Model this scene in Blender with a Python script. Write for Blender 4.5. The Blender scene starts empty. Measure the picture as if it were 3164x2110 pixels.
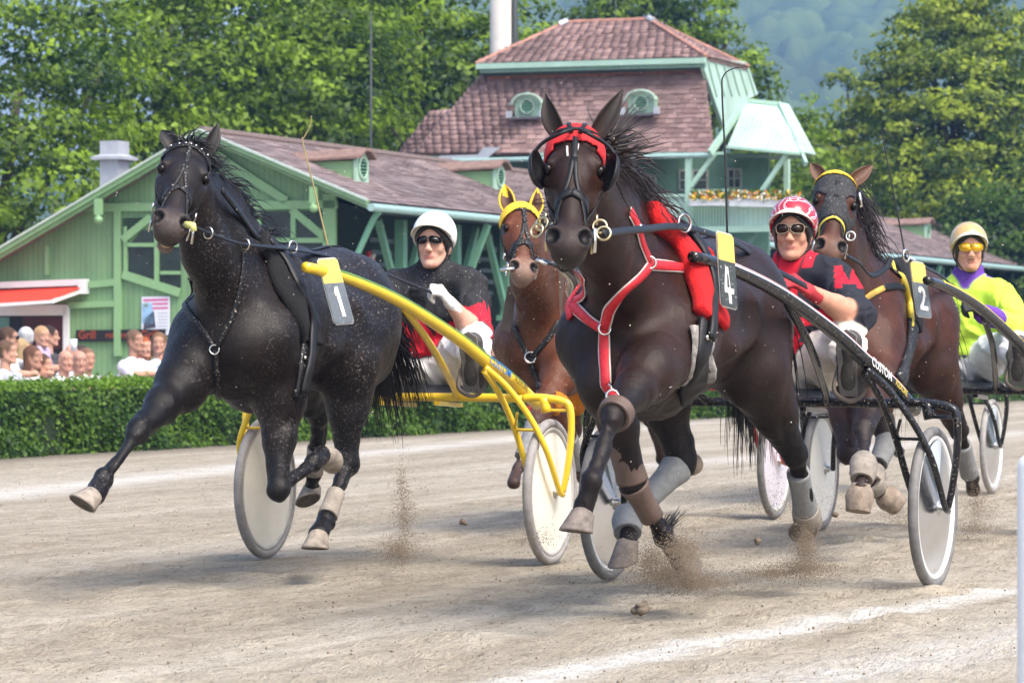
import bpy, bmesh, math, random
import numpy as np
from mathutils import Vector, Matrix

# ------------------------------------------------------------------ camera, light, exposure
sc = bpy.context.scene
FPX, CXP, YHP, CAMH = 10806.0, 1582.0, 1084.6, 1.01      # focal length / horizon in photo pixels, eye height in metres
cam_d = bpy.data.cameras.new('camera'); cam = bpy.data.objects.new('camera', cam_d)
sc.collection.objects.link(cam); sc.camera = cam
cam.location = (0, 0, CAMH); cam.rotation_euler = (math.radians(90), 0, 0)
cam_d.sensor_width = 36.0; cam_d.lens = 36.0 * FPX / 3164.0
cam_d.shift_y = (YHP - 1055.0) / 3164.0
cam_d.clip_start = 0.5; cam_d.clip_end = 9000
cam_d.dof.use_dof = True; cam_d.dof.focus_distance = 14.0; cam_d.dof.aperture_fstop = 10.0

SUN_EL, SUN_AZ = 55.0, 142.0       # degrees; azimuth clockwise from +Y
world = bpy.data.worlds.new('World'); sc.world = world; world.use_nodes = True
wn = world.node_tree.nodes; wl = world.node_tree.links
for n in list(wn): wn.remove(n)
wo = wn.new('ShaderNodeOutputWorld'); wb = wn.new('ShaderNodeBackground'); ws = wn.new('ShaderNodeTexSky')
ws.sky_type = 'NISHITA'; ws.sun_disc = False
ws.sun_elevation = math.radians(SUN_EL); ws.sun_rotation = math.radians(SUN_AZ)
ws.air_density = 1.0; ws.dust_density = 4.0; ws.ozone_density = 1.0
wb.inputs['Strength'].default_value = 0.15
wl.new(ws.outputs[0], wb.inputs['Color']); wl.new(wb.outputs[0], wo.inputs['Surface'])
sun_d = bpy.data.lights.new('sun', 'SUN'); sun_d.energy = 1.7; sun_d.angle = math.radians(24); sun_d.color = (1.0, .94, .84)
sun = bpy.data.objects.new('sun', sun_d); sc.collection.objects.link(sun)
_el, _az = math.radians(SUN_EL), math.radians(SUN_AZ)
_sd = Vector((math.sin(_az) * math.cos(_el), math.cos(_az) * math.cos(_el), math.sin(_el)))
sun.rotation_euler = (-_sd).to_track_quat('-Z', 'Y').to_euler(); sun.location = (0, 0, 30)
sc.view_settings.view_transform = 'Standard'; sc.view_settings.look = 'None'
sc.view_settings.exposure = 1.27; sc.view_settings.gamma = 1.0; sc.view_settings.use_curve_mapping = False

rng = np.random.default_rng(7); random.seed(7)
C = sc.collection
V3 = lambda *a: np.array(a, float)

# ------------------------------------------------------------------ materials
MATS = {}
def _nt(name):
    m = bpy.data.materials.new(name); m.use_nodes = True
    n = m.node_tree.nodes; l = m.node_tree.links
    return m, n, l, n['Principled BSDF']
def _noise(n, l, scale, detail=4, rough=.6, coord='Object', vec=None, sc3=None):
    t = n.new('ShaderNodeTexNoise'); t.inputs['Scale'].default_value = scale
    t.inputs['Detail'].default_value = detail; t.inputs['Roughness'].default_value = rough
    if vec is None:
        c = n.new('ShaderNodeTexCoord'); vec = c.outputs[coord]
    if sc3 is not None:
        mp = n.new('ShaderNodeMapping'); mp.inputs['Scale'].default_value = sc3[:3]
        if len(sc3) > 3: mp.inputs['Rotation'].default_value = (0, 0, sc3[3])
        l.new(vec, mp.inputs['Vector']); vec = mp.outputs[0]
    l.new(vec, t.inputs['Vector']); return t
def _ramp(n, l, src, stops):
    r = n.new('ShaderNodeValToRGB'); l.new(src, r.inputs[0])
    e = r.color_ramp.elements
    while len(e) < len(stops): e.new(.5)
    for i, (p, c) in enumerate(stops):
        e[i].position = p; e[i].color = (*c, 1) if len(c) == 3 else c
    return r
def _mix(n, l, fac, a, b, mode='MIX'):
    m = n.new('ShaderNodeMix'); m.data_type = 'RGBA'; m.blend_type = mode
    for s, v in ((m.inputs[0], fac), (m.inputs[6], a), (m.inputs[7], b)):
        if hasattr(v, 'is_linked') or hasattr(v, 'links'): l.new(v, s)
        elif isinstance(v, (int, float)): s.default_value = v
        else: s.default_value = (*v, 1)
    return m.outputs[2]
def _bump(n, l, h, p, strength=.3, dist=.01):
    b = n.new('ShaderNodeBump'); b.inputs['Strength'].default_value = strength; b.inputs['Distance'].default_value = dist
    l.new(h, b.inputs['Height']); l.new(b.outputs[0], p.inputs['Normal'])
def mat(name, col, rough=.6, metal=0., var=.15, scale=18., bump=0., dirt=None, coat=0., spec=.5, dirt_amt=.5, bscale=None):
    """painted / plain surface with uneven tone, a little relief and optional dirt specks"""
    if name in MATS: return MATS[name]
    m, n, l, p = _nt(name); MATS[name] = m
    t = _noise(n, l, scale, 5)
    lo = tuple(max(0, c * (1 - var)) for c in col); hi = tuple(min(1, c * (1 + var)) for c in col)
    r = _ramp(n, l, t.outputs[0], [(.3, lo), (.7, hi)]); out = r.outputs[0]
    if dirt is not None:
        t2 = _noise(n, l, 95., 3, .7); r2 = _ramp(n, l, t2.outputs[0], [(.60, (0, 0, 0)), (.68, (dirt_amt,) * 3)])
        out = _mix(n, l, r2.outputs[0], out, dirt)
    l.new(out, p.inputs['Base Color'])
    p.inputs['Roughness'].default_value = rough; p.inputs['Metallic'].default_value = metal
    p.inputs['Coat Weight'].default_value = coat; p.inputs['Specular IOR Level'].default_value = spec
    if bump:
        tb = _noise(n, l, bscale or scale * 6, 3); _bump(n, l, tb.outputs[0], p, bump, .01)
    return m
def mat_attr(name, rough=.6, bump=.2, bscale=120., dirt=None, dlo=.62, dscale=85., damt=.8, coat=0., sheen=0., stretch=None, var=.25, spec=.22):
    """surface coloured by its own colour attribute (coat / cloth colours), with mottling and dried mud specks"""
    if name in MATS: return MATS[name]
    m, n, l, p = _nt(name); MATS[name] = m
    a = n.new('ShaderNodeAttribute'); a.attribute_name = 'Col'
    t = _noise(n, l, 7., 6, .65)
    r = _ramp(n, l, t.outputs[0], [(.3, (1 - var,) * 3), (.7, (1 + var,) * 3)])
    out = _mix(n, l, 1., a.outputs['Color'], r.outputs[0], 'MULTIPLY')
    if dirt is not None:
        t2 = _noise(n, l, dscale, 2, .6, sc3=stretch); r2 = _ramp(n, l, t2.outputs[0], [(dlo, (0, 0, 0)), (dlo + .05, (damt,) * 3)])
        t3 = _noise(n, l, 3.5, 2); r3 = _ramp(n, l, t3.outputs[0], [(.35, (.12,) * 3), (.65, (1,) * 3)])
        f = _mix(n, l, 1., r2.outputs[0], r3.outputs[0], 'MULTIPLY')
        out = _mix(n, l, f, out, dirt)
    l.new(out, p.inputs['Base Color']); p.inputs['Roughness'].default_value = rough
    p.inputs['Coat Weight'].default_value = coat; p.inputs['Coat Roughness'].default_value = .3
    p.inputs['Sheen Weight'].default_value = sheen; p.inputs['Specular IOR Level'].default_value = spec
    tb = _noise(n, l, bscale, 3, .6, sc3=stretch); _bump(n, l, tb.outputs[0], p, bump, .004)
    return m

# ------------------------------------------------------------------ object helpers
def mk(name, v, f, m=None, parent=None, smooth=True, col=None, loc=None, M=None):
    me = bpy.data.meshes.new(name)
    v = np.asarray(v, np.float32)
    if isinstance(f, np.ndarray) and f.ndim == 2:
        nf, k = f.shape
        me.vertices.add(len(v)); me.vertices.foreach_set('co', v.ravel())
        me.loops.add(nf * k); me.loops.foreach_set('vertex_index', f.astype(np.int32).ravel())
        me.polygons.add(nf); me.polygons.foreach_set('loop_start', np.arange(0, nf * k, k, dtype=np.int32))
        me.update(calc_edges=True); me.validate()
    else:
        me.from_pydata([tuple(map(float, p)) for p in v], [], [tuple(map(int, q)) for q in f])
    if smooth: me.polygons.foreach_set('use_smooth', np.ones(len(me.polygons), bool))
    if col is not None:
        ca = me.color_attributes.new('Col', 'FLOAT_COLOR', 'POINT')
        c4 = np.ones((len(v), 4), np.float32); c4[:, :3] = col; ca.data.foreach_set('color', c4.ravel())
    if m is not None:
        for x in (m if isinstance(m, (list, tuple)) else [m]): me.materials.append(x)
    o = bpy.data.objects.new(name, me); C.objects.link(o)
    if parent is not None: o.parent = parent
    if M is not None: o.matrix_local = M
    if loc is not None: o.location = loc
    return o
def empty(name, loc=(0, 0, 0), rz=0., label=None, cat=None, group=None):
    o = bpy.data.objects.new(name, None); C.objects.link(o); o.location = loc; o.rotation_euler = (0, 0, rz)
    o.empty_display_size = .1
    return tag(o, label, cat, group)
def tag(o, label=None, cat=None, group=None, kind=None):
    if label: o['label'] = label
    if cat: o['category'] = cat
    if group: o['group'] = group
    if kind: o['kind'] = kind
    return o
class Geo:
    """collects shapes into one mesh"""
    def __init__(s): s.v = []; s.f = []; s.mi = []
    def add(s, v, f, mi=0):
        o = len(s.v); s.v.extend([tuple(map(float, p)) for p in v]); s.f.extend([tuple(int(i) + o for i in q) for q in f]); s.mi.extend([mi] * len(f)); return s
    def box(s, c, d, R=None, mi=0, taper=1.):
        c = np.array(c, float); h = np.array(d, float) / 2
        q = np.array([[x, y, z] for z in (-1, 1) for y in (-1, 1) for x in (-1, 1)], float) * h
        q[4:, :2] *= taper
        if R is not None: q = q @ np.array(R).T
        return s.add(q + c, [(0, 2, 3, 1), (4, 5, 7, 6), (0, 1, 5, 4), (2, 6, 7, 3), (0, 4, 6, 2), (1, 3, 7, 5)], mi)
    def bar(s, a, b, w, h, up=(0, 0, 1), mi=0):
        a = np.array(a, float); b = np.array(b, float); t = b - a; L = np.linalg.norm(t); t /= L
        u = np.array(up, float); sd = np.cross(u, t)
        if np.linalg.norm(sd) < 1e-5: sd = np.cross((1, 0, 0), t)
        sd /= np.linalg.norm(sd); u = np.cross(t, sd)
        R = np.stack([t, sd, u], 1)
        return s.box((a + b) / 2, (L, w, h), R, mi)
    def tube(s, pts, r, seg=8, caps=True, mi=0, flat=None):
        v, f = tube(pts, r, seg, caps, flat); return s.add(v, f, mi)
    def prism(s, poly, o, ex, ey, ez, depth, mi=0):
        """polygon given in (ex, ey) extruded by depth along ez"""
        o = np.array(o, float); ex, ey, ez = (np.array(q, float) for q in (ex, ey, ez)); n = len(poly)
        a = [o + x * ex + y * ey for x, y in poly]; b = [p + ez * depth for p in a]
        return s.add(a + b, [tuple(range(n)), tuple(range(2 * n - 1, n - 1, -1))] + [(i + n, (i + 1) % n + n, (i + 1) % n, i) for i in range(n)], mi)
    def obj(s, name, m, parent=None, smooth=False, **k):
        o = mk(name, s.v, s.f, m, parent, smooth, **k)
        if any(s.mi): o.data.polygons.foreach_set('material_index', np.array(s.mi, np.int32))
        return o
def spline(pts, n):
    p = np.array(pts, float)
    if len(p) == 2: return p[0] + (p[1] - p[0]) * np.linspace(0, 1, n)[:, None]
    q = np.vstack([2 * p[0] - p[1], p, 2 * p[-1] - p[-2]]); m = len(p) - 1
    t = np.linspace(0, m - 1e-6, n); i = t.astype(int); u = (t - i)[:, None]
    a, b, c, d = q[i], q[i + 1], q[i + 2], q[i + 3]
    return .5 * (2 * b + (c - a) * u + (2 * a - 5 * b + 4 * c - d) * u ** 2 + (3 * b - a - 3 * c + d) * u ** 3)
def tube(pts, r, seg=8, caps=True, flat=None):
    p = np.array(pts, float); n = len(p); r = np.broadcast_to(np.array(r, float), (n,))
    t = np.gradient(p, axis=0); t /= np.linalg.norm(t, axis=1)[:, None] + 1e-12
    u = np.cross(t[0], (0, 0, 1.)); u = u if np.linalg.norm(u) > .05 else np.cross(t[0], (1., 0, 0)); u /= np.linalg.norm(u)
    ang = np.arange(seg) * 2 * math.pi / seg; vs = []
    for i in range(n):
        u = u - t[i] * (u @ t[i]); u /= np.linalg.norm(u); w = np.cross(t[i], u)
        k = 1. if flat is None else flat
        vs.append(p[i] + r[i] * (np.cos(ang)[:, None] * u + k * np.sin(ang)[:, None] * w))
    v = np.vstack(vs); f = []
    for i in range(n - 1):
        for j in range(seg):
            k = (j + 1) % seg; f.append((i * seg + j, i * seg + k, (i + 1) * seg + k, (i + 1) * seg + j))
    if caps: f += [tuple(range(seg - 1, -1, -1)), tuple(range((n - 1) * seg, n * seg))]
    return v, f
def lathe(prof, seg=24, M=None, close=False):
    """profile of (radius, z) turned about z"""
    v = []; f = []; n = len(prof)
    for r, z in prof:
        for j in range(seg):
            a = 2 * math.pi * j / seg; v.append((r * math.cos(a), r * math.sin(a), z))
    for i in range(n if close else n - 1):
        for j in range(seg):
            k = (j + 1) % seg; i2 = (i + 1) % n; f.append((i * seg + j, i * seg + k, i2 * seg + k, i2 * seg + j))
    if not close:
        if prof[0][0] > 1e-4: f.append(tuple(range(seg - 1, -1, -1)))
        if prof[-1][0] > 1e-4: f.append(tuple(range((n - 1) * seg, n * seg)))
    v = np.array(v)
    if M is not None: v = v @ np.array(M)[:3, :3].T + np.array(M)[:3, 3]
    return v, f
def basis(o, z, x=None):
    z = np.array(z, float); z /= np.linalg.norm(z)
    x = np.array((1., 0, 0) if x is None else x, float); x = x - z * (x @ z)
    if np.linalg.norm(x) < 1e-4: x = np.array((0, 1., 0)); x = x - z * (x @ z)
    x /= np.linalg.norm(x); y = np.cross(z, x); M = np.eye(4); M[:3, 0] = x; M[:3, 1] = y; M[:3, 2] = z; M[:3, 3] = o; return M
unit = lambda v: np.array(v, float) / np.linalg.norm(v)
lerp = lambda a, b, t: np.array(a, float) * (1 - t) + np.array(b, float) * t

class Frame:
    """a place on the track: x = direction of travel, y = to the left of travel, z = up"""
    def __init__(s, ox, oy, th):
        t = math.radians(th); s.o = V3(ox, oy); s.th = t; s.rz = -(math.pi / 2 + t)
        s.f = V3(-math.sin(t), -math.cos(t)); s.l = V3(math.cos(t), -math.sin(t))
    def pb(s, x, y, b):
        D = V3((x - CXP) / FPX, 1.); t = (b + s.o @ s.l) / (D @ s.l); p = t * D - s.o
        return V3(p @ s.f, b, CAMH + t * (YHP - y) / FPX)
    def pa(s, x, y, a):
        D = V3((x - CXP) / FPX, 1.); t = (a + s.o @ s.f) / (D @ s.f); p = t * D - s.o
        return V3(a, p @ s.l, CAMH + t * (YHP - y) / FPX)
    def pd(s, x, y, d):
        p = d * V3((x - CXP) / FPX, 1.) - s.o; return V3(p @ s.f, p @ s.l, CAMH + d * (YHP - y) / FPX)
    def pz(s, x, y, z):
        return s.pd(x, y, (z - CAMH) * FPX / (YHP - y))
    def reach(s, x, y, par, L, near=True):
        """point seen at (x, y) that lies a bone length L from its parent joint"""
        c = s.pd(x, y, 0.); e = unit(s.pd(x, y, 1.) - c); w = np.array(par) - c; m = w @ e
        q = L * L - (w @ w - m * m); h = math.sqrt(q) if q > 0 else 0.
        return c + e * (m - h if near else m + h)
    def w(s, a, b, z):
        p = s.o + a * s.f + b * s.l; return V3(p[0], p[1], z)

# ------------------------------------------------------------------ soft organic solids (blended signed distances -> one continuous skin)
class Body:
    def __init__(s): s.p = []
    def rc(s, a, b, ra, rb, k=.04, col=None, flat=None, tagc=None):
        s.p.append(('rc', np.array(a, np.float32), np.array(b, np.float32), ra, rb, k, col, flat)); return s
    def el(s, c, r, k=.04, col=None, ax=None, sub=False):
        R = np.eye(3) if ax is None else np.stack([unit(q) for q in ax], 0)
        s.p.append(('sub' if sub else 'el', np.array(c, np.float32), np.array(r, np.float32), R.astype(np.float32), None, k, col, None)); return s
    def _d(s, q, P):
        if q[0] == 'rc':
            a, b, ra, rb = q[1:5]; ab = b - a; L2 = float(ab @ ab) + 1e-9
            w = P - a; t = np.clip(w @ ab / L2, 0, 1); w = w - t[..., None] * ab
            if q[7] is not None:
                n, sc_ = q[7]; n = np.array(n, np.float32); w = w + (w @ n)[..., None] * n * (1 / sc_ - 1)
            return np.sqrt(np.einsum('...i,...i->...', w, w)) - (ra + (rb - ra) * t)
        w = (P - q[1]) @ q[3].T; r = q[2]; u = w / r
        k0 = np.sqrt(np.einsum('...i,...i->...', u, u)) + 1e-9; u = u / r
        k1 = np.sqrt(np.einsum('...i,...i->...', u, u)) + 1e-9
        return k0 * (k0 - 1) / k1
    def _bb(s, q):
        if q[0] == 'rc':
            r = max(q[3], q[4]) * (1 if q[7] is None else max(1, q[7][1]))
            return np.minimum(q[1], q[2]) - r, np.maximum(q[1], q[2]) + r
        r = np.sqrt(((q[3].T * q[2]) ** 2).sum(1)); return q[1] - r, q[1] + r
    @staticmethod
    def _op(f, d, q):
        k = q[5]
        if q[0] == 'sub':
            d = -d; h = np.maximum(k - np.abs(f - d), 0) / k; return np.maximum(f, d) + h * h * k / 4
        h = np.maximum(k - np.abs(f - d), 0) / k; return np.minimum(f, d) - h * h * k / 4
    def _cache(s):
        if len(getattr(s, 'bbc', ())) != len(s.p):
            s.bbc = []
            for q in s.p:
                lo, hi = s._bb(q); m = q[5] + .06; s.bbc.append((*[float(x) - m for x in lo], *[float(x) + m for x in hi]))
        return s.bbc
    def ev(s, P):
        P = np.asarray(P, np.float32); sh = P.shape[:-1]; P = P.reshape(-1, 3)
        od = np.argsort(P[:, 0]); Q = P[od]; X = Q[:, 0]; Yc = np.ascontiguousarray(Q[:, 1]); Zc = np.ascontiguousarray(Q[:, 2]); f = np.full(len(P), 1., np.float32)
        x0, x1, y0, y1, z0, z1 = X[0], X[-1], Yc.min(), Yc.max(), Zc.min(), Zc.max(); small = len(P) < 600
        for q, (a, b, c, d, e, g) in zip(s.p, s._cache()):
            if a > x1 or d < x0 or b > y1 or e < y0 or c > z1 or g < z0: continue
            if small: f = s._op(f, s._d(q, Q), q); continue
            i0, i1 = np.searchsorted(X, a), np.searchsorted(X, d)
            if i0 >= i1: continue
            y = Yc[i0:i1]; z = Zc[i0:i1]
            sel = np.flatnonzero((y > b) & (y < e) & (z > c) & (z < g)) + i0
            if len(sel): f[sel] = s._op(f[sel], s._d(q, Q[sel]), q)
        out = np.empty_like(f); out[od] = f
        return out.reshape(sh)
    def grad(s, P, e=.004):
        P = np.asarray(P, np.float32); o = np.array([[1, -1, -1], [-1, -1, 1], [-1, 1, -1], [1, 1, 1]], np.float32)
        g = sum(s.ev(P + e * k)[..., None] * k for k in o)
        return g / (np.linalg.norm(g, axis=-1, keepdims=True) + 1e-9)
    def proj(s, P, off=0., it=5):
        P = np.array(P, np.float32)
        for _ in range(it): P = P - np.clip(s.ev(P) - off, -.06, .06)[..., None] * s.grad(P)
        return P
    def skin(s, vox, newton=1):
        bbs = [s._bb(q) for q in s.p if q[0] != 'sub']
        lo = np.min([b[0] for b in bbs], 0) - 3 * vox; hi = np.max([b[1] for b in bbs], 0) + 3 * vox
        n = np.ceil((hi - lo) / vox).astype(int) + 1
        F = np.full(n, 1., np.float32); ax = [(lo[i] + vox * np.arange(n[i])).astype(np.float32) for i in range(3)]
        for q in s.p:
            a, b = s._bb(q); m = q[5] + .02
            i0 = np.clip(((a - m - lo) / vox).astype(int), 0, n); i1 = np.clip(np.ceil((b + m - lo) / vox).astype(int) + 1, 0, n)
            sl = tuple(slice(i0[i], i1[i]) for i in range(3))
            g = np.stack(np.meshgrid(*[ax[i][sl[i]] for i in range(3)], indexing='ij'), -1)
            F[sl] = s._op(F[sl], s._d(q, g), q)
        S = F < 0; nx, ny, nz = n; c = np.zeros((nx - 1, ny - 1, nz - 1), np.uint8)
        cor = [(x, y, z) for x in (0, 1) for y in (0, 1) for z in (0, 1)]
        for x, y, z in cor: c += S[x:nx - 1 + x, y:ny - 1 + y, z:nz - 1 + z]
        act = (c > 0) & (c < 8); ids = np.argwhere(act); idx = np.full(c.shape, -1, np.int32); idx[act] = np.arange(len(ids))
        acc = np.zeros((len(ids), 3), np.float32); cnt = np.zeros(len(ids), np.float32)
        for p in cor:
            for d in range(3):
                if p[d]: continue
                r = list(p); r[d] = 1
                fa = F[ids[:, 0] + p[0], ids[:, 1] + p[1], ids[:, 2] + p[2]]; fb = F[ids[:, 0] + r[0], ids[:, 1] + r[1], ids[:, 2] + r[2]]
                m = (fa < 0) != (fb < 0); t = fa[m] / (fa[m] - fb[m]); e = np.tile(np.array(p, np.float32), (int(m.sum()), 1)); e[:, d] = t
                acc[m] += e; cnt[m] += 1
        v = (lo + (ids + acc / cnt[:, None]) * vox).astype(np.float32); fs = []
        for d in range(3):
            sa = [slice(None)] * 3; sb = [slice(None)] * 3; sa[d] = slice(0, -1); sb[d] = slice(1, None)
            A = S[tuple(sa)]; B = S[tuple(sb)]; e = np.argwhere(A != B); u, w = [k for k in range(3) if k != d]
            e = e[(e[:, u] > 0) & (e[:, w] > 0) & (e[:, u] < n[u] - 1) & (e[:, w] < n[w] - 1)]
            def cell(du, dw):
                q = e.copy(); q[:, u] -= du; q[:, w] -= dw; return idx[q[:, 0], q[:, 1], q[:, 2]]
            q = np.stack([cell(1, 1), cell(0, 1), cell(0, 0), cell(1, 0)], 1)
            fl = A[e[:, 0], e[:, 1], e[:, 2]] ^ (d == 1); q[~fl] = q[~fl][:, ::-1]; fs.append(q)
        f = np.vstack(fs)
        for _ in range(newton): v = v - np.clip(s.ev(v), -vox, vox)[:, None] * s.grad(v, vox * .5)
        return v, f
    def colours(s, v, default, sharp=.012):
        W = np.zeros(len(v), np.float64); Cc = np.zeros((len(v), 3), np.float64); base = np.full(len(v), 9., np.float32); ds = []
        for q in s.p:
            if q[0] == 'sub': continue
            d = s._d(q, v)
            ds.append((d, q[6] if q[6] is not None else default)); base = np.minimum(base, d)
        for d, c in ds:
            w = np.exp(-np.clip((d - base) / sharp, 0, 40)); W += w; Cc += w[:, None] * np.array(c)
        out = Cc / W[:, None]
        for q in s.p:
            if q[0] == 'sub' and q[6] is not None:
                w = np.clip((.009 - np.abs(s._d(q, v))) / .006, 0, 1)[:, None]; out = out * (1 - w) + np.array(q[6]) * w
        return out.astype(np.float32)

_NT = np.random.default_rng(99).uniform(-1, 1, (32, 32, 32)).astype(np.float32)
def vnoise(P):
    P = np.asarray(P, np.float32); i = np.floor(P).astype(int); u = P - i; u = u * u * (3 - 2 * u); o = 0.
    for x in (0, 1):
        for y in (0, 1):
            for z in (0, 1):
                w = (u[:, 0] if x else 1 - u[:, 0]) * (u[:, 1] if y else 1 - u[:, 1]) * (u[:, 2] if z else 1 - u[:, 2]); o = o + w * _NT[(i[:, 0] + x) % 32, (i[:, 1] + y) % 32, (i[:, 2] + z) % 32]
    return o
def fold(v, f, amt, scale, mask=None, ridge=True, stretch=(1, 1, 1)):
    """relief along the surface normal: ridged noise for cloth folds, soft noise for muscle"""
    a, b, c = v[f[:, 0]], v[f[:, 1]], v[f[:, 2]]; fn = np.cross(b - a, c - a); n = np.zeros_like(v)
    for k in range(f.shape[1]): np.add.at(n, f[:, k], fn)
    n /= np.linalg.norm(n, axis=1)[:, None] + 1e-12; q = v * np.array(stretch, np.float32) * scale; q = q + .6 * np.stack([vnoise(q * .5 + 7), vnoise(q * .5 + 13), vnoise(q * .5 + 21)], 1)
    d = vnoise(q)
    d = (np.clip(1 - np.abs(d) * 3.6, 0, 1) ** 1.3 + .25 * d) if ridge else d + .5 * vnoise(q * 2.1 + 3)
    return v + n * (amt * d * (1. if mask is None else mask))[:, None]
def ribbon(pts, nrm, w, th):
    """flat strap along pts with surface normals nrm"""
    p = np.array(pts, float); t = np.gradient(p, axis=0); t /= np.linalg.norm(t, axis=1)[:, None] + 1e-12
    n = np.array(nrm, float); n = n - t * np.sum(n * t, 1)[:, None]; n /= np.linalg.norm(n, axis=1)[:, None] + 1e-9
    sd = np.cross(t, n); w = np.broadcast_to(np.array(w, float), (len(p),))[:, None]
    prof = [(-.5, 0), (-.42, 1), (.42, 1), (.5, 0)]
    v = np.stack([p + sd * w * x + n * th * y for x, y in prof], 1).reshape(-1, 3); f = []
    for i in range(len(p) - 1):
        for j in range(4):
            k = (j + 1) % 4; f.append((4 * i + j, 4 * i + k, 4 * i + 4 + k, 4 * i + 4 + j))
    f += [(3, 2, 1, 0), tuple(4 * (len(p) - 1) + j for j in range(4))]
    return v, f
def strap(body, name, pts, w, m, parent, th=.004, off=.003, n=None, closed=False):
    pts = np.array(pts, float)
    if closed: pts = np.vstack([pts, pts[:1]])
    L = np.sum(np.linalg.norm(np.diff(pts, axis=0), axis=1)); n = n or max(6, int(L / .025))
    q = spline(pts, n); q = body.proj(q, off)
    g = body.grad(q, .012)
    for _ in range(2): q[1:-1] = .5 * q[1:-1] + .25 * (q[:-2] + q[2:])
    v, f = ribbon(q, g, w, th)
    return mk(name, v, f, m, parent, True)
def strands(name, roots, dirs, length, m, parent, seg=7, r=.004, sag=.3, wind=(0, 0, 0), jit=.3, clump=None, curl=.03, rs=None, jd=.16):
    """a lock of tapered hairs"""
    rs = rs or rng; V = []; Fc = []; o = 0
    for i, (p, d) in enumerate(zip(roots, dirs)):
        L = length * (1 + rs.uniform(-jit, jit)); d = unit(np.array(d) + rs.normal(0, jd, 3)); q = [np.array(p, float)]; ph = rs.uniform(0, 6.28); step = L / seg
        for k in range(seg):
            d = unit(d + (np.array((0, 0, -sag)) + np.array(wind)) * (k + 1) / seg + curl * np.array((math.sin(ph + k), math.cos(ph + 1.7 * k), 0)) * 4)
            q.append(q[-1] + d * step)
        rr = r * np.linspace(1, .12, seg + 1) * rs.uniform(.7, 1.3)
        v, f = tube(q, rr, 3, False); V.append(v); Fc.append(np.array(f) + o); o += len(v)
    return mk(name, np.vstack(V), np.vstack(Fc), m, parent, True)
TXT = {}
def _txt(text):
    cu = bpy.data.curves.new('text', 'FONT'); cu.body = text; cu.size = 1.; cu.align_x = 'LEFT'; cu.offset = .012
    to = bpy.data.objects.new('text', cu); C.objects.link(to); dg = bpy.context.evaluated_depsgraph_get(); me = bpy.data.meshes.new_from_object(to.evaluated_get(dg)); bpy.data.objects.remove(to)
    co = np.empty(len(me.vertices) * 3, np.float32); me.vertices.foreach_get('co', co); TXT[text] = (co.reshape(-1, 3), [tuple(p.vertices) for p in me.polygons]); bpy.data.meshes.remove(me)
for _t in ('CUSTOM', 'FLEXURE', 'Grill', 'robert'): _txt(_t)
def decal(parent, name, text, size, m, org, ex, ey, sq=1.):
    co, fc = TXT[text]; ex = unit(ex); ey = np.array(ey, float); ey = unit(ey - ex * (ey @ ex))
    return mk(name, np.array(org) + co[:, :1] * size * ex * sq + co[:, 1:2] * size * ey, fc, m, parent, False)
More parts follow.
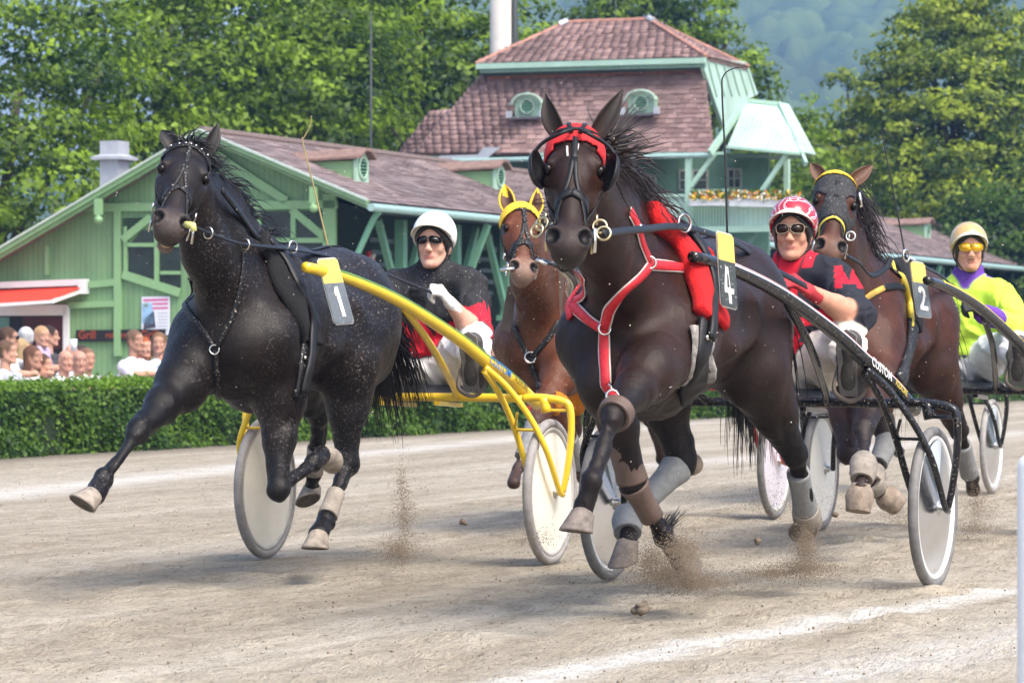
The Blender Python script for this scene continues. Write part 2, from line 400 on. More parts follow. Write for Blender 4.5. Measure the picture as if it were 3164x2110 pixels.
# ------------------------------------------------------------------ ground, track, hill
TH = math.radians(21.5); SN, CS = math.sin(TH), math.cos(TH)
def W(u, v, z=0.): return V3(u * SN + v * CS, u * CS - v * SN, z)       # u: along the track (away), v: across it (towards us), z
def on_u(x, y, u):          # photo pixel -> (v, z) on a plane across the track
    k = (x - CXP) / FPX; Yd = u / (k * SN + CS); return (k * CS - SN) * Yd, CAMH + Yd * (YHP - y) / FPX
def on_v(x, y, v):          # photo pixel -> (u, z) on a plane along the track
    k = (x - CXP) / FPX; Yd = v / (k * CS - SN); return (k * SN + CS) * Yd, CAMH + Yd * (YHP - y) / FPX
EU, EV, EZ = W(1, 0) - W(0, 0), W(0, 1) - W(0, 0), V3(0, 0, 1)
def sand_mat():
    m, n, l, p = _nt('raked_sand')
    tc = n.new('ShaderNodeTexCoord'); rot = -(math.pi / 2 - TH)
    mp = n.new('ShaderNodeMapping'); mp.vector_type = 'TEXTURE'; mp.inputs['Rotation'].default_value = (0, 0, math.pi / 2 - TH); l.new(tc.outputs['Object'], mp.inputs['Vector'])
    st = _noise(n, l, 1., 5, .62, vec=mp.outputs[0], sc3=(.10, 1.1, 1)); st2 = _noise(n, l, 1., 4, .6, vec=mp.outputs[0], sc3=(.5, 5.5, 1)); fine = _noise(n, l, 55., 4, .75, vec=mp.outputs[0], sc3=(.6, 1., 1)); mid = _noise(n, l, 7., 5, .7, vec=mp.outputs[0], sc3=(.5, 1., 1))
    c1 = _ramp(n, l, st.outputs[0], [(.30, (.388, .336, .256)), (.50, (.478, .422, .332)), (.66, (.575, .523, .43))])
    c2 = _ramp(n, l, st2.outputs[0], [(.3, (.84, .83, .81)), (.7, (1.13, 1.13, 1.13))]); o = _mix(n, l, 1., c1.outputs[0], c2.outputs[0], 'MULTIPLY')
    c3 = _ramp(n, l, mid.outputs[0], [(.34, (.80, .785, .76)), (.55, (1.03, 1.03, 1.03)), (.75, (1.14, 1.14, 1.14))]); o = _mix(n, l, 1., o, c3.outputs[0], 'MULTIPLY')
    c4 = _ramp(n, l, fine.outputs[0], [(.30, (.55, .53, .50)), (.45, (1., 1., 1.)), (.72, (1.2, 1.2, 1.2))]); o = _mix(n, l, .85, o, c4.outputs[0], 'MULTIPLY')
    sp = _noise(n, l, 24., 3, .55, vec=mp.outputs[0], sc3=(.45, 1., 1)); c5 = _ramp(n, l, sp.outputs[0], [(.30, (.62, .59, .55)), (.40, (1, 1, 1))]); o = _mix(n, l, .8, o, c5.outputs[0], 'MULTIPLY')
    at_ = n.new('ShaderNodeAttribute'); at_.attribute_name = 'Col'; sx = n.new('ShaderNodeSeparateColor'); l.new(at_.outputs['Color'], sx.inputs[0])
    pl = _mix(n, l, 1., (.72, .69, .63), c4.outputs[0], 'MULTIPLY'); o = _mix(n, l, sx.outputs[0], o, pl); o = _mix(n, l, sx.outputs[1], o, (.235, .205, .165))
    l.new(o, p.inputs['Base Color']); p.inputs['Roughness'].default_value = .95; p.inputs['Specular IOR Level'].default_value = .2
    ad = n.new('ShaderNodeMath'); ad.operation = 'MULTIPLY_ADD'; ad.inputs[1].default_value = 2.2; l.new(mid.outputs[0], ad.inputs[0]); l.new(fine.outputs[0], ad.inputs[2])
    _bump(n, l, ad.outputs[0], p, 1., .045); return m
SAND = sand_mat()
def g_uv(x, y):
    d = CAMH * FPX / (y - YHP); X = (x - CXP) / FPX * d; return X * SN + d * CS, X * CS - d * SN
def track_sheet():
    # fine near the camera so that ruts, clods and hoof prints are real relief
    us = np.concatenate([np.linspace(-12, 6, 19), np.linspace(6.2, 32, 420), np.linspace(32.5, 60, 60), np.linspace(64, 260, 40)])
    vs = np.concatenate([np.linspace(-16.75, -9.5, 40), np.linspace(-9.4, 3.0, 260), np.linspace(3.5, 30, 40)])
    U, Vv = np.meshgrid(us, vs, indexing='ij'); z = np.zeros_like(U)
    r2 = np.random.default_rng(3)
    for k in range(26):
        v0 = r2.uniform(-11, 2.5); w = r2.uniform(.08, .35); z += r2.uniform(-.010, .008) * np.exp(-((Vv - v0 - .25 * np.sin(U * .13 + k)) / w) ** 2)
    near = (U > 6) & (U < 34)
    for k in range(900):
        u0, v0 = r2.uniform(7, 30), r2.uniform(-9.3, 2.8); s = r2.uniform(.05, .14); a = r2.uniform(.008, .036)
        i0, i1 = np.searchsorted(us, [u0 - .5, u0 + .5]); j0, j1 = np.searchsorted(vs, [v0 - .5, v0 + .5])
        d2 = ((U[i0:i1, j0:j1] - u0) / (s * 1.3)) ** 2 + ((Vv[i0:i1, j0:j1] - v0) / s) ** 2; z[i0:i1, j0:j1] += a * (-np.exp(-d2) + .55 * np.exp(-(np.sqrt(d2) - 1.5) ** 2 * 3))
    z += near * r2.normal(0, .0022, z.shape)
    z = np.clip(z, -.03, .03) - .004
    # limed line and drier, paler wheel ruts, part of the sand itself
    pale = np.zeros_like(U)
    for pts, wd, amt in (([g_uv(1450, 2140), g_uv(2040, 2010), g_uv(2600, 1905), g_uv(3200, 1808)], .095, 1.25), ([g_uv(-100, 1538), g_uv(800, 1435), g_uv(1500, 1362), g_uv(2300, 1290)], .32, .75), ([g_uv(1900, 1445), g_uv(2500, 1400), g_uv(3200, 1330)], .4, .5), ([g_uv(2500, 2110), g_uv(3200, 1960)], .3, .55)):
        q = np.array(pts); o = np.argsort(q[:, 0]); vc = np.interp(U, q[o, 0], q[o, 1]); e = np.interp(U, [q[:, 0].min() - 1.5, q[:, 0].min(), q[:, 0].max(), q[:, 0].max() + 3], [0, 1, 1, 0])
        pale = np.maximum(pale, amt * e * np.exp(-((Vv - vc + .02 * np.sin(U * 5)) / wd) ** 2))
    pale *= 1 + .35 * r2.normal(size=pale.shape)
    wet = np.clip(1 - (Vv + 16.5) / 1.0, 0, 1)
    P = np.stack([U * SN + Vv * CS, U * CS - Vv * SN, z], -1).reshape(-1, 3); a, b = U.shape; i = np.arange((a - 1) * b).reshape(a - 1, b)[:, :-1].ravel()
    return mk('sand_track', P, np.stack([i, i + 1, i + b + 1, i + b], 1), SAND, None, True, np.stack([np.clip(pale, 0, 1), wet, wet], -1).reshape(-1, 3))
tag(track_sheet(), kind='structure')
def quad(name, pts, m): g = Geo(); g.add(pts, [tuple(range(len(pts)))]); return tag(g.obj(name, m), kind='structure')
g = Geo(); g.add([W(-400, -16.3, -.05), W(-400, 400, -.05), W(2600, 400, -.05), W(2600, -16.3, -.05)], [(0, 1, 2, 3)]); tag(g.obj('ground', mat('far_earth', (.22, .19, .13), .95, var=.3, scale=.3)), kind='structure')
g = Geo(); g.add([W(-400, -17.6, -.55), W(-400, -1200, -.55), W(2600, -1200, -.55), W(2600, -17.6, -.55)][::-1], [(0, 1, 2, 3)]); tag(g.obj('terrace_ground', mat('terrace_gravel', (.30, .28, .24), .95, var=.25, scale=2.)), kind='structure')
mat('grey_concrete_kerb', (.30, .28, .26), .9, var=.25, scale=3., bump=.3)
g = Geo(); g.prism([(0, 0), (.12, 0), (.12, .65), (0, .65)], W(10, -17.72, -.60), EV, EZ, EU, 120); tag(g.obj('retaining_wall', MATS['grey_concrete_kerb']), kind='structure')
# wooded hill far behind
def hill():
    us = np.concatenate([np.linspace(600, 800, 8), np.linspace(805, 1850, 380)]); xs = np.linspace(-420, 560, 400); r2 = np.random.default_rng(11)
    Yg, Xg = np.meshgrid(us, xs, indexing='ij')
    crest = np.interp(xs, [-420, -190, -110, -20, 60, 560], [30, 60, 130, 205, 212, 216])
    t = np.clip((Yg - 700) / 1120, 0, 1); z = crest[None, :] * (1 - (1 - t) ** 1.5) + 8 * np.sin(Xg * .013 + Yg * .004) * t
    cs = 8.; ci = np.floor(Xg / cs).astype(int); cj = np.floor(Yg / cs).astype(int); best = np.full(Xg.shape, 99.); hue = np.zeros(Xg.shape)
    tab = r2.random((400, 400, 3))
    for di in (-1, 0, 1):
        for dj in (-1, 0, 1):
            q = tab[(ci + di) % 400, (cj + dj) % 400]; dx = (ci + di + q[..., 0]) * cs - Xg; dy = (cj + dj + q[..., 1]) * cs - Yg; d = np.hypot(dx, dy)
            s = d < best; best = np.where(s, d, best); hue = np.where(s, q[..., 2], hue)
    z = z + np.sqrt(np.clip(1 - (best / 6.2) ** 2, 0, 1)) * (4 + 7 * hue)
    P = np.stack([Xg, Yg, z - 1], -1).reshape(-1, 3); a, b = Xg.shape; i = np.arange((a - 1) * b).reshape(a - 1, b)[:, :-1].ravel()
    h_ = hue.reshape(-1, 1); big = (np.sin(Xg * .05 + 3 * np.sin(Yg * .013)) * .5 + .5).reshape(-1, 1)
    col = np.array([[.030, .060, .016]]) * (1 - h_) + np.array([[.085, .125, .030]]) * h_; col *= .75 + .5 * big
    return mk('wooded_hill', P, np.stack([i, i + 1, i + b + 1, i + b], 1), mat_attr('distant_woodland', .9, .8, .35, var=.3), None, True, col)
tag(hill(), kind='structure')

# ------------------------------------------------------------------ foliage
def leaf_mat(name, a, b, trans=.35):
    m, n, l, p = _nt(name); at = n.new('ShaderNodeAttribute'); at.attribute_name = 'Col'
    sx = n.new('ShaderNodeSeparateColor'); l.new(at.outputs['Color'], sx.inputs[0])
    c = _mix(n, l, sx.outputs[0], a, b); l.new(c, p.inputs['Base Color']); p.inputs['Roughness'].default_value = .55; p.inputs['Specular IOR Level'].default_value = .35
    tr = n.new('ShaderNodeBsdfTranslucent'); c2 = _mix(n, l, 1., c, (1.25, 1.35, .7), 'MULTIPLY'); l.new(c2, tr.inputs[0])
    mx = n.new('ShaderNodeMixShader'); mx.inputs[0].default_value = trans; l.new(p.outputs[0], mx.inputs[1]); l.new(tr.outputs[0], mx.inputs[2]); l.new(mx.outputs[0], n['Material Output'].inputs[0]); return m
def leaves(P, Nn, size, rs, tint, asp=.55):
    """many small folded leaves: P positions, Nn facing"""
    n = len(P); a = rs.normal(size=(n, 3)); t = np.cross(Nn, a); t /= np.linalg.norm(t, axis=1)[:, None] + 1e-9; s = np.cross(Nn, t)
    L = (size * rs.uniform(.6, 1.35, n))[:, None]; w = L * asp
    v = np.stack([P - t * L * .5, P + s * w * .5 - Nn * L * .10, P + t * L * .5, P - s * w * .5 - Nn * L * .10], 1).reshape(-1, 3)
    i = np.arange(n)[:, None] * 4; f = np.hstack([i, i + 1, i + 2, i + 3])
    col = np.repeat(np.stack([tint, tint, tint], 1), 4, 0); return v, f, col
def crown_points(rs, lobes, per, shell=.45):
    """lobes: (centre, radii); leaves sit in boughs spread through the outer part of each lobe"""
    P = []; Nn = []; Ti = []
    for c, r in lobes:
        c = np.array(c, float); r = np.array(r, float); nb = max(8, int(per * r[0] * r[2] / 55))
        for _ in range(nb):
            d = rs.normal(size=3); d /= np.linalg.norm(d); d[2] = d[2] if d[2] > -.55 else -d[2] * .4
            q = c + d * r * rs.uniform(.62, 1.04); br = rs.uniform(.55, 1.25) * (.10 * r.mean() + .28); nl = int(55 * (br / .8) ** 1.6) + 14
            e = rs.normal(size=(nl, 3)); e /= np.linalg.norm(e, axis=1)[:, None]; rad = rs.uniform(.35, 1., nl)[:, None] ** .6
            sc3 = np.array((1.25, 1.25, .62)); dr = np.array((0, 0, -.22)) * (rs.random((nl, 1))) * br
            p = q + e * rad * br * sc3 + dr; nn = unit(d + (0, 0, .5)) * .9 + e * .55 + rs.normal(0, .45, (nl, 3)); nn /= np.linalg.norm(nn, axis=1)[:, None]
            P.append(p); Nn.append(nn); base = rs.choice([.08, .35, .62, .95], p=[.3, .25, .25, .2]) + rs.normal(0, .06); Ti.append(np.clip(base + .22 * e[:, 2] * rad[:, 0] + rs.normal(0, .08, nl), 0, 1))  # bough tops tinted lighter: light from above put into the leaf colour
    return np.vstack(P), np.vstack(Nn), np.concatenate(Ti)
BARK = mat('tree_bark', (.07, .055, .042), .95, var=.4, scale=6., bump=.6)
def make_tree(label, base, lobes, lm, seed, size=.26, per=100, group='trees behind the pavilions', trunk_r=.32):
    rs = np.random.default_rng(seed); r = empty('tree', base, 0, label, 'tree', group); base = np.array(base, float)
    P, Nn, Ti = crown_points(rs, lobes, per); v, f, c = leaves(P, Nn, size, rs, Ti); o = mk('crown', v - base, f, lm, r, False, c)
    top = max(l[0][2] for l in lobes); g = Geo(); ctr = np.mean([l[0][:2] for l in lobes], 0)
    tp = spline([(0, 0, -.6), (.1, 0, 1.5), (*(ctr - base[:2]) * .4, top * .45), (*(ctr - base[:2]) * .9, top * .9)], 12); g.tube(tp, np.linspace(trunk_r, trunk_r * .25, 12), 9); g.obj('trunk', BARK, r, True)
    for c_, rr in lobes:
        c_ = np.array(c_) - base
        for k in range(1):
            e = rs.normal(size=3) * np.array(rr) * .35; g = Geo(); st = tp[rs.integers(4, 9)]
            g.tube(spline([st, lerp(st, c_ + e, .5) + (0, 0, .3), c_ + e], 9), np.linspace(trunk_r * .38, .03, 9), 6); g.obj('limb', BARK, r, True)
    return r
def at(x, y, d): return V3((x - CXP) / FPX * d, d, CAMH + (YHP - y) / FPX * d)
LEAF_A = leaf_mat('chestnut_leaves', (.017, .048, .004), (.205, .320, .012))
LEAF_B = leaf_mat('linden_leaves', (.028, .066, .005), (.275, .345, .018))
LEAF_C = leaf_mat('dark_evergreen_leaves', (.009, .030, .006), (.085, .16, .015))
def lob(lst, d): return [(at(x, y, d + dd), (r, r * 1.0, r * .9)) for x, y, r, dd in lst]
TREES = [
 ('bushy chestnut tree at the left edge behind the green pavilion', (-60, 60), 70, [(-60, 120, 2.0, 1), (130, 330, 2.2, 0), (-40, 470, 2.0, -1), (200, 560, 1.8, -1), (60, 700, 1.6, -2), (260, 120, 1.7, 2), (-90, 720, 1.6, -2)], LEAF_A, 1, .22),
 ('tall chestnut tree rising behind the pavilion chimney', (480, 60), 76, [(430, 20, 2.1, 2), (560, 230, 2.4, 0), (380, 330, 2.0, -1), (470, 480, 2.0, -2), (620, 420, 1.8, -1), (680, 60, 1.8, 1), (540, -120, 2.0, 1)], LEAF_A, 2, .22),
 ('full green tree directly behind the pavilion ridge', (900, 60), 80, [(830, 60, 2.4, 1), (960, 260, 2.4, -1), (760, 330, 2.2, -1), (900, 430, 2.2, -2), (1060, 120, 2.0, 1), (800, -110, 2.2, 2), (700, 500, 1.6, -2)], LEAF_A, 3, .23),
 ('large green tree left of the grey mast', (1240, 60), 84, [(1160, 60, 2.4, 1), (1290, 260, 2.2, 0), (1130, 330, 2.2, -1), (1380, 120, 2.0, 1), (1420, 320, 1.8, 0), (1230, 450, 2.0, -1), (1250, -120, 2.2, 1), (1050, 460, 1.8, -2), (1580, 150, 1.6, 2), (1520, 320, 1.5, 1)], LEAF_A, 4, .24),
 ('light green tree showing above the tower roof', (2080, 60), 104, [(1980, 40, 1.7, 1), (2120, 80, 1.6, 0), (1880, 60, 1.2, 1), (2220, 210, 1.6, 0), (2320, 360, 1.5, -1), (2160, -40, 1.3, 1), (2390, 560, 1.7, -1), (2440, 720, 1.9, -2), (2060, 220, 1.7, 0), (2300, 480, 1.5, 0), (2500, 500, 1.2, 0), (2530, 640, 1.4, -1), (2480, 380, .9, 0)], LEAF_A, 5, .27),
 ('yellowish linden tree standing between tower and big tree', (2640, 60), 112, [(2640, 400, 1.2, 0), (2740, 430, 1.5, 0), (2570, 520, 1.4, 0), (2680, 600, 1.9, -2), (2560, 700, 1.7, -3), (2800, 560, 1.8, -1), (2770, 760, 2.0, -3), (2600, 250, .6, 1), (2540, 420, .8, 1), (2480, 640, 1.2, 0)], LEAF_B, 6, .28),
 ('big rounded linden tree filling the right edge', (2960, 60), 106, [(2950, 110, 1.6, 1), (2850, 230, 1.5, 0), (3030, 190, 1.5, 0), (2790, 190, 1.3, 0), (3060, 80, 1.4, 1), (2890, 60, 1.3, 1), (3140, 250, 1.6, 0), (2720, 330, 1.3, 0), (2960, 360, 2.2, -1), (2810, 400, 1.4, -1), (3080, 380, 1.7, -1), (2790, 520, 1.5, -1), (2900, 620, 2.4, -2), (3060, 600, 2.4, -2), (3190, 560, 2.2, -1), (2960, 40, 1.3, 1), (3020, 780, 2.2, -3)], LEAF_B, 7, .28),
 ('dark tree low at the right edge behind the driver in lime', (3120, 60), 98, [(3060, 760, 2.0, 0), (3180, 720, 2.2, 0), (3120, 900, 2.0, 0), (2960, 860, 1.8, 0), (3230, 900, 2.0, 0), (2820, 880, 1.6, 1)], LEAF_C, 8, .25),
]
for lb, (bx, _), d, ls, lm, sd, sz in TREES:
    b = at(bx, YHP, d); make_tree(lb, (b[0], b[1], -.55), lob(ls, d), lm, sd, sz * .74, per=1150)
# bare grey branches at the left edge
def bare_shrub():
    b = at(-40, YHP, 62.); r = empty('bare_shrub', (b[0], b[1], -.55), 0, 'leafless grey branches at the far left in front of the trees', 'shrub'); rs = np.random.default_rng(31); m = mat('grey_dead_wood', (.20, .18, .155), .9, var=.2)
    root = V3(b[0], b[1], -.55)
    g = Geo(); g.tube(spline([(0, 0, 0), (.1, 0, 1.5), (.0, .1, 3.2), (.05, 0, 5.2)], 14), np.linspace(.09, .02, 14), 7); g.obj('trunk', m, r, True)
    for k in range(12):
        x, y = rs.uniform(-20, 300), rs.uniform(60, 640); e = at(x, y, 62 + rs.uniform(-.6, .6)) - root; z0 = max(.8, e[2] - rs.uniform(.3, 1.2)); s = V3(.03, 0, z0)
        g = Geo(); g.tube(spline([s, lerp(s, e, .5) + (0, 0, rs.uniform(-.1, .25)), e], 9), np.linspace(.020, .004, 9), 5); g.obj('branch', m, r, True)
# clipped hedge beside the track
def hedge():
    r = empty('hedge', W(40, -16.95, 0), 0, 'long clipped green hedge between track and spectators', 'hedge'); ro = np.array(r.location); rs = np.random.default_rng(21)
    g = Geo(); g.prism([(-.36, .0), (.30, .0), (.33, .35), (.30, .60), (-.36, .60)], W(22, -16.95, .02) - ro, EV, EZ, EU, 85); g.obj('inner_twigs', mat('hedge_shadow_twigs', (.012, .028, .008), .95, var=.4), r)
    P = []; Nn = []; Ti = []; Sz = []
    for u0, u1, dens, sz in ((22, 36, 2100, .055), (36, 52, 1300, .068), (52, 107, 340, .12)):
        n = int((u1 - u0) * dens); u = rs.uniform(u0, u1, n); side = rs.random(n) < .62
        lump = .05 * np.sin(u * 3.1) * np.sin(u * 1.3 + 1) + .03 * np.sin(u * 7.7)
        z = np.where(side, rs.uniform(-.03, .68, n), .655 + lump * .5 + rs.normal(0, .028, n)); v = np.where(side, .37 + lump + rs.normal(0, .035, n) - .05 * (z > .62) + .035 * np.sin(z * 9 + u * 2.), rs.uniform(-.38, .40, n)); z = np.where(side, z, z)
        p = np.stack([u * SN + (v - 16.95) * CS, u * CS - (v - 16.95) * SN, z + .03], 1); nd = np.where(side[:, None], EV * .8 + np.array((0, 0, .5)), np.array((0, 0, 1.))) + rs.normal(0, .5, (n, 3)); nd /= np.linalg.norm(nd, axis=1)[:, None]
        pt = .5 + .5 * np.sin(u * 2.3 + 2 * np.sin(z * 6)); P.append(p); Nn.append(nd); Ti.append(np.clip(.18 + .28 * pt + .38 * (z > .60) + rs.normal(0, .16, n), 0, 1)); Sz.append(np.full(n, sz))  # top leaves get a lighter tint, the top light painted into their colour
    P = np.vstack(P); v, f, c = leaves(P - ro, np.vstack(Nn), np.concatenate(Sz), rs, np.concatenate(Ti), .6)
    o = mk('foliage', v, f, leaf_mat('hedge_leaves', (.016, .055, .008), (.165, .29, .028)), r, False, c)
hedge()
# ------------------------------------------------------------------ pavilions and judges' tower
def board_mat(name, col, scale=40., var=.22, bump=.35):
    m, n, l, p = _nt(name); MATS[name] = m
    tc = n.new('ShaderNodeTexCoord'); mp = n.new('ShaderNodeMapping'); mp.inputs['Rotation'].default_value = (0, 0, TH); l.new(tc.outputs['Object'], mp.inputs['Vector'])
    w = n.new('ShaderNodeTexWave'); w.inputs['Scale'].default_value = 3.2; w.inputs['Distortion'].default_value = 0.; l.new(mp.outputs[0], w.inputs['Vector'])
    r0 = _ramp(n, l, w.outputs[0], [(.0, (.72, .72, .72)), (.12, (1, 1, 1))]); t = _noise(n, l, 1.6, 6, .6, vec=mp.outputs[0], sc3=(1., 1., .25))
    r1 = _ramp(n, l, t.outputs[0], [(.3, tuple(c * (1 - var) for c in col)), (.7, tuple(c * (1 + var) for c in col))]); o = _mix(n, l, 1., r1.outputs[0], r0.outputs[0], 'MULTIPLY')
    l.new(o, p.inputs['Base Color']); p.inputs['Roughness'].default_value = .6; _bump(n, l, r0.outputs[0], p, bump, .02); return m
GREEN_W = board_mat('green_boarding', (.160, .285, .135)); GREEN_T = mat('green_trim_paint', (.205, .360, .172), .55, var=.07, scale=3.)
DGREEN = mat('dark_green_shade_paint', (.012, .034, .022), .7, var=.2, scale=3.); TEAL_T = mat('pale_teal_paint', (.33, .50, .41), .55, var=.08, scale=3.); TEAL_W = board_mat('pale_teal_boarding', (.38, .54, .46), bump=.2)  # the dark green is lowered to hold the verandah's deep shade
TEAL_D = mat('teal_wall_paint', (.10, .21, .165), .65, var=.15, scale=3.); MOSS = mat('green_post_paint', (.13, .30, .20), .55, var=.1, scale=3.)
GLASS = mat('dark_window_glass', (.018, .030, .028), .08, var=.4, scale=2., spec=.8); ZINC = mat('weathered_zinc', (.42, .44, .48), .5, .3, var=.12, scale=4.)
WHITEP = mat('white_paint', (.70, .70, .70), .5, var=.06, scale=3.); GUTTER = mat('blue_grey_gutter', (.28, .42, .40), .45, var=.1)
def shingle_mat(name, stops, moss):
    m, n, l, p = _nt(name); MATS[name] = m
    oi = n.new('ShaderNodeObjectInfo'); at_ = n.new('ShaderNodeAttribute'); at_.attribute_name = 'Col'; sx = n.new('ShaderNodeSeparateColor'); l.new(at_.outputs['Color'], sx.inputs[0])
    ad = n.new('ShaderNodeMath'); l.new(oi.outputs['Random'], ad.inputs[0]); l.new(sx.outputs[0], ad.inputs[1]); fr_ = n.new('ShaderNodeMath'); fr_.operation = 'FRACT'; l.new(ad.outputs[0], fr_.inputs[0])
    r = _ramp(n, l, fr_.outputs[0], stops); ge = n.new('ShaderNodeNewGeometry'); t = _noise(n, l, .55, 5, .65, vec=ge.outputs['Position']); r2 = _ramp(n, l, t.outputs[0], [(.35, (.72, .72, .72)), (.65, (1.22, 1.2, 1.18))])
    o = _mix(n, l, 1., r.outputs[0], r2.outputs[0], 'MULTIPLY'); t2 = _noise(n, l, 2.3, 4, .7, vec=ge.outputs['Position']); r3 = _ramp(n, l, t2.outputs[0], [(.60, (0, 0, 0)), (.75, (.5,) * 3)]); o = _mix(n, l, r3.outputs[0], o, moss)
    l.new(o, p.inputs['Base Color']); p.inputs['Roughness'].default_value = .85; return m
SH_A = shingle_mat('grey_brown_shingles', [(0, (.128, .095, .094)), (.5, (.172, .132, .130)), (1, (.235, .185, .180))], (.20, .20, .19))
SH_T = shingle_mat('red_brown_shingles', [(0, (.150, .094, .086)), (.5, (.205, .132, .122)), (1, (.280, .185, .172))], (.30, .20, .18))
def shingles(parent, poly, course, width, m, th=.018, limit=300, under=None):
    """roof slope given as a world quad (eave start, eave end, top end, top start); every shingle is a wedge lapping the course below"""
    a, b, c, d = [np.array(p, float) for p in poly]; ro = np.array(parent.location)
    g = Geo(); nrm = unit(np.cross(b - a, d - a)); nrm = nrm if nrm[2] > 0 else -nrm
    off = -nrm * .03; g.add([a - ro + off, b - ro + off, c - ro + off, d - ro + off, a - ro + off * 3, b - ro + off * 3, c - ro + off * 3, d - ro + off * 3], [(0, 1, 2, 3), (7, 6, 5, 4), (0, 4, 5, 1), (1, 5, 6, 2), (2, 6, 7, 3), (3, 7, 4, 0)]); g.obj('roof_deck', under or m, parent)
    rows = max(1, int(round(np.linalg.norm((d + c) / 2 - (a + b) / 2) / course))); rs = np.random.default_rng(int(abs(a[0] * 100)) + rows); items = []
    for i in range(rows):
        l0, r0 = lerp(a, d, i / rows), lerp(b, c, i / rows); e = r0 - l0; Ln = np.linalg.norm(e); e = e / Ln; up = unit(np.cross(nrm, e)); up = up if up @ (d - a) > 0 else -up
        n = max(1, int(round(Ln / width))); w = Ln / n; sh = .5 * (i % 2) * w; cl = np.linalg.norm(lerp(a, d, 1 / rows) - a) * 1.02
        for k in range(n + (1 if i % 2 else 0)):
            s0 = max(0, k * w - sh); s1 = min(Ln, (k + 1) * w - sh)
            if s1 - s0 < .03: continue
            items.append((l0 + e * ((s0 + s1) / 2 + rs.uniform(-.006, .006)) + up * rs.uniform(-.012, .012), e, up, s1 - s0 - .008, cl * rs.uniform(.98, 1.12), th * rs.uniform(.6, 1.6), rs.random()))
    items.sort(key=lambda q: q[0][1]); base = None; V = []; Fc = []; Cc = []
    box = np.array([(-.5, -.06, .25), (.5, -.06, .25), (.5, -.06, 1.), (-.5, -.06, 1.), (-.5, 1.25, -.3), (.5, 1.25, -.3), (.5, 1.25, .1), (-.5, 1.25, .1)]); bf = [(0, 1, 2, 3), (3, 2, 6, 7), (0, 3, 7, 4), (1, 5, 6, 2), (4, 7, 6, 5), (0, 4, 5, 1)]
    for j, (p, e, up, w, cl, t, rn) in enumerate(items):
        if j < limit:
            if base is None: base = mk('shingle', box, bf, m, parent, False); o = base
            else: o = bpy.data.objects.new('shingle', base.data); C.objects.link(o); o.parent = parent
            M = Matrix.Identity(4)
            for q, (vec, s) in enumerate(((e, w), (up, cl), (nrm, t))):
                for r_ in range(3): M[r_][q] = vec[r_] * s
            for r_ in range(3): M[r_][3] = (p - ro)[r_]
            o.matrix_local = M
        else:
            q = len(V) * 8; V.append(p - ro + box[:, :1] * w * e + box[:, 1:2] * cl * up + box[:, 2:] * t * nrm); Fc.extend([tuple(x + q for x in ff) for ff in bf]); Cc.extend([rn] * 8)
    if V: tag(mk('shingle_field', np.vstack(V), np.array(Fc), m, parent, False, np.array(Cc)[:, None] * np.ones((1, 3))), kind='stuff')
class Fac:
    """boards and panels on a facade plane u = const, traced in photo pixels"""
    def __init__(s, root, u): s.r = root; s.u = u; s.ro = np.array(root.location)
    def P(s, x, y, du=0.): v, z = on_u(x, y, s.u); return W(s.u - du, v, z) - s.ro
    def board(s, name, x1, y1, x2, y2, w, m, du=.0, th=.05):
        a, b = s.P(x1, y1), s.P(x2, y2); k = np.linalg.norm(s.P(x1 + 1, y1) - s.P(x1, y1)); k = (k + np.linalg.norm(s.P(x1, y1 + 1) - s.P(x1, y1))) / 2
        g = Geo(); off = -EU * (du + th / 2); g.bar(a + off, b + off, w * k, th, up=-EU) if abs((unit(b - a)) @ EU) < .99 else None
        # bar(): w is measured across, th along the facade normal
        return g.obj(name, m, s.r)
    def panel(s, name, px, m, du=0., th=.03):
        n = len(px); a = [s.P(x, y) - EU * du for x, y in px]; b = [p - EU * th for p in a]; g = Geo()
        g.add(a + b, [tuple(range(n)), tuple(range(2 * n - 1, n - 1, -1))] + [(i + n, (i + 1) % n + n, (i + 1) % n, i) for i in range(n)]); return g.obj(name, m, s.r)
UA = 50.4; UTW = 66.
rA = empty('pavilion', W(UA, -24.9, -.55), 0, 'green timber pavilion with gabled shingle roof and red awning', 'building'); roA = np.array(rA.location)
vAp, zAp = on_u(623, 407, UA); vR, zR = on_u(1136, 622, UA); vL, zL = on_u(-150, 861, UA)
shingles(rA, [W(UA, vR, zR), W(UTW + 34, vR, zR), W(UTW + 34, vAp, zAp), W(UA, vAp, zAp)], .165, .31, SH_A)
g = Geo(); g.add([p - roA for p in (W(UA, vL, zL), W(UA, vAp, zAp), W(UTW + 34, vAp, zAp), W(UTW + 34, vL, zL))], [(0, 1, 2, 3)]); o = g.obj('rear_roof_slope', SH_A, rA); s_ = o.modifiers.new('t', 'SOLIDIFY'); s_.thickness = .05
g = Geo(); g.tube([W(UA - .02, vAp, zAp + .02) - roA, W(UTW + 34, vAp, zAp + .02) - roA], .07, 8); g.obj('ridge_cap', mat('ridge_tiles', (.15, .11, .10), .85, var=.3), rA)
f = Fac(rA, UA)
for x1, y1, x2, y2 in ((623, 412, 1140, 629), (623, 412, -150, 868)):
    f.board('bargeboard', x1, y1, x2, y2, 15, GREEN_T, 0, .06); f.board('barge_moulding', x1, y1 - 10, x2, y2 - 10, 6, mat('weathered_white_trim', (.42, .50, .44), .6, var=.1), .03, .07); f.board('barge_moulding', x1, y1 + 14, x2, y2 + 14, 9, GREEN_T, -.06, .05)
for x, y in ((310, 628), (974, 592)):
    f.board('finial_post', x, y - 14, x, y + 36, 22, GREEN_T, .02, .08); v, ff = lathe([(0, -.10), (.05, -.085), (.075, -.04), (.07, 0.), (.045, .03), (.05, .05)], 14); mk('finial_ball', np.array(v) + f.P(x, y + 46, .06), ff, GREEN_T, rA)
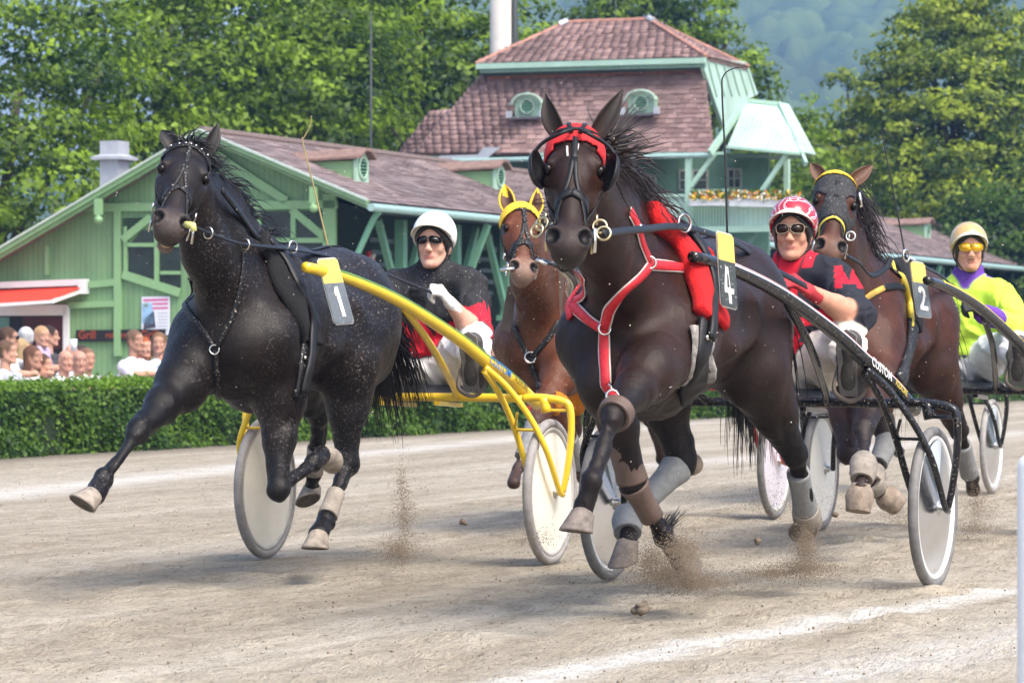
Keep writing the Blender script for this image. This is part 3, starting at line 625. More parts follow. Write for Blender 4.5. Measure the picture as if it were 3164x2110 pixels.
f = Fac(rA, UA + .45)
f.panel('wall', [(-260, 1160), (-260, 905), (623, 425), (1030, 600), (1030, 1160)], GREEN_W, -.10, .10)
for a in ((250, 643, 1045, 632, 24), (368, 650, 368, 1100, 22), (1022, 600, 1022, 1080, 40), (326, 700, 0, 880, 10) if False else (703, 500, 890, 622, 24), (640, 452, 700, 492, 18), (383, 742, 470, 672, 22), (905, 648, 1015, 740, 22), (383, 848, 560, 905, 24), (280, 880, 360, 872, 20), (214, 944, 360, 938, 18), (150, 760, 150, 850, 12)):
    f.board('timber', *a, GREEN_T, 0., .07)
for px in ([(398, 760), (560, 760), (560, 905), (398, 850)], [(440, 712), (560, 712), (560, 760), (398, 760)], [(600, 658), (1000, 652), (1010, 800), (600, 800)]):
    f.panel('window_glass', px, GLASS, .004, .012)
for a in ((392, 757, 560, 757, 11), (392, 700, 392, 850, 10), (488, 690, 488, 880, 13), (500, 843, 560, 843, 10), (803, 655, 803, 790, 15), (910, 652, 910, 790, 15), (700, 655, 700, 790, 15), (600, 743, 1005, 743, 14), (600, 800, 1010, 800, 16)):
    f.board('glazing_bar', *a, GREEN_T, .012, .05)
for k in range(5):
    f.board('louvre_slat', 384, 678 + 10 * k, 448 - 14 * k, 676 + 10 * k, 5, DGREEN, .0, .05); f.board('louvre_slat', 948 + 14 * k, 660 + 10 * k, 1002, 660 + 10 * k, 5, DGREEN, .0, .05)
# doorway, awning, sign, poster
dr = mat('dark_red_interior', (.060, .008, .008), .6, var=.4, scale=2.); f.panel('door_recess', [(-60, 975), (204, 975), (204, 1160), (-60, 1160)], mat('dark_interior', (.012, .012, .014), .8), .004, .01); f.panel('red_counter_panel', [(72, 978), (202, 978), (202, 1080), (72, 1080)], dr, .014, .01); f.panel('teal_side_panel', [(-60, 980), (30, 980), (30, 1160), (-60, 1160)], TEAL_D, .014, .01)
f.board('door_frame', -60, 960, 214, 958, 30, WHITEP, .02, .08); f.board('door_frame', 211, 945, 211, 1160, 16, WHITEP, .02, .08)
aw_t = [f.P(0 - 60, 898), f.P(262, 884)]; aw_b = [f.P(-60, 899) * 0 + (W(UA + .45 - 1.1, *on_u(-60, 946, UA + .45 - 1.1)) - roA), W(UA + .45 - 1.1, *on_u(160, 932, UA + .45 - 1.1)) - roA]
g = Geo(); g.add([aw_t[0], aw_t[1], aw_b[1], aw_b[0]], [(0, 1, 2, 3)]); o = g.obj('awning_cloth', mat('red_awning_cloth', (.62, .045, .022), .7, var=.06), rA); s_ = o.modifiers.new('t', 'SOLIDIFY'); s_.thickness = .012
f.board('awning_cassette', -60, 884, 276, 872, 18, WHITEP, .0, .14); f.board('awning_end_cap', 266, 868, 266, 908, 24, WHITEP, .0, .16)
g = Geo(); g.bar(aw_b[0], aw_b[1] + EV * .03, .05, .05); g.obj('awning_front_bar', WHITEP, rA); g = Geo(); g.bar(aw_b[1], f.P(262, 896), .04, .05); g.obj('awning_arm', ALU_A if False else WHITEP, rA)
f.panel('letter_sign', [(240, 1020), (515, 1017), (515, 1053), (240, 1056)], mat('black_sign', (.008, .007, .008), .4, var=.2), .02, .04)
def wall_text(x, y, txt, size_px, m, du, sq=1., bold=0.):
    p = f.P(x, y, du); k = np.linalg.norm(f.P(x + 1, y) - f.P(x, y)); return decal(rA, 'sign_lettering', txt, size_px * k, m, p, f.P(x + 50, y, du) - f.P(x, y, du), V3(0, 0, 1), sq)
LED = mat('amber_red_lettering', (.30, .05, .015), .6)
wall_text(248, 1046, 'Grill', 32, LED, .068, .95); wall_text(332, 1044, 'robert', 24, LED, .068, 1.0); wall_text(440, 1046, 'Grill', 32, LED, .068, .95)
f.panel('poster', [(440, 917), (527, 916), (527, 1035), (440, 1035)], mat('poster_paper', (.62, .64, .70), .5, var=.04), .02, .012)
PINK = mat('poster_print_magenta', (.50, .12, .28), .5); BLU = mat('poster_print_blue', (.25, .42, .62), .5, var=.3, scale=8); DKP = mat('poster_print_dark', (.06, .06, .09), .5, var=.5, scale=10); YLP = mat('poster_print_yellow', (.62, .52, .06), .5)
for px, m in (([(446, 924), (522, 922), (522, 930), (446, 932)], PINK), ([(474, 936), (522, 935), (522, 942), (474, 943)], PINK), ([(474, 949), (522, 948), (522, 955), (474, 956)], PINK), ([(442, 936), (472, 936), (478, 1000), (442, 1000)], BLU), ([(448, 985), (478, 960), (484, 1012), (446, 1018)], DKP), ([(446, 938), (460, 936), (462, 948), (448, 950)], YLP), ([(460, 1022), (482, 1018), (486, 1030), (462, 1034)], YLP)):
    f.panel('poster_print', px, m, .032, .003)
for k in range(6): f.panel('poster_print', [(490, 966 + 10 * k), (521, 966 + 10 * k), (521, 969 + 10 * k), (490, 969 + 10 * k)], mat('poster_print_grey', (.35, .36, .40), .5), .032, .003)
# chimney with a cap
ch = Fac(rA, UA + 2.2); g = Geo(); c0 = ch.P(354, 620); k = np.linalg.norm(ch.P(355, 620) - ch.P(354, 620)); R_ = np.stack([EU, EV, EZ], 1)
g.box(c0 + EZ * .25, (.40, 56 * k, 1.5), R_); g.obj('chimney_pipe', ZINC, rA); g = Geo(); q = ch.P(354, 491); g.box(q + EZ * .0, (.62, 92 * k, .05), R_).box(q + EZ * .075, (.60, 90 * k, .10), R_, taper=.15); g.obj('chimney_cap', ZINC, rA)
for s in (-1, 1):
    g = Geo(); g.box(q + EV * s * 22 * k - EZ * .06, (.03, .03, .12), R_); g.obj('cap_leg', ZINC, rA)
# dormer vents on the right slope
def dormer(root, x, y, w_px, slope_v, big, um, grille=True, u=None):
    ro = np.array(root.location)
# eave gutter, verandah posts and brackets along the track side
g = Geo(); g.tube([W(UA - .1, vR + .10, zR - .10) - roA, W(UTW + 34, vR + .10, zR - .10) - roA], .065, 10); g.obj('gutter', GUTTER, rA)
g = Geo(); g.tube(spline([W(UA + .25, vR + .1, zR - .14) - roA, W(UA + .3, vR - .1, zR - .4) - roA, W(UA + .2, vR - .62, zR - 1.6) - roA, W(UA + .15, vR - .66, zR - 2.0) - roA], 14), .05, 8); g.obj('downpipe', MOSS, rA)
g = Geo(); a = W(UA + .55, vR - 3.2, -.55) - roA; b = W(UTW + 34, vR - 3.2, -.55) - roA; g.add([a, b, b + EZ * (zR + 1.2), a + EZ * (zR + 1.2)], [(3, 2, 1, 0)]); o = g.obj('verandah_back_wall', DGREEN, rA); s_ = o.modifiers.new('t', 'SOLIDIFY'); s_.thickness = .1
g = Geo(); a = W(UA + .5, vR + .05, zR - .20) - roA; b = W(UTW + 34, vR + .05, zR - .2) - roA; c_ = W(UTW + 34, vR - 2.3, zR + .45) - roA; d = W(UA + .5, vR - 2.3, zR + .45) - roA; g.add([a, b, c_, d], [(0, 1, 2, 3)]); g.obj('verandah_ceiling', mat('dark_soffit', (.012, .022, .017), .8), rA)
for k in range(16):
    u = UA + 2.6 + k * 2.35; vp = vR - .55
    if UTW - .5 < u < UTW + 6.5: continue
    p = W(u, vp, -.55) - roA; g = Geo(); g.box(p + EZ * ((zR + .35) / 2), (.16, .16, zR + .35), R_); g.obj('verandah_post', MOSS, rA); g = Geo(); g.box(p + EZ * 2.15, (.26, .26, .10), R_).box(p + EZ * 1.95, (.22, .22, .06), R_); g.obj('post_collar', MOSS, rA)
    for s in (-1, 1):
        g = Geo(); g.bar(p + EZ * 2.25, p + EZ * (zR + .33) + EU * s * .95, .10, .10); g.obj('post_bracket', MOSS, rA)
    g = Geo(); g.bar(p + EZ * 2.25, p + EZ * (zR + .35) + EV * .6, .10, .10); g.obj('post_bracket', MOSS, rA)
    for q in range(7):
        a = p + EV * -.55 + EZ * (2.2 + .2 * q) + EU * (.55 - .085 * q * 0); g = Geo(); g.bar(a - EU * (.2 + .06 * q), a + EU * (.05 + .06 * q), .02, .07); g.obj('lattice_slat', mat('grey_green_slats', (.10, .14, .14), .7), rA)
for z_ in (1.0, 1.28):
    g = Geo(); g.bar(W(UA + 10, vR + .9, z_ - .0) - roA, W(UA + 40, vR + .9, z_) - roA, .05, .07); g.obj('verandah_rail', TEAL_T, rA)
for k in range(14):
    g = Geo(); p = W(UA + 10 + k * 2.2, vR + .9, -.55) - roA; g.box(p + EZ * .95, (.07, .07, 1.9), R_); g.obj('rail_post', TEAL_T, rA)
def roof_vent(root, x, y, wpx, u, tilt, mcol, long_=1.3):
    """small gabled roof vent with a louvred opening, seen at photo pixel (x, y) of its front"""
    F_ = Fac(root, u); k = np.linalg.norm(F_.P(x + 1, y) - F_.P(x, y)); p = F_.P(x, y); w = wpx * k; hh = w * 1.25
    return p, w, hh
# vents: front faces the track (v+), body runs back into the slope
def vent_a(u, t):
    b = lerp(W(u, vR, zR), W(u, vAp, zAp), t) - roA; e = unit(W(u, vAp, zAp) - W(u, vR, zR)); w, hh = .50, .50; L = hh / e[2] * abs(e @ EV) + .1
    vt = empty('roof_vent'); vt.parent = rA; ft = b + EV * .0
    g = Geo(); prof = [(-w / 2, 0), (w / 2, 0), (w / 2, hh * .72), (w * .22, hh * .98), (-w * .22, hh * .98), (-w / 2, hh * .72)]; g.prism([(x, z) for x, z in prof], ft, EU, EZ, EV * -1, .05); g.obj('vent_front', mat('pale_green_trim', (.33, .50, .38), .6, var=.12), vt)
    g = Geo(); g.prism([(-w / 2 + .03, 0), (w / 2 - .03, 0), (w / 2 - .03, hh * .7), (-w / 2 + .03, hh * .7)], ft - EV * .04, EU, EZ, -EV, L); g.obj('vent_cheeks', GREEN_T, vt)
    M = basis(ft + EZ * hh * .48 + EV * .0, EV); v, ff = lathe([(.15, 0), (.19, 0), (.19, .03), (.15, .03)], 24, M, True); mk('round_frame', v, ff, mat('pale_green_trim', (.33, .50, .38)), vt)
    v, ff = lathe([(0, .004), (.155, .004)], 24, M); mk('louvre_backing', v, ff, DGREEN, vt)
    for q in range(5):
        z = (q - 2) * .055; hw = math.sqrt(max(.001, .15 ** 2 - z * z)); g = Geo(); g.bar(ft + EZ * (hh * .48 + z) - EU * hw + EV * .014, ft + EZ * (hh * .48 + z) + EU * hw + EV * .014, .018, .022, up=EV); g.obj('louvre_slat', MOSS, vt)
    g = Geo(); a = ft + EZ * (hh * 1.03) + EV * .12; b2 = a - EV * (L + .35) - EZ * .06
    for s in (-1, 1): pass
    g.prism([(-w * .62, -.13), (-w * .2, 0), (w * .2, 0), (w * .62, -.13), (w * .62, -.09), (w * .2, .05), (-w * .2, .05), (-w * .62, -.09)], a, EU, EZ, unit(b2 - a), np.linalg.norm(b2 - a)); g.obj('vent_roof', mat('vent_shingle', (.21, .135, .11), .85, var=.3, scale=9.), vt)
for x, y in ((1120, 565), (1545, 588)):
    # find (u, t) on the slope under the pixel
    D = at(x, y, 1.) - V3(0, 0, CAMH); nrm = np.cross(EU, W(UA, vAp, zAp) - W(UA, vR, zR)); t_ = ((W(UA, vR, zR) - V3(0, 0, CAMH)) @ nrm) / (D @ nrm); p = V3(0, 0, CAMH) + D * t_
    u = p @ EU; tt = (p[2] - zR) / (zAp - zR); vent_a(u, tt)
vent_a(91., .55)
rT = empty('judges_tower', W(UTW + 1, -24.6, -.55), 0, 'two-tier tower with red-brown mansard roof, pale teal gable and flowered balcony', 'building'); roT = np.array(rT.location)
def Q(x, y, u): v, z = on_u(x, y, u); return W(u, v, z)
UT = UTW
bl, br_, tr_, tl_ = Q(1285, 474, UT - .3), Q(2203, 471, UT - .3), Q(2173, 214, UT + .7), Q(1486, 238, UT + .7)
shingles(rT, [bl, br_, tr_, tl_], .118, .19, SH_T, th=.016)
shingles(rT, [Q(1232, 474, UT + 1.2), Q(1330, 474, UT + 1.0), Q(1425, 338, UT + 1.3), Q(1328, 350, UT + 1.6)], .118, .19, SH_T, limit=0)
# upper hipped roof
fl, frr = Q(1470, 196, UT + .35), Q(2184, 176, UT + .35); vr_ = frr @ EV; vl_ = fl @ EV; ze = (fl[2] + frr[2]) / 2
fl, frr = W(UT + .35, vl_, ze), W(UT + .35, vr_, ze); bkR, bkL = W(UT + 3.1, vr_, ze), W(UT + 3.1, vl_, ze); r1, r2_ = Q(1752, 74, UT + 1.7), Q(2004, 56, UT + 1.7); zr = (r1[2] + r2_[2]) / 2; r1[2] = r2_[2] = zr
shingles(rT, [fl, frr, r2_, r1], .118, .19, SH_T, limit=0); shingles(rT, [frr, bkR, r2_ + EV * .02, r2_], .118, .19, SH_T, limit=0)
g = Geo(); g.add([p - roT for p in (bkL, fl, r1)] + [p - roT for p in (bkR, bkL, r1, r2_)], [(0, 1, 2), (3, 4, 5, 6)]); g.obj('rear_roof', SH_T, rT)
CAP = mat('copper_hip_cap', (.36, .17, .12), .7, var=.3, scale=4.)
for a, b in ((fl, r1), (frr, r2_), (r1, r2_), (bkR, r2_)):
    g = Geo(); g.tube([a - roT, b - roT], .045, 7); g.obj('hip_cap', CAP, rT)
for p, d in ((r1, fl), (r2_, frr)):
    g = Geo(); g.tube([p - roT + (0, 0, .02), lerp(p, d, .09) - roT + (0, 0, .02)], .075, 8); g.obj('zinc_cap', ZINC, rT)
f = Fac(rT, UT + .35); R_ = np.stack([EU, EV, EZ], 1)
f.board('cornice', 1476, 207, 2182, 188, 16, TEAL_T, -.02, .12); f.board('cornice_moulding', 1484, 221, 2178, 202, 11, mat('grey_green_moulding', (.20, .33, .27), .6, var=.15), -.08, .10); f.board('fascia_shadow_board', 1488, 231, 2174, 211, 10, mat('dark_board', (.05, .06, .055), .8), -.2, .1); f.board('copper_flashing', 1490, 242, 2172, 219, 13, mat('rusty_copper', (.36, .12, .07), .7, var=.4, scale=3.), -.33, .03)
# right face with boarding
g = Geo()
def VQ(x, y, v): u, z = on_v(x, y, v); return W(u, v, z)
pts = [(2180, 180), (2308, 192), (2342, 292), (2300, 312), (2236, 392), (2176, 214)]; a = [VQ(x, y, vr_ - .06) - roT for x, y in pts]; n = len(a); b = [p - EV * .08 for p in a]
g.add(a + b, [tuple(range(n - 1, -1, -1)), tuple(range(n, 2 * n))] + [(i, (i + 1) % n, (i + 1) % n + n, i + n) for i in range(n)]); g.obj('gable_boarding', TEAL_W, rT)
for k in range(6):
    t = k / 5; p, q = VQ(2186 + 118 * t, 186 + 10 * t, vr_ - .05) - roT, VQ(2215 + 118 * t, 300 - 6 * t, vr_ - .05) - roT; g = Geo(); g.bar(p, q, .035, .03, up=EV); g.obj('cover_strip', TEAL_T, rT)
# balcony canopy: boarded front slope with fascias, right return
cTL, cTR, cBR, cBL = Q(2306, 313, UT + .7), Q(2410, 323, UT + .9), Q(2470, 474, UT - .45), Q(2246, 455, UT - .45); g = Geo(); a = [p - roT for p in (cTL, cTR, cBR, cBL)]; b = [p + EU * .05 - EZ * .03 for p in a]
g.add(a + b, [(0, 1, 2, 3), (7, 6, 5, 4)] + [(i + 4, (i + 1) % 4 + 4, (i + 1) % 4, i) for i in range(4)]); g.obj('canopy_front', TEAL_W, rT)
g = Geo(); e1_, e2_ = cTR + EU * .5, cBR + EU * 1.0; a = [p - roT for p in (cTR, e1_, e2_, cBR)]; g.add(a, [(0, 1, 2, 3)]); o = g.obj('canopy_side', TEAL_W, rT); s_ = o.modifiers.new('t', 'SOLIDIFY'); s_.thickness = .05
g = Geo(); a = [p - roT for p in (cTL, cTL + EU * .5, e1_, cTR)]; g.add(a, [(0, 1, 2, 3)]); o = g.obj('canopy_top', TEAL_W, rT); s_ = o.modifiers.new('t', 'SOLIDIFY'); s_.thickness = .05
for a, b, w in ((Q(2306, 313, UT + .66), Q(2194, 474, UT - .5), .14), (cTR - EU * .04, Q(2490, 508, UT - .5), .11), (Q(2306, 312, UT + .66), cTR - EU * .04, .06), (cBL - EU * .04, Q(2472, 476, UT - .5), .05)):
    g = Geo(); g.bar(a - roT, b - roT, .06, w, up=EZ); g.obj('canopy_fascia', TEAL_T, rT)
g = Geo(); s1_, s2_, s3_, s4_ = Q(2200, 474, UT - .4), cBR + EU * .04, cBR + EU * 1.0, Q(2200, 474, UT - .4) + EU * 2.6; g.add([p - roT - EZ * .03 for p in (s1_, s2_, s3_, s4_)], [(0, 1, 2, 3)]); g.obj('canopy_soffit', mat('dark_teal_soffit', (.13, .22, .18), .7), rT)
# walls, balcony
f2 = Fac(rT, UT + 1.0); f2.panel('wall', [(1300, 474), (2375, 474), (2375, 1150), (1300, 1150)], TEAL_D, -.1, .1)
for px in ((1985, 540, 2030, 598), (2098, 524, 2190, 590), (2248, 520, 2294, 584)):
    x0, y0, x1, y1 = px; f2.panel('picture_frame', [(x0, y0), (x1, y0), (x1, y1), (x0, y1)], mat('grey_frame', (.30, .34, .32), .6), .004, .02); f2.panel('window_pane', [(x0 + 7, y0 + 7), (x1 - 7, y0 + 7), (x1 - 7, y1 - 6), (x0 + 7, y1 - 6)], GLASS, .026, .008)
    xm = (x0 + x1) / 2; f2.board('pane_bar', xm, y0 + 5, xm, y1 - 5, 4, MATS['grey_frame'], .034, .02); f2.board('pane_bar', x0 + 5, (y0 + y1) / 2, x1 - 5, (y0 + y1) / 2, 3, MATS['grey_frame'], .034, .02)
f3 = Fac(rT, UT - .3)
f3.board('balcony_post', 2131, 474, 2131, 690, 17, TEAL_T, 0, .12); f3.board('balcony_post', 2342, 476, 2342, 610, 15, TEAL_T, -2.0, .12); f3.board('corner_brace', 2212, 476, 2138, 578, 13, TEAL_T, .02, .09); f3.board('corner_brace', 2434, 478, 2352, 598, 13, TEAL_T, .02, .09); f3.board('eave_beam', 1640, 477, 2240, 474, 8, TEAL_T, -.05, .06)
f3.panel('parapet_panel', [(1980, 606), (2126, 606), (2126, 690), (1980, 690)], TEAL_W, 0, .05); f3.board('parapet_rail', 1980, 605, 2126, 605, 8, TEAL_T, .02, .09)
f3.panel('parapet_panel', [(2252, 640), (2420, 636), (2420, 700), (2252, 704)], TEAL_W, 0, .05); f3.panel('parapet_backing', [(2138, 640), (2252, 640), (2252, 706), (2138, 706)], TEAL_D, -.06, .03)
for k in range(13): f3.board('baluster', 2142 + 9 * k, 640, 2142 + 9 * k, 705, 5.5, TEAL_T, 0, .03)
f3.board('balcony_sill', 2120, 712, 2420, 706, 18, TEAL_T, 0, .14); f3.board('balcony_handrail', 2138, 590, 2252, 588, 6, TEAL_T, .0, .06); f3.board('balcony_handrail', 2258, 588, 2480, 604, 6, TEAL_T, .0, .06)
for k, (x, y) in enumerate(((2150, 722), (2240, 722), (2330, 720))): f3.board('balcony_bracket', x, y, x - 30, y + 60, 14, TEAL_D, -.1, .1)
# flower boxes
for j, (x0, x1, y0, y1) in enumerate(((2137, 2248, 616, 637), (2260, 2486, 614, 638))):
    fb = Fac(rT, UT - .45); fb.panel('flower_box', [(x0, y0), (x1, y0 + (6 if j else 0)), (x1, y1 + (5 if j else 0)), (x0, y1)], mat('white_planter', (.62, .64, .66), .6, var=.08), 0, .16)
    rs = np.random.default_rng(60 + j); n = 900 if j else 450; xs = rs.uniform(x0, x1, n); ys = rs.uniform(y0 - 26, y0 + 8, n) - 4 * np.sin(xs * .1); P = np.array([fb.P(x, y) - EU * rs.uniform(-.02, .2) for x, y in zip(xs, ys)]); Nn = -EU * .7 + rs.normal(0, .5, (n, 3)); Nn /= np.linalg.norm(Nn, axis=1)[:, None]
    v, ff, c = leaves(P, Nn, .055, rs, np.clip(rs.normal(.4, .25, n), 0, 1), .6); tag(mk('flower_foliage', v, ff, LEAF_A, rT, False, c), kind='stuff')
    for nm, col in (('yellow', (.75, .50, .02)), ('orange', (.62, .18, .02)), ('white', (.7, .66, .6))):
        n = 46 if j else 20; xs = rs.uniform(x0, x1, n); ys = rs.uniform(y0 - 24, y0 + 4, n); P = np.array([fb.P(x, y) - EU * .2 for x, y in zip(xs, ys)]); Nn = -EU * .8 + rs.normal(0, .4, (n, 3)); Nn /= np.linalg.norm(Nn, axis=1)[:, None]; v, ff, c = leaves(P, Nn, .055, rs, np.ones(n), .95); tag(mk('blossoms', v, ff, mat(nm + '_blossom', col, .6), rT, False), kind='stuff')
# dormers on the mansard
def tower_dormer(x, y, wpx):
    u = UT + .05; F_ = Fac(rT, u); p = F_.P(x, y); k = np.linalg.norm(F_.P(x + 1, y) - p); w = wpx * k; h_ = w * .80; dm = empty('dormer'); dm.parent = rT
    top = [(w * .5 * math.cos(a), h_ * .62 + h_ * .36 * math.sin(a)) for a in np.linspace(0, math.pi, 11)]; g = Geo(); g.prism([(-w * .5, 0), (w * .5, 0)] + top, p, EV, EZ, EU, .8); g.obj('dormer_front', mat('mossy_green_dormer', (.22, .34, .26), .7, var=.3, scale=5.), dm)
    arc = [(w * .56 * math.cos(a), h_ * .62 + h_ * .42 * math.sin(a)) for a in np.linspace(0, math.pi, 13)]; v, ff = tube([p + EV * x_ + EZ * z_ - EU * .06 for x_, z_ in [(w * .66, h_ * .60)] + arc + [(-w * .66, h_ * .60)]], .035, 6); mk('dormer_hood', v, ff, mat('mossy_copper', (.28, .38, .31), .7, var=.3), dm)
    M = basis(p + EZ * h_ * .48 - EU * .012, -EU); v, ff = lathe([(0, .0), (w * .24, .0)], 20, M); mk('louvre_backing', v, ff, DGREEN, dm); v, ff = lathe([(w * .23, 0), (w * .29, 0), (w * .29, .03), (w * .23, .03)], 20, M, True); mk('round_frame', v, ff, MATS['mossy_copper'], dm)
    for q in range(4):
        z = (q - 1.5) * w * .1; hw = math.sqrt(max(.001, (w * .23) ** 2 - z * z)); g = Geo(); g.bar(p + EZ * (h_ * .48 + z) - EV * hw - EU * .02, p + EZ * (h_ * .48 + z) + EV * hw - EU * .02, .02, .025); g.obj('louvre_slat', MOSS, dm)
    g = Geo(); g.bar(p - EV * w * .68 - EU * .05 - EZ * .02, p + EV * w * .68 - EU * .05 - EZ * .02, .16, .05); g.obj('dormer_sill', mat('dark_lead', (.10, .10, .11), .6), dm)
    for s in (-1, 1): g = Geo(); g.box(p + EV * s * w * .66 - EU * .1 + EZ * .05, (.10, .10, .14), R_); g.obj('sill_block', ZINC, dm)
tower_dormer(1630, 362, 78); tower_dormer(1981, 352, 80)
f4 = Fac(rT, UT - .36); f4.panel('zinc_flashing', [(1342, 494), (1500, 494), (1548, 456), (1494, 456), (1478, 478), (1362, 482)], ZINC, 0, .02)
g = Geo(); g.tube([Q(1400, 498, UT - .42) - roT, Q(2200, 480, UT - .42) - roT], .05, 8); g.obj('gutter', mat('blue_grey_gutter', (.28, .42, .40)), rT)
# masts
m_ = empty('mast', (*at(1547, 1084, 75.5)[:2], -.55), 0, 'thick pale concrete mast rising behind the tower roof', 'mast'); g = Geo(); g.tube([(0, 0, 0), (0, 0, 6), (0, 0, 14)], [.25, .24, .225], 16); g.obj('column', mat('pale_concrete', (.50, .48, .45), .85, var=.12, scale=3.), m_, True); g = Geo(); g.tube([(.31, 0, 0), (.30, 0, 14)], .07, 8); g.obj('cable_pipe', mat('dark_pipe', (.03, .04, .04), .6), m_, True); g = Geo(); g.box((.33, -.05, 7.8), (.2, .1, .06)); g.obj('clamp', ZINC, m_)
def thin_mast(x, ytop, d, r, lab):
    b = at(x, 1084, d); t = at(x, ytop, d)[2] + .55; m2 = empty('mast', (b[0], b[1], -.55), 0, lab, 'mast'); g = Geo(); g.tube([(0, 0, 0), (0, 0, t * .6), (.0, 0, t)], [r, r * .8, r * .5], 8); g.obj('pole', mat('dark_pipe', (.03, .04, .04)), m2, True)
thin_mast(1146, 40, 68.5, .035, 'thin dark mast standing among the trees above the pavilion ridge'); thin_mast(1902, -80, 76., .022, 'thin dark aerial rising behind the tower ridge')
# ------------------------------------------------------------------ horses
def ear_mesh(base, tip, face, w=.036):
    base, tip = V3(*base), V3(*tip); ax = tip - base; L = np.linalg.norm(ax); ax /= L
    face = np.array(face, float); face = unit(face - ax * (face @ ax)); sd = np.cross(ax, face); V = []; Fc = []; nt = 10; nr = 12
    for i in range(nt + 1):
        t = i / nt; ww = w * (math.sin(math.pi * min(1, .22 + .8 * t)) ** .8 if t < .999 else .05); ww = max(ww, .003)
        lean = face * (.018 * math.sin(math.pi * t) - .02 * t * t)
        c = base + ax * L * t + lean
        for j in range(nr):
            a = math.pi * (j / (nr / 2 - 1)) if j < nr // 2 else 0
            if j < nr // 2:
                x, y = math.cos(a), -math.sin(a) * .9
            else:
                a = math.pi * (1 - (j - nr // 2) / (nr / 2 - 1)); x, y = math.cos(a) * .86, -math.sin(a) * .62 + .04
            V.append(c + sd * x * ww + face * y * ww)
    for i in range(nt):
        for j in range(nr):
            k = (j + 1) % nr; Fc.append((i * nr + j, i * nr + k, i * nr + nr + k, i * nr + nr + j))
    return V, Fc
def hoof_mesh(c, t, front, r=.043):
    """hoof wall from the coronet to the shoe, longer at the toe, with a recessed sole"""
    c, t = np.array(c), np.array(t); ax = unit(t - c); M = basis(c, ax, front); L = np.linalg.norm(t - c); n = 22; V = []; F_ = []
    prof = [(-.12, .80), (-.03, .97), (.0, 1.02), (.12, 1.06), (.5, 1.22), (.9, 1.40), (1., 1.43), (1.02, 1.30), (.93, 1.12), (.90, .3)]
    for k, q in prof:
        for j in range(n):
            a = 2 * math.pi * j / n; ca, sa = math.cos(a), math.sin(a); fx = 1.10 if ca > 0 else .92; kk = max(0, k)
            V.append((r * q * ca * fx + .024 * kk, r * q * sa * .98, L * k + kk * .020 * (ca - .2)))
    for i in range(len(prof) - 1):
        for j in range(n): q = (j + 1) % n; F_.append((i * n + j, i * n + q, i * n + n + q, i * n + n + j))
    F_ += [tuple(range(n - 1, -1, -1)), tuple(range((len(prof) - 1) * n, len(prof) * n))]
    return np.array(V) @ M[:3, :3].T + M[:3, 3], F_
def boot_mesh(a, b, ra, rb, mid=None, th=.006, seg=18, front=None):
    a, b = np.array(a), np.array(b); L = np.linalg.norm(b - a); M = basis(a, b - a, front); mid = mid or (ra + rb) / 2
    pr = [(ra * .8, .004), (ra, 0), (ra * 1.02, L * .06), (lerp(ra, mid, .7), L * .25), (mid, L * .5), (lerp(mid, rb, .7), L * .75), (rb * 1.02, L * .95), (rb, L), (rb * .8, L - .004)]
    return lathe([(float(x), float(z)) for x, z in pr], seg, M)
def patch(name, v, f, nrm, keep, off, m, parent, th=.004, relax=0):
    """a close-fitting cover: the part of the skin where keep is true, lifted by off"""
    kf = keep[f].all(1); g = f[kf]; used = np.unique(g); mp = np.full(len(v), -1); mp[used] = np.arange(len(used))
    p = v[used] + nrm[used] * off
    o = mk(name, p, mp[g], m, parent, True)
    s = o.modifiers.new('thickness', 'SOLIDIFY'); s.thickness = th; s.offset = 1.
    return o

def coat_mat(name, rough, dirt, dlo, damt, warm=.75):
    m, n, l, p = _nt(name); a = n.new('ShaderNodeAttribute'); a.attribute_name = 'Col'
    t = _noise(n, l, 5., 6, .65); r = _ramp(n, l, t.outputs[0], [(.3, (.62,) * 3), (.7, (1.4,) * 3)]); o = _mix(n, l, 1., a.outputs['Color'], r.outputs[0], 'MULTIPLY')
    t = _noise(n, l, 2.2, 3); r = _ramp(n, l, t.outputs[0], [(.42, (0, 0, 0)), (.68, (warm,) * 3)]); wm = _mix(n, l, 1., o, (2.1, 1.25, .85), 'MULTIPLY'); o = _mix(n, l, r.outputs[0], o, wm)
    hair = _noise(n, l, 1., 3, .7, sc3=(45., 260., 130.)); r = _ramp(n, l, hair.outputs[0], [(.3, (.7,) * 3), (.7, (1.35,) * 3)]); o = _mix(n, l, .8, o, r.outputs[0], 'MULTIPLY')
    big = _noise(n, l, 2.6, 2); rb = _ramp(n, l, big.outputs[0], [(.40, (.06,) * 3), (.62, (1,) * 3)])
    for sc_, lo, am in ((46., dlo + .045, damt), (120., dlo, damt * .9)):
        t2 = _noise(n, l, sc_, 2, .6, sc3=(.55, 1.2, 1.)); r2 = _ramp(n, l, t2.outputs[0], [(lo, (0, 0, 0)), (lo + .05, (am,) * 3)]); fac = _mix(n, l, 1., r2.outputs[0], rb.outputs[0], 'MULTIPLY'); o = _mix(n, l, fac, o, dirt)
    l.new(o, p.inputs['Base Color']); p.inputs['Specular IOR Level'].default_value = .22
    rr = _ramp(n, l, hair.outputs[0], [(.3, (rough - .12,) * 3), (.7, (rough + .14,) * 3)]); l.new(rr.outputs[0], p.inputs['Roughness'])
    _bump(n, l, hair.outputs[0], p, .55, .004); return m
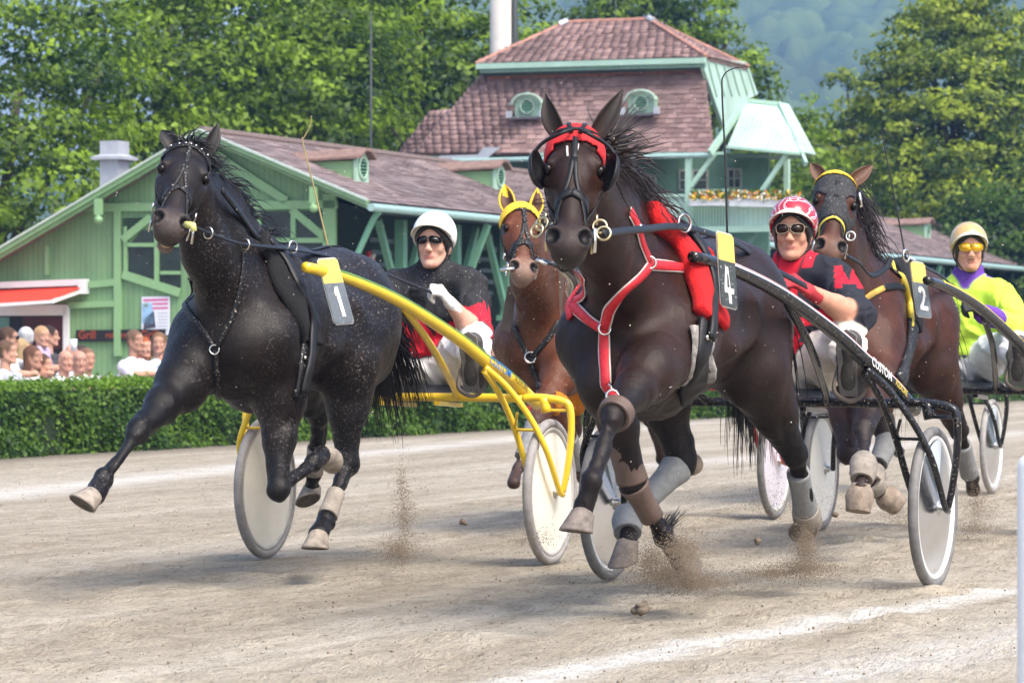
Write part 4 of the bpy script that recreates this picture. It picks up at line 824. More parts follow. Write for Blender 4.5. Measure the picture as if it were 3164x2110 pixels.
def make_horse(fr, name, label, aw, legs, P, N, yaw_vec, coat, points, muzzle, vox=.009, dirt=None, dz=0., pale=None, neck_col=None, dirt_lo=.62, earL=None, earR=None, ear_col=None, mouth=False, long_mane=0., tailopt=None, belly=None, damt=.45, rough=.42, warm=.75):
    root = empty(name, (fr.o[0], fr.o[1], 0), fr.rz, label, 'horse', 'harnessed trotting horses')
    B = Body(); Y = V3(0, 1, 0); T = lambda a, b, z: V3(aw + a, b, z + dz)
    bc = belly or coat
    B.el(T(-.38, 0, 1.13), (.60, .245, .295), .06, coat)
    B.el(T(-.02, 0, 1.10), (.36, .235, .35), .08, coat)
    B.rc(T(-.42, 0, 1.35), T(.02, 0, 1.395), .10, .085, .10, coat, (Y, .8))
    B.rc(T(-.95, 0, 1.33), T(-.35, 0, 1.32), .13, .12, .10, coat)
    B.el(T(-.90, 0, 1.21), (.35, .25, .26), .08, coat)
    B.el(T(.20, 0, 1.06), (.23, .205, .25), .08, coat)
    for s in (1, -1):
        B.el(T(-.96, s * .125, 1.13), (.29, .145, .30), .06, coat)
        B.el(T(.31, s * .10, 1.03), (.12, .105, .14), .05, coat)
        B.rc(T(-.06, s * .12, 1.34), T(.20, s * .165, 1.12), .085, .11, .07, coat)
        B.rc(T(.10, s * .20, 1.22), T(.26, s * .19, 1.0), .03, .05, .04, coat); B.rc(T(-.05, s * .215, 1.10), T(.12, s * .22, .95), .05, .06, .05, coat); B.rc(T(.05, s * .10, 1.32), T(.27, s * .13, 1.16), .05, .06, .04, coat)
        B.rc(T(-.30, s * .22, 1.02), T(-.75, s * .20, 1.10), .05, .04, .06, coat); B.rc(T(-.70, s * .215, 1.02), T(-.92, s * .20, 1.22), .05, .05, .05, coat); B.rc(T(-1.12, s * .13, 1.2), T(-1.05, s * .16, .95), .05, .05, .05, coat)
        B.rc(T(-.72, s * .17, 1.27), T(-.60, s * .17, 1.18), .06, .10, .08, coat)
    B.rc(T(0, 0, .97), T(-.78, 0, 1.08), .16, .13, .10, bc)
    B.rc(T(-1.19, 0, 1.30), T(-1.30, 0, 1.18), .04, .025, .03, coat)
    info = {}
    for side, s in (('L', 1), ('R', -1)):
        # fore leg
        S = T(.25, s * .165, 1.05); q = legs[side + 'F']; E = q[0]; K, Fl, Cn, Tt = q[1:5]
        B.rc(S, E, .118, .098, .07, coat); B.rc(T(-.02, s * .16, 1.08), E, .10, .09, .08, coat)
        m1 = lerp(E, K, .42); B.rc(E, m1, .092, .070, .05, coat); B.rc(m1, K, .069, .045, .04, points if pale is None else coat)
        B.rc(lerp(E, K, .05) + V3(.03, 0, 0), lerp(E, K, .5) + V3(.025, 0, 0), .05, .03, .03, coat); B.rc(lerp(E, K, .1) + V3(-.04, s * .02, 0), lerp(E, K, .62) + V3(-.03, s * .01, 0), .045, .022, .025, coat)
        bd = unit(K - (E + Fl) / 2 + V3(.02, 0, 0)); B.el(K, (.051, .050, .056), .016, points, None)
        B.el(K + bd * .020 + unit(E - K) * .018, (.036, .040, .030), .012, points); B.el(K + bd * .018 + unit(Fl - K) * .022, (.034, .038, .026), .012, points); B.el(K - bd * .035, (.024, .022, .034), .012, points)
        B.rc(lerp(K, Fl, .08), lerp(K, Fl, .95), .031, .028, .022, points)
        B.rc(lerp(K, Fl, .10) - bd * .030, lerp(K, Fl, .92) - bd * .028, .0165, .018, .010, points)
        B.el(Fl, (.038, .038, .042), .026, points); B.el(Fl - bd * .028, (.025, .027, .028), .012, points)
        B.rc(Fl, Cn, .032, .041, .02, points)
        info[side + 'F'] = (E, K, Fl, Cn, Tt, bd)
        # hind leg
        q = legs[side + 'H']; St = q[0]; Hk, Fl, Cn, Tt = q[1:5]; H = T(-.88, s * .12, 1.14)
        bd = unit(Hk - (St + Fl) / 2 + V3(-.03, 0, 0))
        B.rc(H, St, .19, .145, .10, coat); B.rc(T(-1.08, s * .10, 1.16), lerp(St, Hk, .35) + bd * .03, .13, .08, .08, coat)
        m1 = lerp(St, Hk, .5); B.rc(St, m1, .125, .078, .06, coat); B.rc(m1, Hk, .083, .048, .04, points if pale is None else coat)
        hp = Hk + bd * .045 + unit(St - Hk) * .035; B.rc(hp, Hk, .024, .04, .03, points); B.rc(hp, lerp(St, Hk, .55) + bd * .045, .017, .035, .03, points)
        B.el(Hk, (.05, .046, .058), .03, points)
        B.rc(Hk, lerp(Hk, Fl, .96), .034, .028, .016, points); B.rc(lerp(Hk, Fl, .06) + bd * .035, lerp(Hk, Fl, .92) + bd * .028, .018, .019, .010, points)
        B.el(Fl, (.039, .039, .043), .026, points); B.el(Fl + bd * .026, (.026, .027, .028), .012, points); B.rc(Fl, Cn, .033, .042, .02, points)
        info[side + 'H'] = (St, Hk, Fl, Cn, Tt, bd)
    # head and neck
    e1 = unit(N - P); L = np.linalg.norm(N - P) / .92; e3 = unit(np.array(yaw_vec) - e1 * (np.array(yaw_vec) @ e1)); e2 = np.cross(e1, e3)
    h = lambda t, u, v: P + e1 * (t * L) + e2 * u + e3 * v
    ax = (e1, e2, e3)
    nk = neck_col or coat
    W0 = T(.0, 0, 1.24); W1 = T(.15, 0, 1.13); nb = h(.13, -.09, 0); nt = h(.0, -.06, 0)
    mid_t = lerp(T(-.1, 0, 1.40), nt, .52) + V3(-.02, 0, .035); mid_b = lerp(T(.30, 0, 1.14), nb, .5) + V3(.0, 0, .0)
    B.rc(T(-.12, 0, 1.36), mid_t, .110, .074, .08, nk, (Y, .75)); B.rc(mid_t, nt, .074, .060, .06, nk, (Y, .8))
    B.rc(W1, mid_b, .18, .106, .10, nk, (Y, .86)); B.rc(mid_b, nb, .104, .082, .07, nk, (Y, .9))
    mm = lerp(mid_t, mid_b, .5); B.rc(W0, mm, .17, .105, .09, nk, (Y, .85)); B.rc(mm, lerp(nb, nt, .4), .105, .085, .08, nk, (Y, .85))
    B.el(h(.10, -.03, 0), (.085, .075, .085), .05, coat, ax)
    B.rc(h(.08, -.02, 0), h(.36, -.03, 0), .07, .083, .05, coat, (e3, 1.05))
    B.rc(h(.30, -.005, 0), h(.86, -.018, 0), .074, .047, .04, coat, (e3, .92))
    for s in (1, -1):
        B.el(h(.36, -.095, s * .052), (.115, .088, .036), .03, coat, ax)
        B.rc(h(.26, .024, s * .060), h(.30, .028, s * .082), .028, .018, .022, coat)
        B.rc(h(.36, -.03, s * .082), h(.52, -.045, s * .055), .020, .012, .03, coat)
    B.rc(h(.46, -.125, 0), h(.88, -.078, 0), .042, .032, .04, coat, (e3, 1.15))
    B.el(h(.93, -.022, 0), (.068, .060, .064), .04, muzzle, ax)
    B.el(h(.985, -.035, 0), (.035, .045, .048), .03, muzzle, ax)
    drop = .02 if mouth else 0.
    B.el(h(.955, -.082 - drop, 0), (.035, .028, .036), .02 if not mouth else .008, muzzle if not mouth else (.17, .14, .12), ax)
    for s in (1, -1):
        B.el(h(.915, .008, s * .052), (.046, .032, .028), .02, tuple(np.array(muzzle) * 1.7), ax)
        B.el(h(.938, .030, s * .058), (.030, .026, .024), .008, (.004, .0035, .0035), ax, True)
        B.el(h(.325, .004, s * .108), (.028, .022, .02), .015, (.008, .006, .005), ax, True)
    v, f = B.skin(vox, 1)
    col = B.colours(v, coat)
    low = np.clip((1.05 - v[:, 2]) / .3, .4, 1.); v = fold(v, f, .0075, 8., low, False); v = fold(v, f, -.0055, 5.2, low, True, (1.2, 1, .7)); v = fold(v, f, .0032, 20., np.clip(np.abs(vnoise(v * 4.)) * 2, 0, 1) * low, True)
    m = coat_mat('coat_' + name + label[:6], rough, dirt, dirt_lo, damt, warm)
    body = mk('body', v, f, m, root, True, col)
    g = np.empty(len(v) * 3, np.float32); body.data.vertex_normals.foreach_get('vector', g); g = g.reshape(-1, 3)
    # eyes
    em = mat('eye_gloss', (.006, .004, .003), .18, var=.1, spec=.25)
    ev, ef = lathe([(.0, -.022), (.013, -.018), (.021, -.006), (.021, .006), (.013, .018), (0., .022)], 14)
    for s in (1, -1):
        mk('eye', np.array(ev) * 1.0 + h(.325, .012, s * .0905), ef, em, root)
    # ears
    ecol = ear_col or coat
    emt = mat('ear_' + label[:6] + name, ecol, .6, var=.25, bump=.2, scale=40)
    for key, s in ((earL, 1), (earR, -1)):
        bs = h(-.01, -.005, s * .062)
        tip = key if key is not None else h(-.33, -.02, s * .105)
        ev2, ef2 = ear_mesh(bs, tip, e2 * .8 + e3 * s * .5, .036); mk('ear', ev2, ef2, emt, root)
    return dict(root=root, B=B, v=v, f=f, g=g, h=h, ax=ax, L=L, info=info, T=T, fr=fr, aw=aw)

def chain_px(fr, start, pts, lens, near):
    out = []; p = np.array(start, float)
    for (x, y), Ln, nr in zip(pts, lens, near):
        p = fr.reach(x, y, p, Ln, nr) if not isinstance(nr, tuple) else fr.pb(x, y, nr[0]); out.append(p)
    return out
def hooves(hd, col, sel='LF RF LH RH'):
    m = mat('hoof_%s' % str(col), col, .75, var=.45, bump=.5, scale=22, dirt=tuple(min(1, c * 1.8) for c in col), dirt_amt=.5)
    for k in sel.split():
        a = hd['info'][k]; C_, T_ = a[3], a[4]; fd = a[5] if k[1] == 'F' else -a[5]; fd = fd + V3(.35, 0, .1)
        o = mk('hoof', *hoof_mesh(C_, T_, fd), [m, mat('packed_sole', (.10, .085, .07), .9, var=.4, scale=40, bump=.4)], hd['root']); n_ = len(o.data.polygons); mi = np.zeros(n_, np.int32); mi[7 * 22:9 * 22] = 1; mi[-1] = 1; o.data.polygons.foreach_set('material_index', mi)
def report(hd):
    for k, a in hd['info'].items():
        print(k, ['%.2f %.2f %.2f' % tuple(p) for p in a[:5]], 'len', ['%.2f' % np.linalg.norm(a[i + 1] - a[i]) for i in range(4)])
# horse no. 4, dark bay, nearest
F4 = Frame(1.16, 15.15, 20.); AW4 = 1.85
fr = F4; T4 = lambda a, b, z: V3(AW4 + a, b, z)
LEN_F = (.27, .40, .30, .12, .085); LEN_H = (.42, .37, .12, .085)
lg = {}
lg['LF'] = chain_px(fr, T4(.25, .165, 1.05), [(2003, 1150), (1893, 1290), (1828, 1487), (1800, 1588), (1785, 1655)], LEN_F, [1, 1, 1, 1, 1])
lg['RF'] = chain_px(fr, T4(.25, -.165, 1.05), [(1880, 1190), (1955, 1490), (2050, 1662), (2095, 1712), (2140, 1752)], LEN_F, [1, 0, 0, 0, 0])
lg['RH'] = [T4(-.62, -.19, .95)] + chain_px(fr, T4(-.62, -.19, .95), [(2112, 1424), (1938, 1605), (1940, 1672), (1938, 1745)], LEN_H, [0, 1, 1, 1])
lg['LH'] = [T4(-.78, .19, .92)] + chain_px(fr, T4(-.78, .19, .92), [(2455, 1405), (2490, 1580), (2502, 1623), (2498, 1655)], LEN_H, [0, 0, 0, 1])
P4 = fr.pd(1781, 425, 12.28); N4 = fr.pd(1758, 742, 11.93)
H4 = make_horse(fr, 'horse', 'dark brown trotting horse in red harness wearing number four, nearest the camera', AW4, lg, P4, N4,
                fr.pd(1900, 425, 12.28) - P4, (.0165, .0092, .0068), (.008, .0065, .0065), (.022, .017, .016), .008, dirt=(.18, .15, .12), dirt_lo=.70, warm=.5,
                earL=fr.pd(1930, 275, 12.3), earR=fr.pd(1678, 290, 12.3))

hooves(H4, (.15, .125, .105))
# horse no. 1, black, left
F1 = Frame(-.515, 16.82, 18.6); AW1 = 1.85
fr = F1; T1 = lambda a, b, z: V3(AW1 + a, b, z - .0)
lg = {}
lg['RF'] = chain_px(fr, T1(.25, -.165, 1.05), [(560, 1190), (427, 1332), (322, 1480), (288, 1530), (252, 1572)], LEN_F, [1, 1, 1, 1, 1])
lg['LF'] = chain_px(fr, T1(.25, .165, 1.05), [(868, 1235), (858, 1515), (970, 1430), (998, 1405), (1022, 1400)], LEN_F, [0, 1, 0, 0, 0])
lg['LH'] = [T1(-.60, .19, .95)] + chain_px(fr, T1(-.60, .19, .95), [(1073, 1428), (1006, 1610), (987, 1650), (978, 1705)], LEN_H, [0, 1, 1, 1])
lg['RH'] = [T1(-.75, -.19, .95)] + chain_px(fr, T1(-.75, -.19, .95), [(985, 1280), (968, 1475), (965, 1509), (968, 1552)], LEN_H, [0, 0, 0, 1])
P1 = fr.pd(585, 470, 14.35); N1 = fr.pd(528, 690, 13.95)
H1 = make_horse(fr, 'horse', 'black mud-flecked trotting horse with bared teeth wearing number one', AW1, lg, P1, N1,
                fr.pd(700, 478, 14.40) - P1, (.0095, .0075, .0072), (.006, .006, .007), (.035, .031, .03), .008, dirt=(.26, .235, .21), dirt_lo=.60, damt=.34, warm=.25,
                earL=fr.pd(682, 380, 14.4), earR=fr.pd(496, 395, 14.4), mouth=True)

hooves(H1, (.27, .23, .19))
# horse no. 2, behind on the right
F2 = Frame(2.40, 19.55, 20.); AW2 = 1.85; fr = F2
lg = {}
lg['LF'] = chain_px(fr, T4(.25, .165, 1.05), [(2720, 1185), (2668, 1322), (2668, 1450), (2658, 1510), (2652, 1572)], LEN_F, [1, 1, 1, 1, 1])
lg['RF'] = chain_px(fr, T4(.25, -.165, 1.05), [(2600, 1200), (2618, 1400), (2632, 1370), (2605, 1375), (2590, 1392)], LEN_F, [0, 1, 0, 0, 0])
lg['RH'] = [T4(-.60, -.19, .95)] + chain_px(fr, T4(-.60, -.19, .95), [(2745, 1352), (2692, 1490), (2730, 1530), (2768, 1556)], LEN_H, [0, 1, 0, 0])
lg['LH'] = [T4(-.78, .19, .92)] + chain_px(fr, T4(-.78, .19, .92), [(2962, 1330), (2998, 1473), (3008, 1515), (3016, 1550)], LEN_H, [0, 0, 0, 1])
P2 = fr.pd(2585, 565, 17.0); N2 = fr.pd(2566, 765, 16.72)
H2 = make_horse(fr, 'horse', 'brown horse in a black face hood wearing number two', AW2, lg, P2, N2,
                fr.pd(2700, 563, 17.02) - P2, (.034, .015, .0095), (.015, .010, .009), (.07, .055, .05), .011, dirt=(.4, .33, .27), dirt_lo=.69,
                earL=fr.pd(2702, 508, 17.05), earR=fr.pd(2502, 500, 17.05), ear_col=(.10, .045, .025))

# bay horse with the yellow ear bonnet, second row
FB = Frame(.886, 21.5, 20.); fr = FB; lg = {}
lg['LF'] = chain_px(fr, T4(.25, .165, 1.05), [(1728, 1165), (1655, 1305), (1600, 1450), (1588, 1490), (1572, 1520)], LEN_F, [1, 1, 1, 1, 1])
lg['RF'] = chain_px(fr, T4(.25, -.165, 1.05), [(1660, 1190), (1752, 1330), (1788, 1445), (1800, 1480), (1812, 1505)], LEN_F, [1, 0, 0, 0, 0])
lg['RH'] = [T4(-.60, -.19, .95), T4(-.75, -.17, .55), T4(-.45, -.2, .33), T4(-.38, -.2, .24), T4(-.35, -.2, .16)]
lg['LH'] = [T4(-.78, .19, .92), T4(-1.1, .2, .62), T4(-1.35, .2, .36), T4(-1.46, .2, .3), T4(-1.5, .2, .22)]
PB = fr.pd(1612, 655, 18.85); NB = fr.pd(1617, 830, 18.55)
HB = make_horse(fr, 'horse', 'bright bay horse in a yellow ear bonnet, behind the black horse', AW4, lg, PB, NB,
                fr.pd(1700, 650, 18.9) - PB, (.082, .031, .0145), (.04, .024, .02), (.12, .09, .075), .011, dirt=(.42, .34, .27), dirt_lo=.62, warm=.35,
                earL=fr.pd(1668, 585, 18.9), earR=fr.pd(1556, 575, 18.9), pale=True, neck_col=(.072, .027, .013))

# ------------------------------------------------------------------ harness
LEATHER = mat('black_leather', (.010, .010, .011), .45, spec=.3, var=.3, bump=.15, scale=60)
LEATHER_MUD = mat('muddy_black_leather', (.010, .010, .011), .5, spec=.3, var=.3, bump=.15, scale=60, dirt=(.5, .46, .4), dirt_amt=.9)
STEEL = mat('nickel_fittings', (.62, .60, .56), .25, 1., var=.1)
BRASS = mat('brass_rings', (.60, .50, .30), .3, 1., var=.1)
RED_WEB = mat('red_nylon_webbing', (.58, .018, .028), .55, var=.2, bump=.2, scale=50, bscale=400)
WHITE_EDGE = mat('white_webbing_edge', (.62, .56, .52), .6, var=.2)
def hit(hd, x, y, t0=-1.6, t1=1.4):
    fr = hd['fr']; d0 = fr.w(hd['aw'], 0, 1)[1]
    ts = np.arange(d0 + t0 - .4, d0 + t1, .006); c = fr.pd(x, y, 0.); e = fr.pd(x, y, 1.) - c
    P = c + ts[:, None] * e; d = hd['B'].ev(P); i = np.flatnonzero(d < .002)
    if len(i): return P[i[0]]
    return hd['B'].proj(P[np.argmin(d)][None], 0.)[0]
def pstrap(hd, name, px, w, m, parent=None, **k):
    return strap(hd['B'], name, [hit(hd, *p) if len(p) == 2 else p for p in px], w, m, parent or hd['root'], **k)
def ring(name, c, n, R, r, m, parent, seg=18):
    a = np.linspace(0, 2 * math.pi, seg + 1); M = basis(c, n); p = np.stack([R * np.cos(a), R * np.sin(a), 0 * a], 1) @ M[:3, :3].T + M[:3, 3]
    v, f = tube(p, r, 6, False); return mk(name, v, f, m, parent)
def rope(name, pts, r, m, parent, n=24, seg=6, flat=None):
    v, f = tube(spline(pts, n), r, seg, True, flat); return mk(name, v, f, m, parent)
def bridle(hd, lm=LEATHER, w=.018, brow=True, face=True, mm=STEEL, nose_w=.026, skip_r=False):
    h, B, r = hd['h'], hd['B'], hd['root']; br = empty('bridle'); br.parent = r
    for s in (1, -1):
        strap(B, 'cheek_strap', [h(.0, .0, s * .1), h(.2, -.04, s * .12), h(.42, -.07, s * .11), h(.62, -.075, s * .085), h(.82, -.055, s * .07)], w, lm, br)
        strap(B, 'throat_strap', [h(.06, -.03, s * .12), h(.24, -.14, s * .10), h(.36, -.24, s * .05), h(.37, -.26, 0)], w * .8, lm, br)
        if face: strap(B, 'face_strap', [h(.33, .1, s * .006), h(.5, .1, s * .02), h(.64, .06, s * .065), h(.80, -.02, s * .08)], w * .85, lm, br)
        ring('bit_ring', h(.845, -.052, s * .078), hd['ax'][2], .034, .0055, mm, br)
        ring('cheek_buckle', h(.60, -.072, s * .088), hd['ax'][2], .016, .005, mm, br)
        strap(B, 'bit_hanger', [h(.72, -.05, s * .08), h(.86, -.05, s * .07)], w * .7, lm, br)
    if face: strap(B, 'face_strap', [h(-.03, .06, 0), h(.1, .1, 0), h(.22, .1, 0), h(.34, .1, 0)], w * 1.1, lm, br)
    if brow: strap(B, 'browband', [h(.11, -.02, -.12), h(.10, .05, -.09), h(.08, .1, -.04), h(.075, .12, 0), h(.08, .1, .04), h(.10, .05, .09), h(.11, -.02, .12)], w * 1.15, lm, br)
    strap(B, 'noseband', [h(.60, .1, 0), h(.62, .06, .06), h(.66, -.05, .09), h(.69, -.12, .05), h(.7, -.16, 0), h(.69, -.12, -.05), h(.66, -.05, -.09), h(.62, .06, -.06)], nose_w, lm, br, closed=True, n=40, th=.007)
    return br
# ------------------------------------------------------------------ sulkies
RUBBER = mat('grey_rubber_tyre', (.27, .255, .24), .75, var=.25, bump=.2, scale=14)
RUBBER_D = mat('dark_rubber_tyre', (.15, .145, .14), .7, var=.3, bump=.2, scale=14)
DARKSEAT = mat('black_vinyl_seat', (.035, .04, .045), .5, var=.3, bump=.1, scale=20)
ALU = mat('bare_aluminium', (.55, .55, .55), .35, .9, var=.15)
def disc_clear():
    if 'clear_disc' in MATS: return MATS['clear_disc']
    m, n, l, p = _nt('clear_disc'); MATS['clear_disc'] = m; n.remove(p)
    tr = n.new('ShaderNodeBsdfTransparent'); tr.inputs[0].default_value = (.90, .89, .87, 1)
    gl = n.new('ShaderNodeBsdfGlossy'); gl.inputs['Roughness'].default_value = .18; gl.inputs[0].default_value = (.8, .82, .85, 1)
    df = n.new('ShaderNodeBsdfDiffuse'); df.inputs[0].default_value = (.40, .36, .31, 1)
    t = _noise(n, l, 6., 5); r = _ramp(n, l, t.outputs[0], [(.3, (.015,) * 3), (.75, (.12,) * 3)])
    m1 = n.new('ShaderNodeMixShader'); l.new(r.outputs[0], m1.inputs[0]); l.new(tr.outputs[0], m1.inputs[1]); l.new(df.outputs[0], m1.inputs[2])
    lw = n.new('ShaderNodeLayerWeight'); lw.inputs[0].default_value = .10
    m2 = n.new('ShaderNodeMixShader'); l.new(lw.outputs['Fresnel'], m2.inputs[0]); l.new(m1.outputs[0], m2.inputs[1]); l.new(gl.outputs[0], m2.inputs[2])
    l.new(m2.outputs[0], n['Material Output'].inputs[0]); return m
def wheel(parent, b, R, disc_m, rim_m, tyre_m, clear=False, rot=0., n=64):
    """wheel turning about the y axis at (0, b, R)"""
    w = empty('wheel', (0, b, R)); w.parent = parent
    M = np.eye(4); M[:3, :3] = np.array([[1, 0, 0], [0, 0, 1], [0, -1, 0]], float)   # lathe z -> y
    tr = .022; prof = [(R - tr + tr * math.cos(a), tr * math.sin(a)) for a in np.linspace(0, 2 * math.pi, 15)[:-1]]
    v, f = lathe(prof, n, M, True); mk('tyre', v, f, tyre_m, w)
    r1 = R - 2 * tr + .004
    prof = [(r1, -.014), (r1, .014), (r1 - .008, .016), (r1 - .016, .015), (r1 - .022, .009), (r1 - .022, -.009), (r1 - .016, -.015), (r1 - .008, -.016)]
    v, f = lathe(prof, n, M, True); mk('rim', v, f, rim_m, w)
    r2 = r1 - .012
    for s in (1, -1):
        prof = [(.03, s * .026), (.10, s * .020), (r2 * .6, s * .014), (r2, s * .007)]
        v, f = lathe(prof, n, M); f = f[:-2]; mk('wheel_disc', v, f if s > 0 else [q[::-1] for q in f], disc_m, w)
    v, f = lathe([(.0, -.05), (.018, -.05), (.02, -.03), (.034, -.028), (.034, .028), (.02, .03), (.018, .05), (0, .05)], 18, M); mk('hub', v, f, ALU, w)
    if clear:
        a0 = math.radians(60 + rot); a1 = math.radians(98 + rot); g = Geo(); pts = [(.05, math.radians(79 + rot))] + [(r2 - .005, a) for a in np.linspace(a0, a1, 8)]
        g.prism([(r * math.cos(a), r * math.sin(a)) for r, a in pts], (0, .024, 0), (1, 0, 0), (0, 0, 1), (0, 1, 0), .002); g.obj('wedge_reflection', mat('pale_blue_reflection', (.52, .58, .62), .3, var=.08), w)  # pale wedge puts a sky reflection on the clear disc as colour
    return w
def number_plate(parent, fr, c4, d, digit, wear=.2):
    """c4: photo corners (tl, tr, br, bl), flat plate clipped to the shaft"""
    P = [fr.pd(x, y, d + k) for (x, y), k in zip(c4, (0, .04, .05, .01))]
    pl = empty('number_plate'); pl.parent = parent
    tl, tr, br, bl = P; ex = unit((tr - tl) + (br - bl)); ey = (bl - tl) + (br - tr); ey = unit(ey - ex * (ey @ ex)); nz = np.cross(ey, ex)
    if nz[0] < 0: nz = -nz
    W = (np.linalg.norm(tr - tl) + np.linalg.norm(br - bl)) / 2; Hh = (np.linalg.norm(bl - tl) + np.linalg.norm(br - tr)) / 2
    sk = ((bl - tl) @ ex) / Hh
    def pt(u, v, o=0.): return tl + ex * (u * W + 0) + (bl - tl) * v + nz * o
    c = .10; cv = c * W / Hh; yb = .375
    def panel(poly, name, m, o, th):
        n = len(poly); v = [pt(u, t, o) for u, t in poly] + [pt(u, t, o + th) for u, t in poly]
        f = [tuple(range(n - 1, -1, -1)), tuple(range(n, 2 * n))] + [(i, (i + 1) % n, (i + 1) % n + n, i + n) for i in range(n)]
        return mk(name, v, f, m, pl, False)
    panel([(0, cv), (c, 0), (1 - c, 0), (1, cv), (1, yb), (0, yb)], 'yellow_panel', mat('plate_yellow', (.66, .50, .12) if digit != '4' else (.72, .62, .05), .45, var=.12, bump=.05), 0, .004)
    panel([(0, yb), (1, yb), (1, 1 - cv), (1 - c, 1), (c, 1), (0, 1 - cv)], 'grey_panel', mat('plate_grey', (.115, .14, .165), .45, var=.15, dirt=(.5, .5, .48), dirt_amt=.4) if digit != '4' else mat('plate_dark', (.045, .055, .06), .4, var=.3, dirt=(.6, .6, .58), dirt_amt=.6), 0, .004)
    panel([(-.03, cv * .9), (c * .9, -.02), (1 - c * .9, -.02), (1.03, cv * .9), (1.03, 1 - cv * .9), (1 - c * .9, 1.02), (c * .9, 1.02), (-.03, 1 - cv * .9)], 'plate_edge', mat('plate_edge', (.55, .55, .5), .5), -.004, .003)
    strokes = {'1': [[(.40, .50), (.49, .43), (.62, .43), (.66, .90), (.49, .90), (.46, .54), (.40, .58)]],
               '4': [[(.36, .45), (.52, .45), (.60, .74), (.80, .74), (.80, .81), (.62, .81), (.64, .95), (.48, .95), (.46, .81), (.24, .81), (.24, .74)]],
               '2': [[(.28, .55), (.30, .48), (.42, .44), (.60, .45), (.72, .50), (.75, .58), (.66, .68), (.50, .80), (.80, .80), (.80, .88), (.26, .88), (.26, .81), (.48, .70), (.58, .60), (.57, .53), (.48, .51), (.44, .57)]]}[digit]
    for s in strokes:
        panel([(u, v) for u, v in s], 'digit', mat('digit_white', (.8, .8, .78), .5, var=.05), .0042, .002)
    if digit == '4': panel([(.43, .55), (.50, .55), (.54, .735), (.40, .735)], 'digit_gap', MATS['plate_dark'], .0066, .001)
    return pl
SHAFT = [(-.2, .60, .755), (.1, .575, .875), (.38, .55, .965), (.67, .505, 1.08), (1.2, .44, 1.235), (1.65, .385, 1.325), (2.02, .35, 1.365)]
def make_sulky(fr, label, paint, disc_m, rim_m, tyre_m, clear=False, R=.345, stripe=None, shaft_r=.027, detail=True, text=None, wt=.735):
    r = empty('sulky', (fr.o[0], fr.o[1], 0), fr.rz, label, 'sulky', 'two-wheeled racing sulkies')
    m = paint
    g = Geo(); g.tube(spline([(.0, -.60, .785), (.02, -.3, .79), (.03, 0, .79), (.02, .3, .79), (0, .60, .785)], 24), .021, 10); g.obj('axle_beam', m, r, True)
    for s in (1, -1):
        pth = spline([(a, s * b, z) for a, b, z in (SHAFT if s > 0 else SHAFT[:5] + [(1.5, .33, 1.30), (1.76, .275, 1.345)])], 40); rr = np.interp(np.linspace(0, 1, 40), [0, .3, .8, .97, 1], [shaft_r * 1.1, shaft_r * 1.15, shaft_r * .95, shaft_r * .9, shaft_r * .8])
        g = Geo(); g.tube(pth, rr, 12); sh = g.obj('shaft', m, r, True)
        if stripe is not None:
            for k, (off, sm) in enumerate(stripe):
                t = np.gradient(pth, axis=0); t /= np.linalg.norm(t, axis=1)[:, None]; up = np.tile(unit((.1, s * .75, .65 + off)), (40, 1)); up -= t * np.sum(up * t, 1)[:, None]; up /= np.linalg.norm(up, axis=1)[:, None]
                q = pth + up * (rr + .0004)[:, None]; v, f = ribbon(q[4:36], up[4:36], .0075, .0012); mk('pinstripe', v, f, sm, sh)
        out = [(.0, s * .60, .785), (.0, s * .68, .79), (0, s * .79, .775), (0, s * .835, .74), (.0, s * .84, .60), (.0, s * .82, .44), (.0, s * .80, .345)]
        g = Geo(); g.tube(spline(out, 36), np.interp(np.linspace(0, 1, 36), [0, .5, 1], [.021, .018, .014]), 10); g.obj('outer_fork', m, r, True)
        g = Geo(); g.tube(spline([(.40, s * .555, .935), (.30, s * .63, .84), (.24, s * .72, .70), (.2, s * .785, .55), (.06, s * .80, .36), (.0, s * .80, .33)], 30), np.linspace(.016, .013, 30), 10); g.obj('front_stay', m, r, True)
        g = Geo(); g.tube(spline([(.40, s * .55, .92), (.27, s * .585, .80), (.14, s * .61, .64), (.08, s * .64, .48), (.0, s * .665, .34)], 26), .015, 10); g.obj('inner_stay', m, r, True)
        for bp, br_ in (([(.0, s * .705, .79), (.0, s * .72, .72)], .026), ([(0, s * .72, .73), (0, s * .835, .73)], .008), ([(.14, s * .61, .64), (.21, s * .75, .64)], .007), ([(.14, s * .61, .64), (.25, s * .66, .72)], .007)):
            g = Geo(); g.tube(spline(bp, 4), br_, 8); g.obj('brace', m, r, True)
        g = Geo(); g.tube(spline([(1.12, s * .44, 1.20), (.7, s * .40, 1.04), (.15, s * .30, .85), (.03, s * .27, .79)], 20), .017, 10); g.obj('seat_stay', m, r, True)
        # stirrup
        st = [(.30, s * .40, .93), (.34, s * .40, .84), (.34, s * .47, .80), (.34, s * .53, .84), (.33, s * .545, .93)]
        g = Geo(); g.tube(spline(st, 24), .010, 8, flat=.5); g.obj('stirrup', mat('stirrup_leather', (.10, .08, .065), .6, var=.3), r, True)
        w = wheel(r, s * wt, R, disc_m, rim_m, tyre_m, clear, rot=0 if s > 0 else 0)
    g = Geo(); v, f = lathe([(0, -.035), (.16, -.035), (.19, -.02), (.195, .01), (.17, .035), (.1, .045), (0, .04)], 28); v = np.array(v) * (1.0, 1.15, 1); g.add(v + (-.28, 0, .80), f); g.obj('seat', DARKSEAT, r, True)
    for s in (1, -1):
        g = Geo(); g.bar((-.05, s * .14, .76), (-.42, s * .12, .745), .03, .02); g.obj('seat_rail', m, r)
    return r
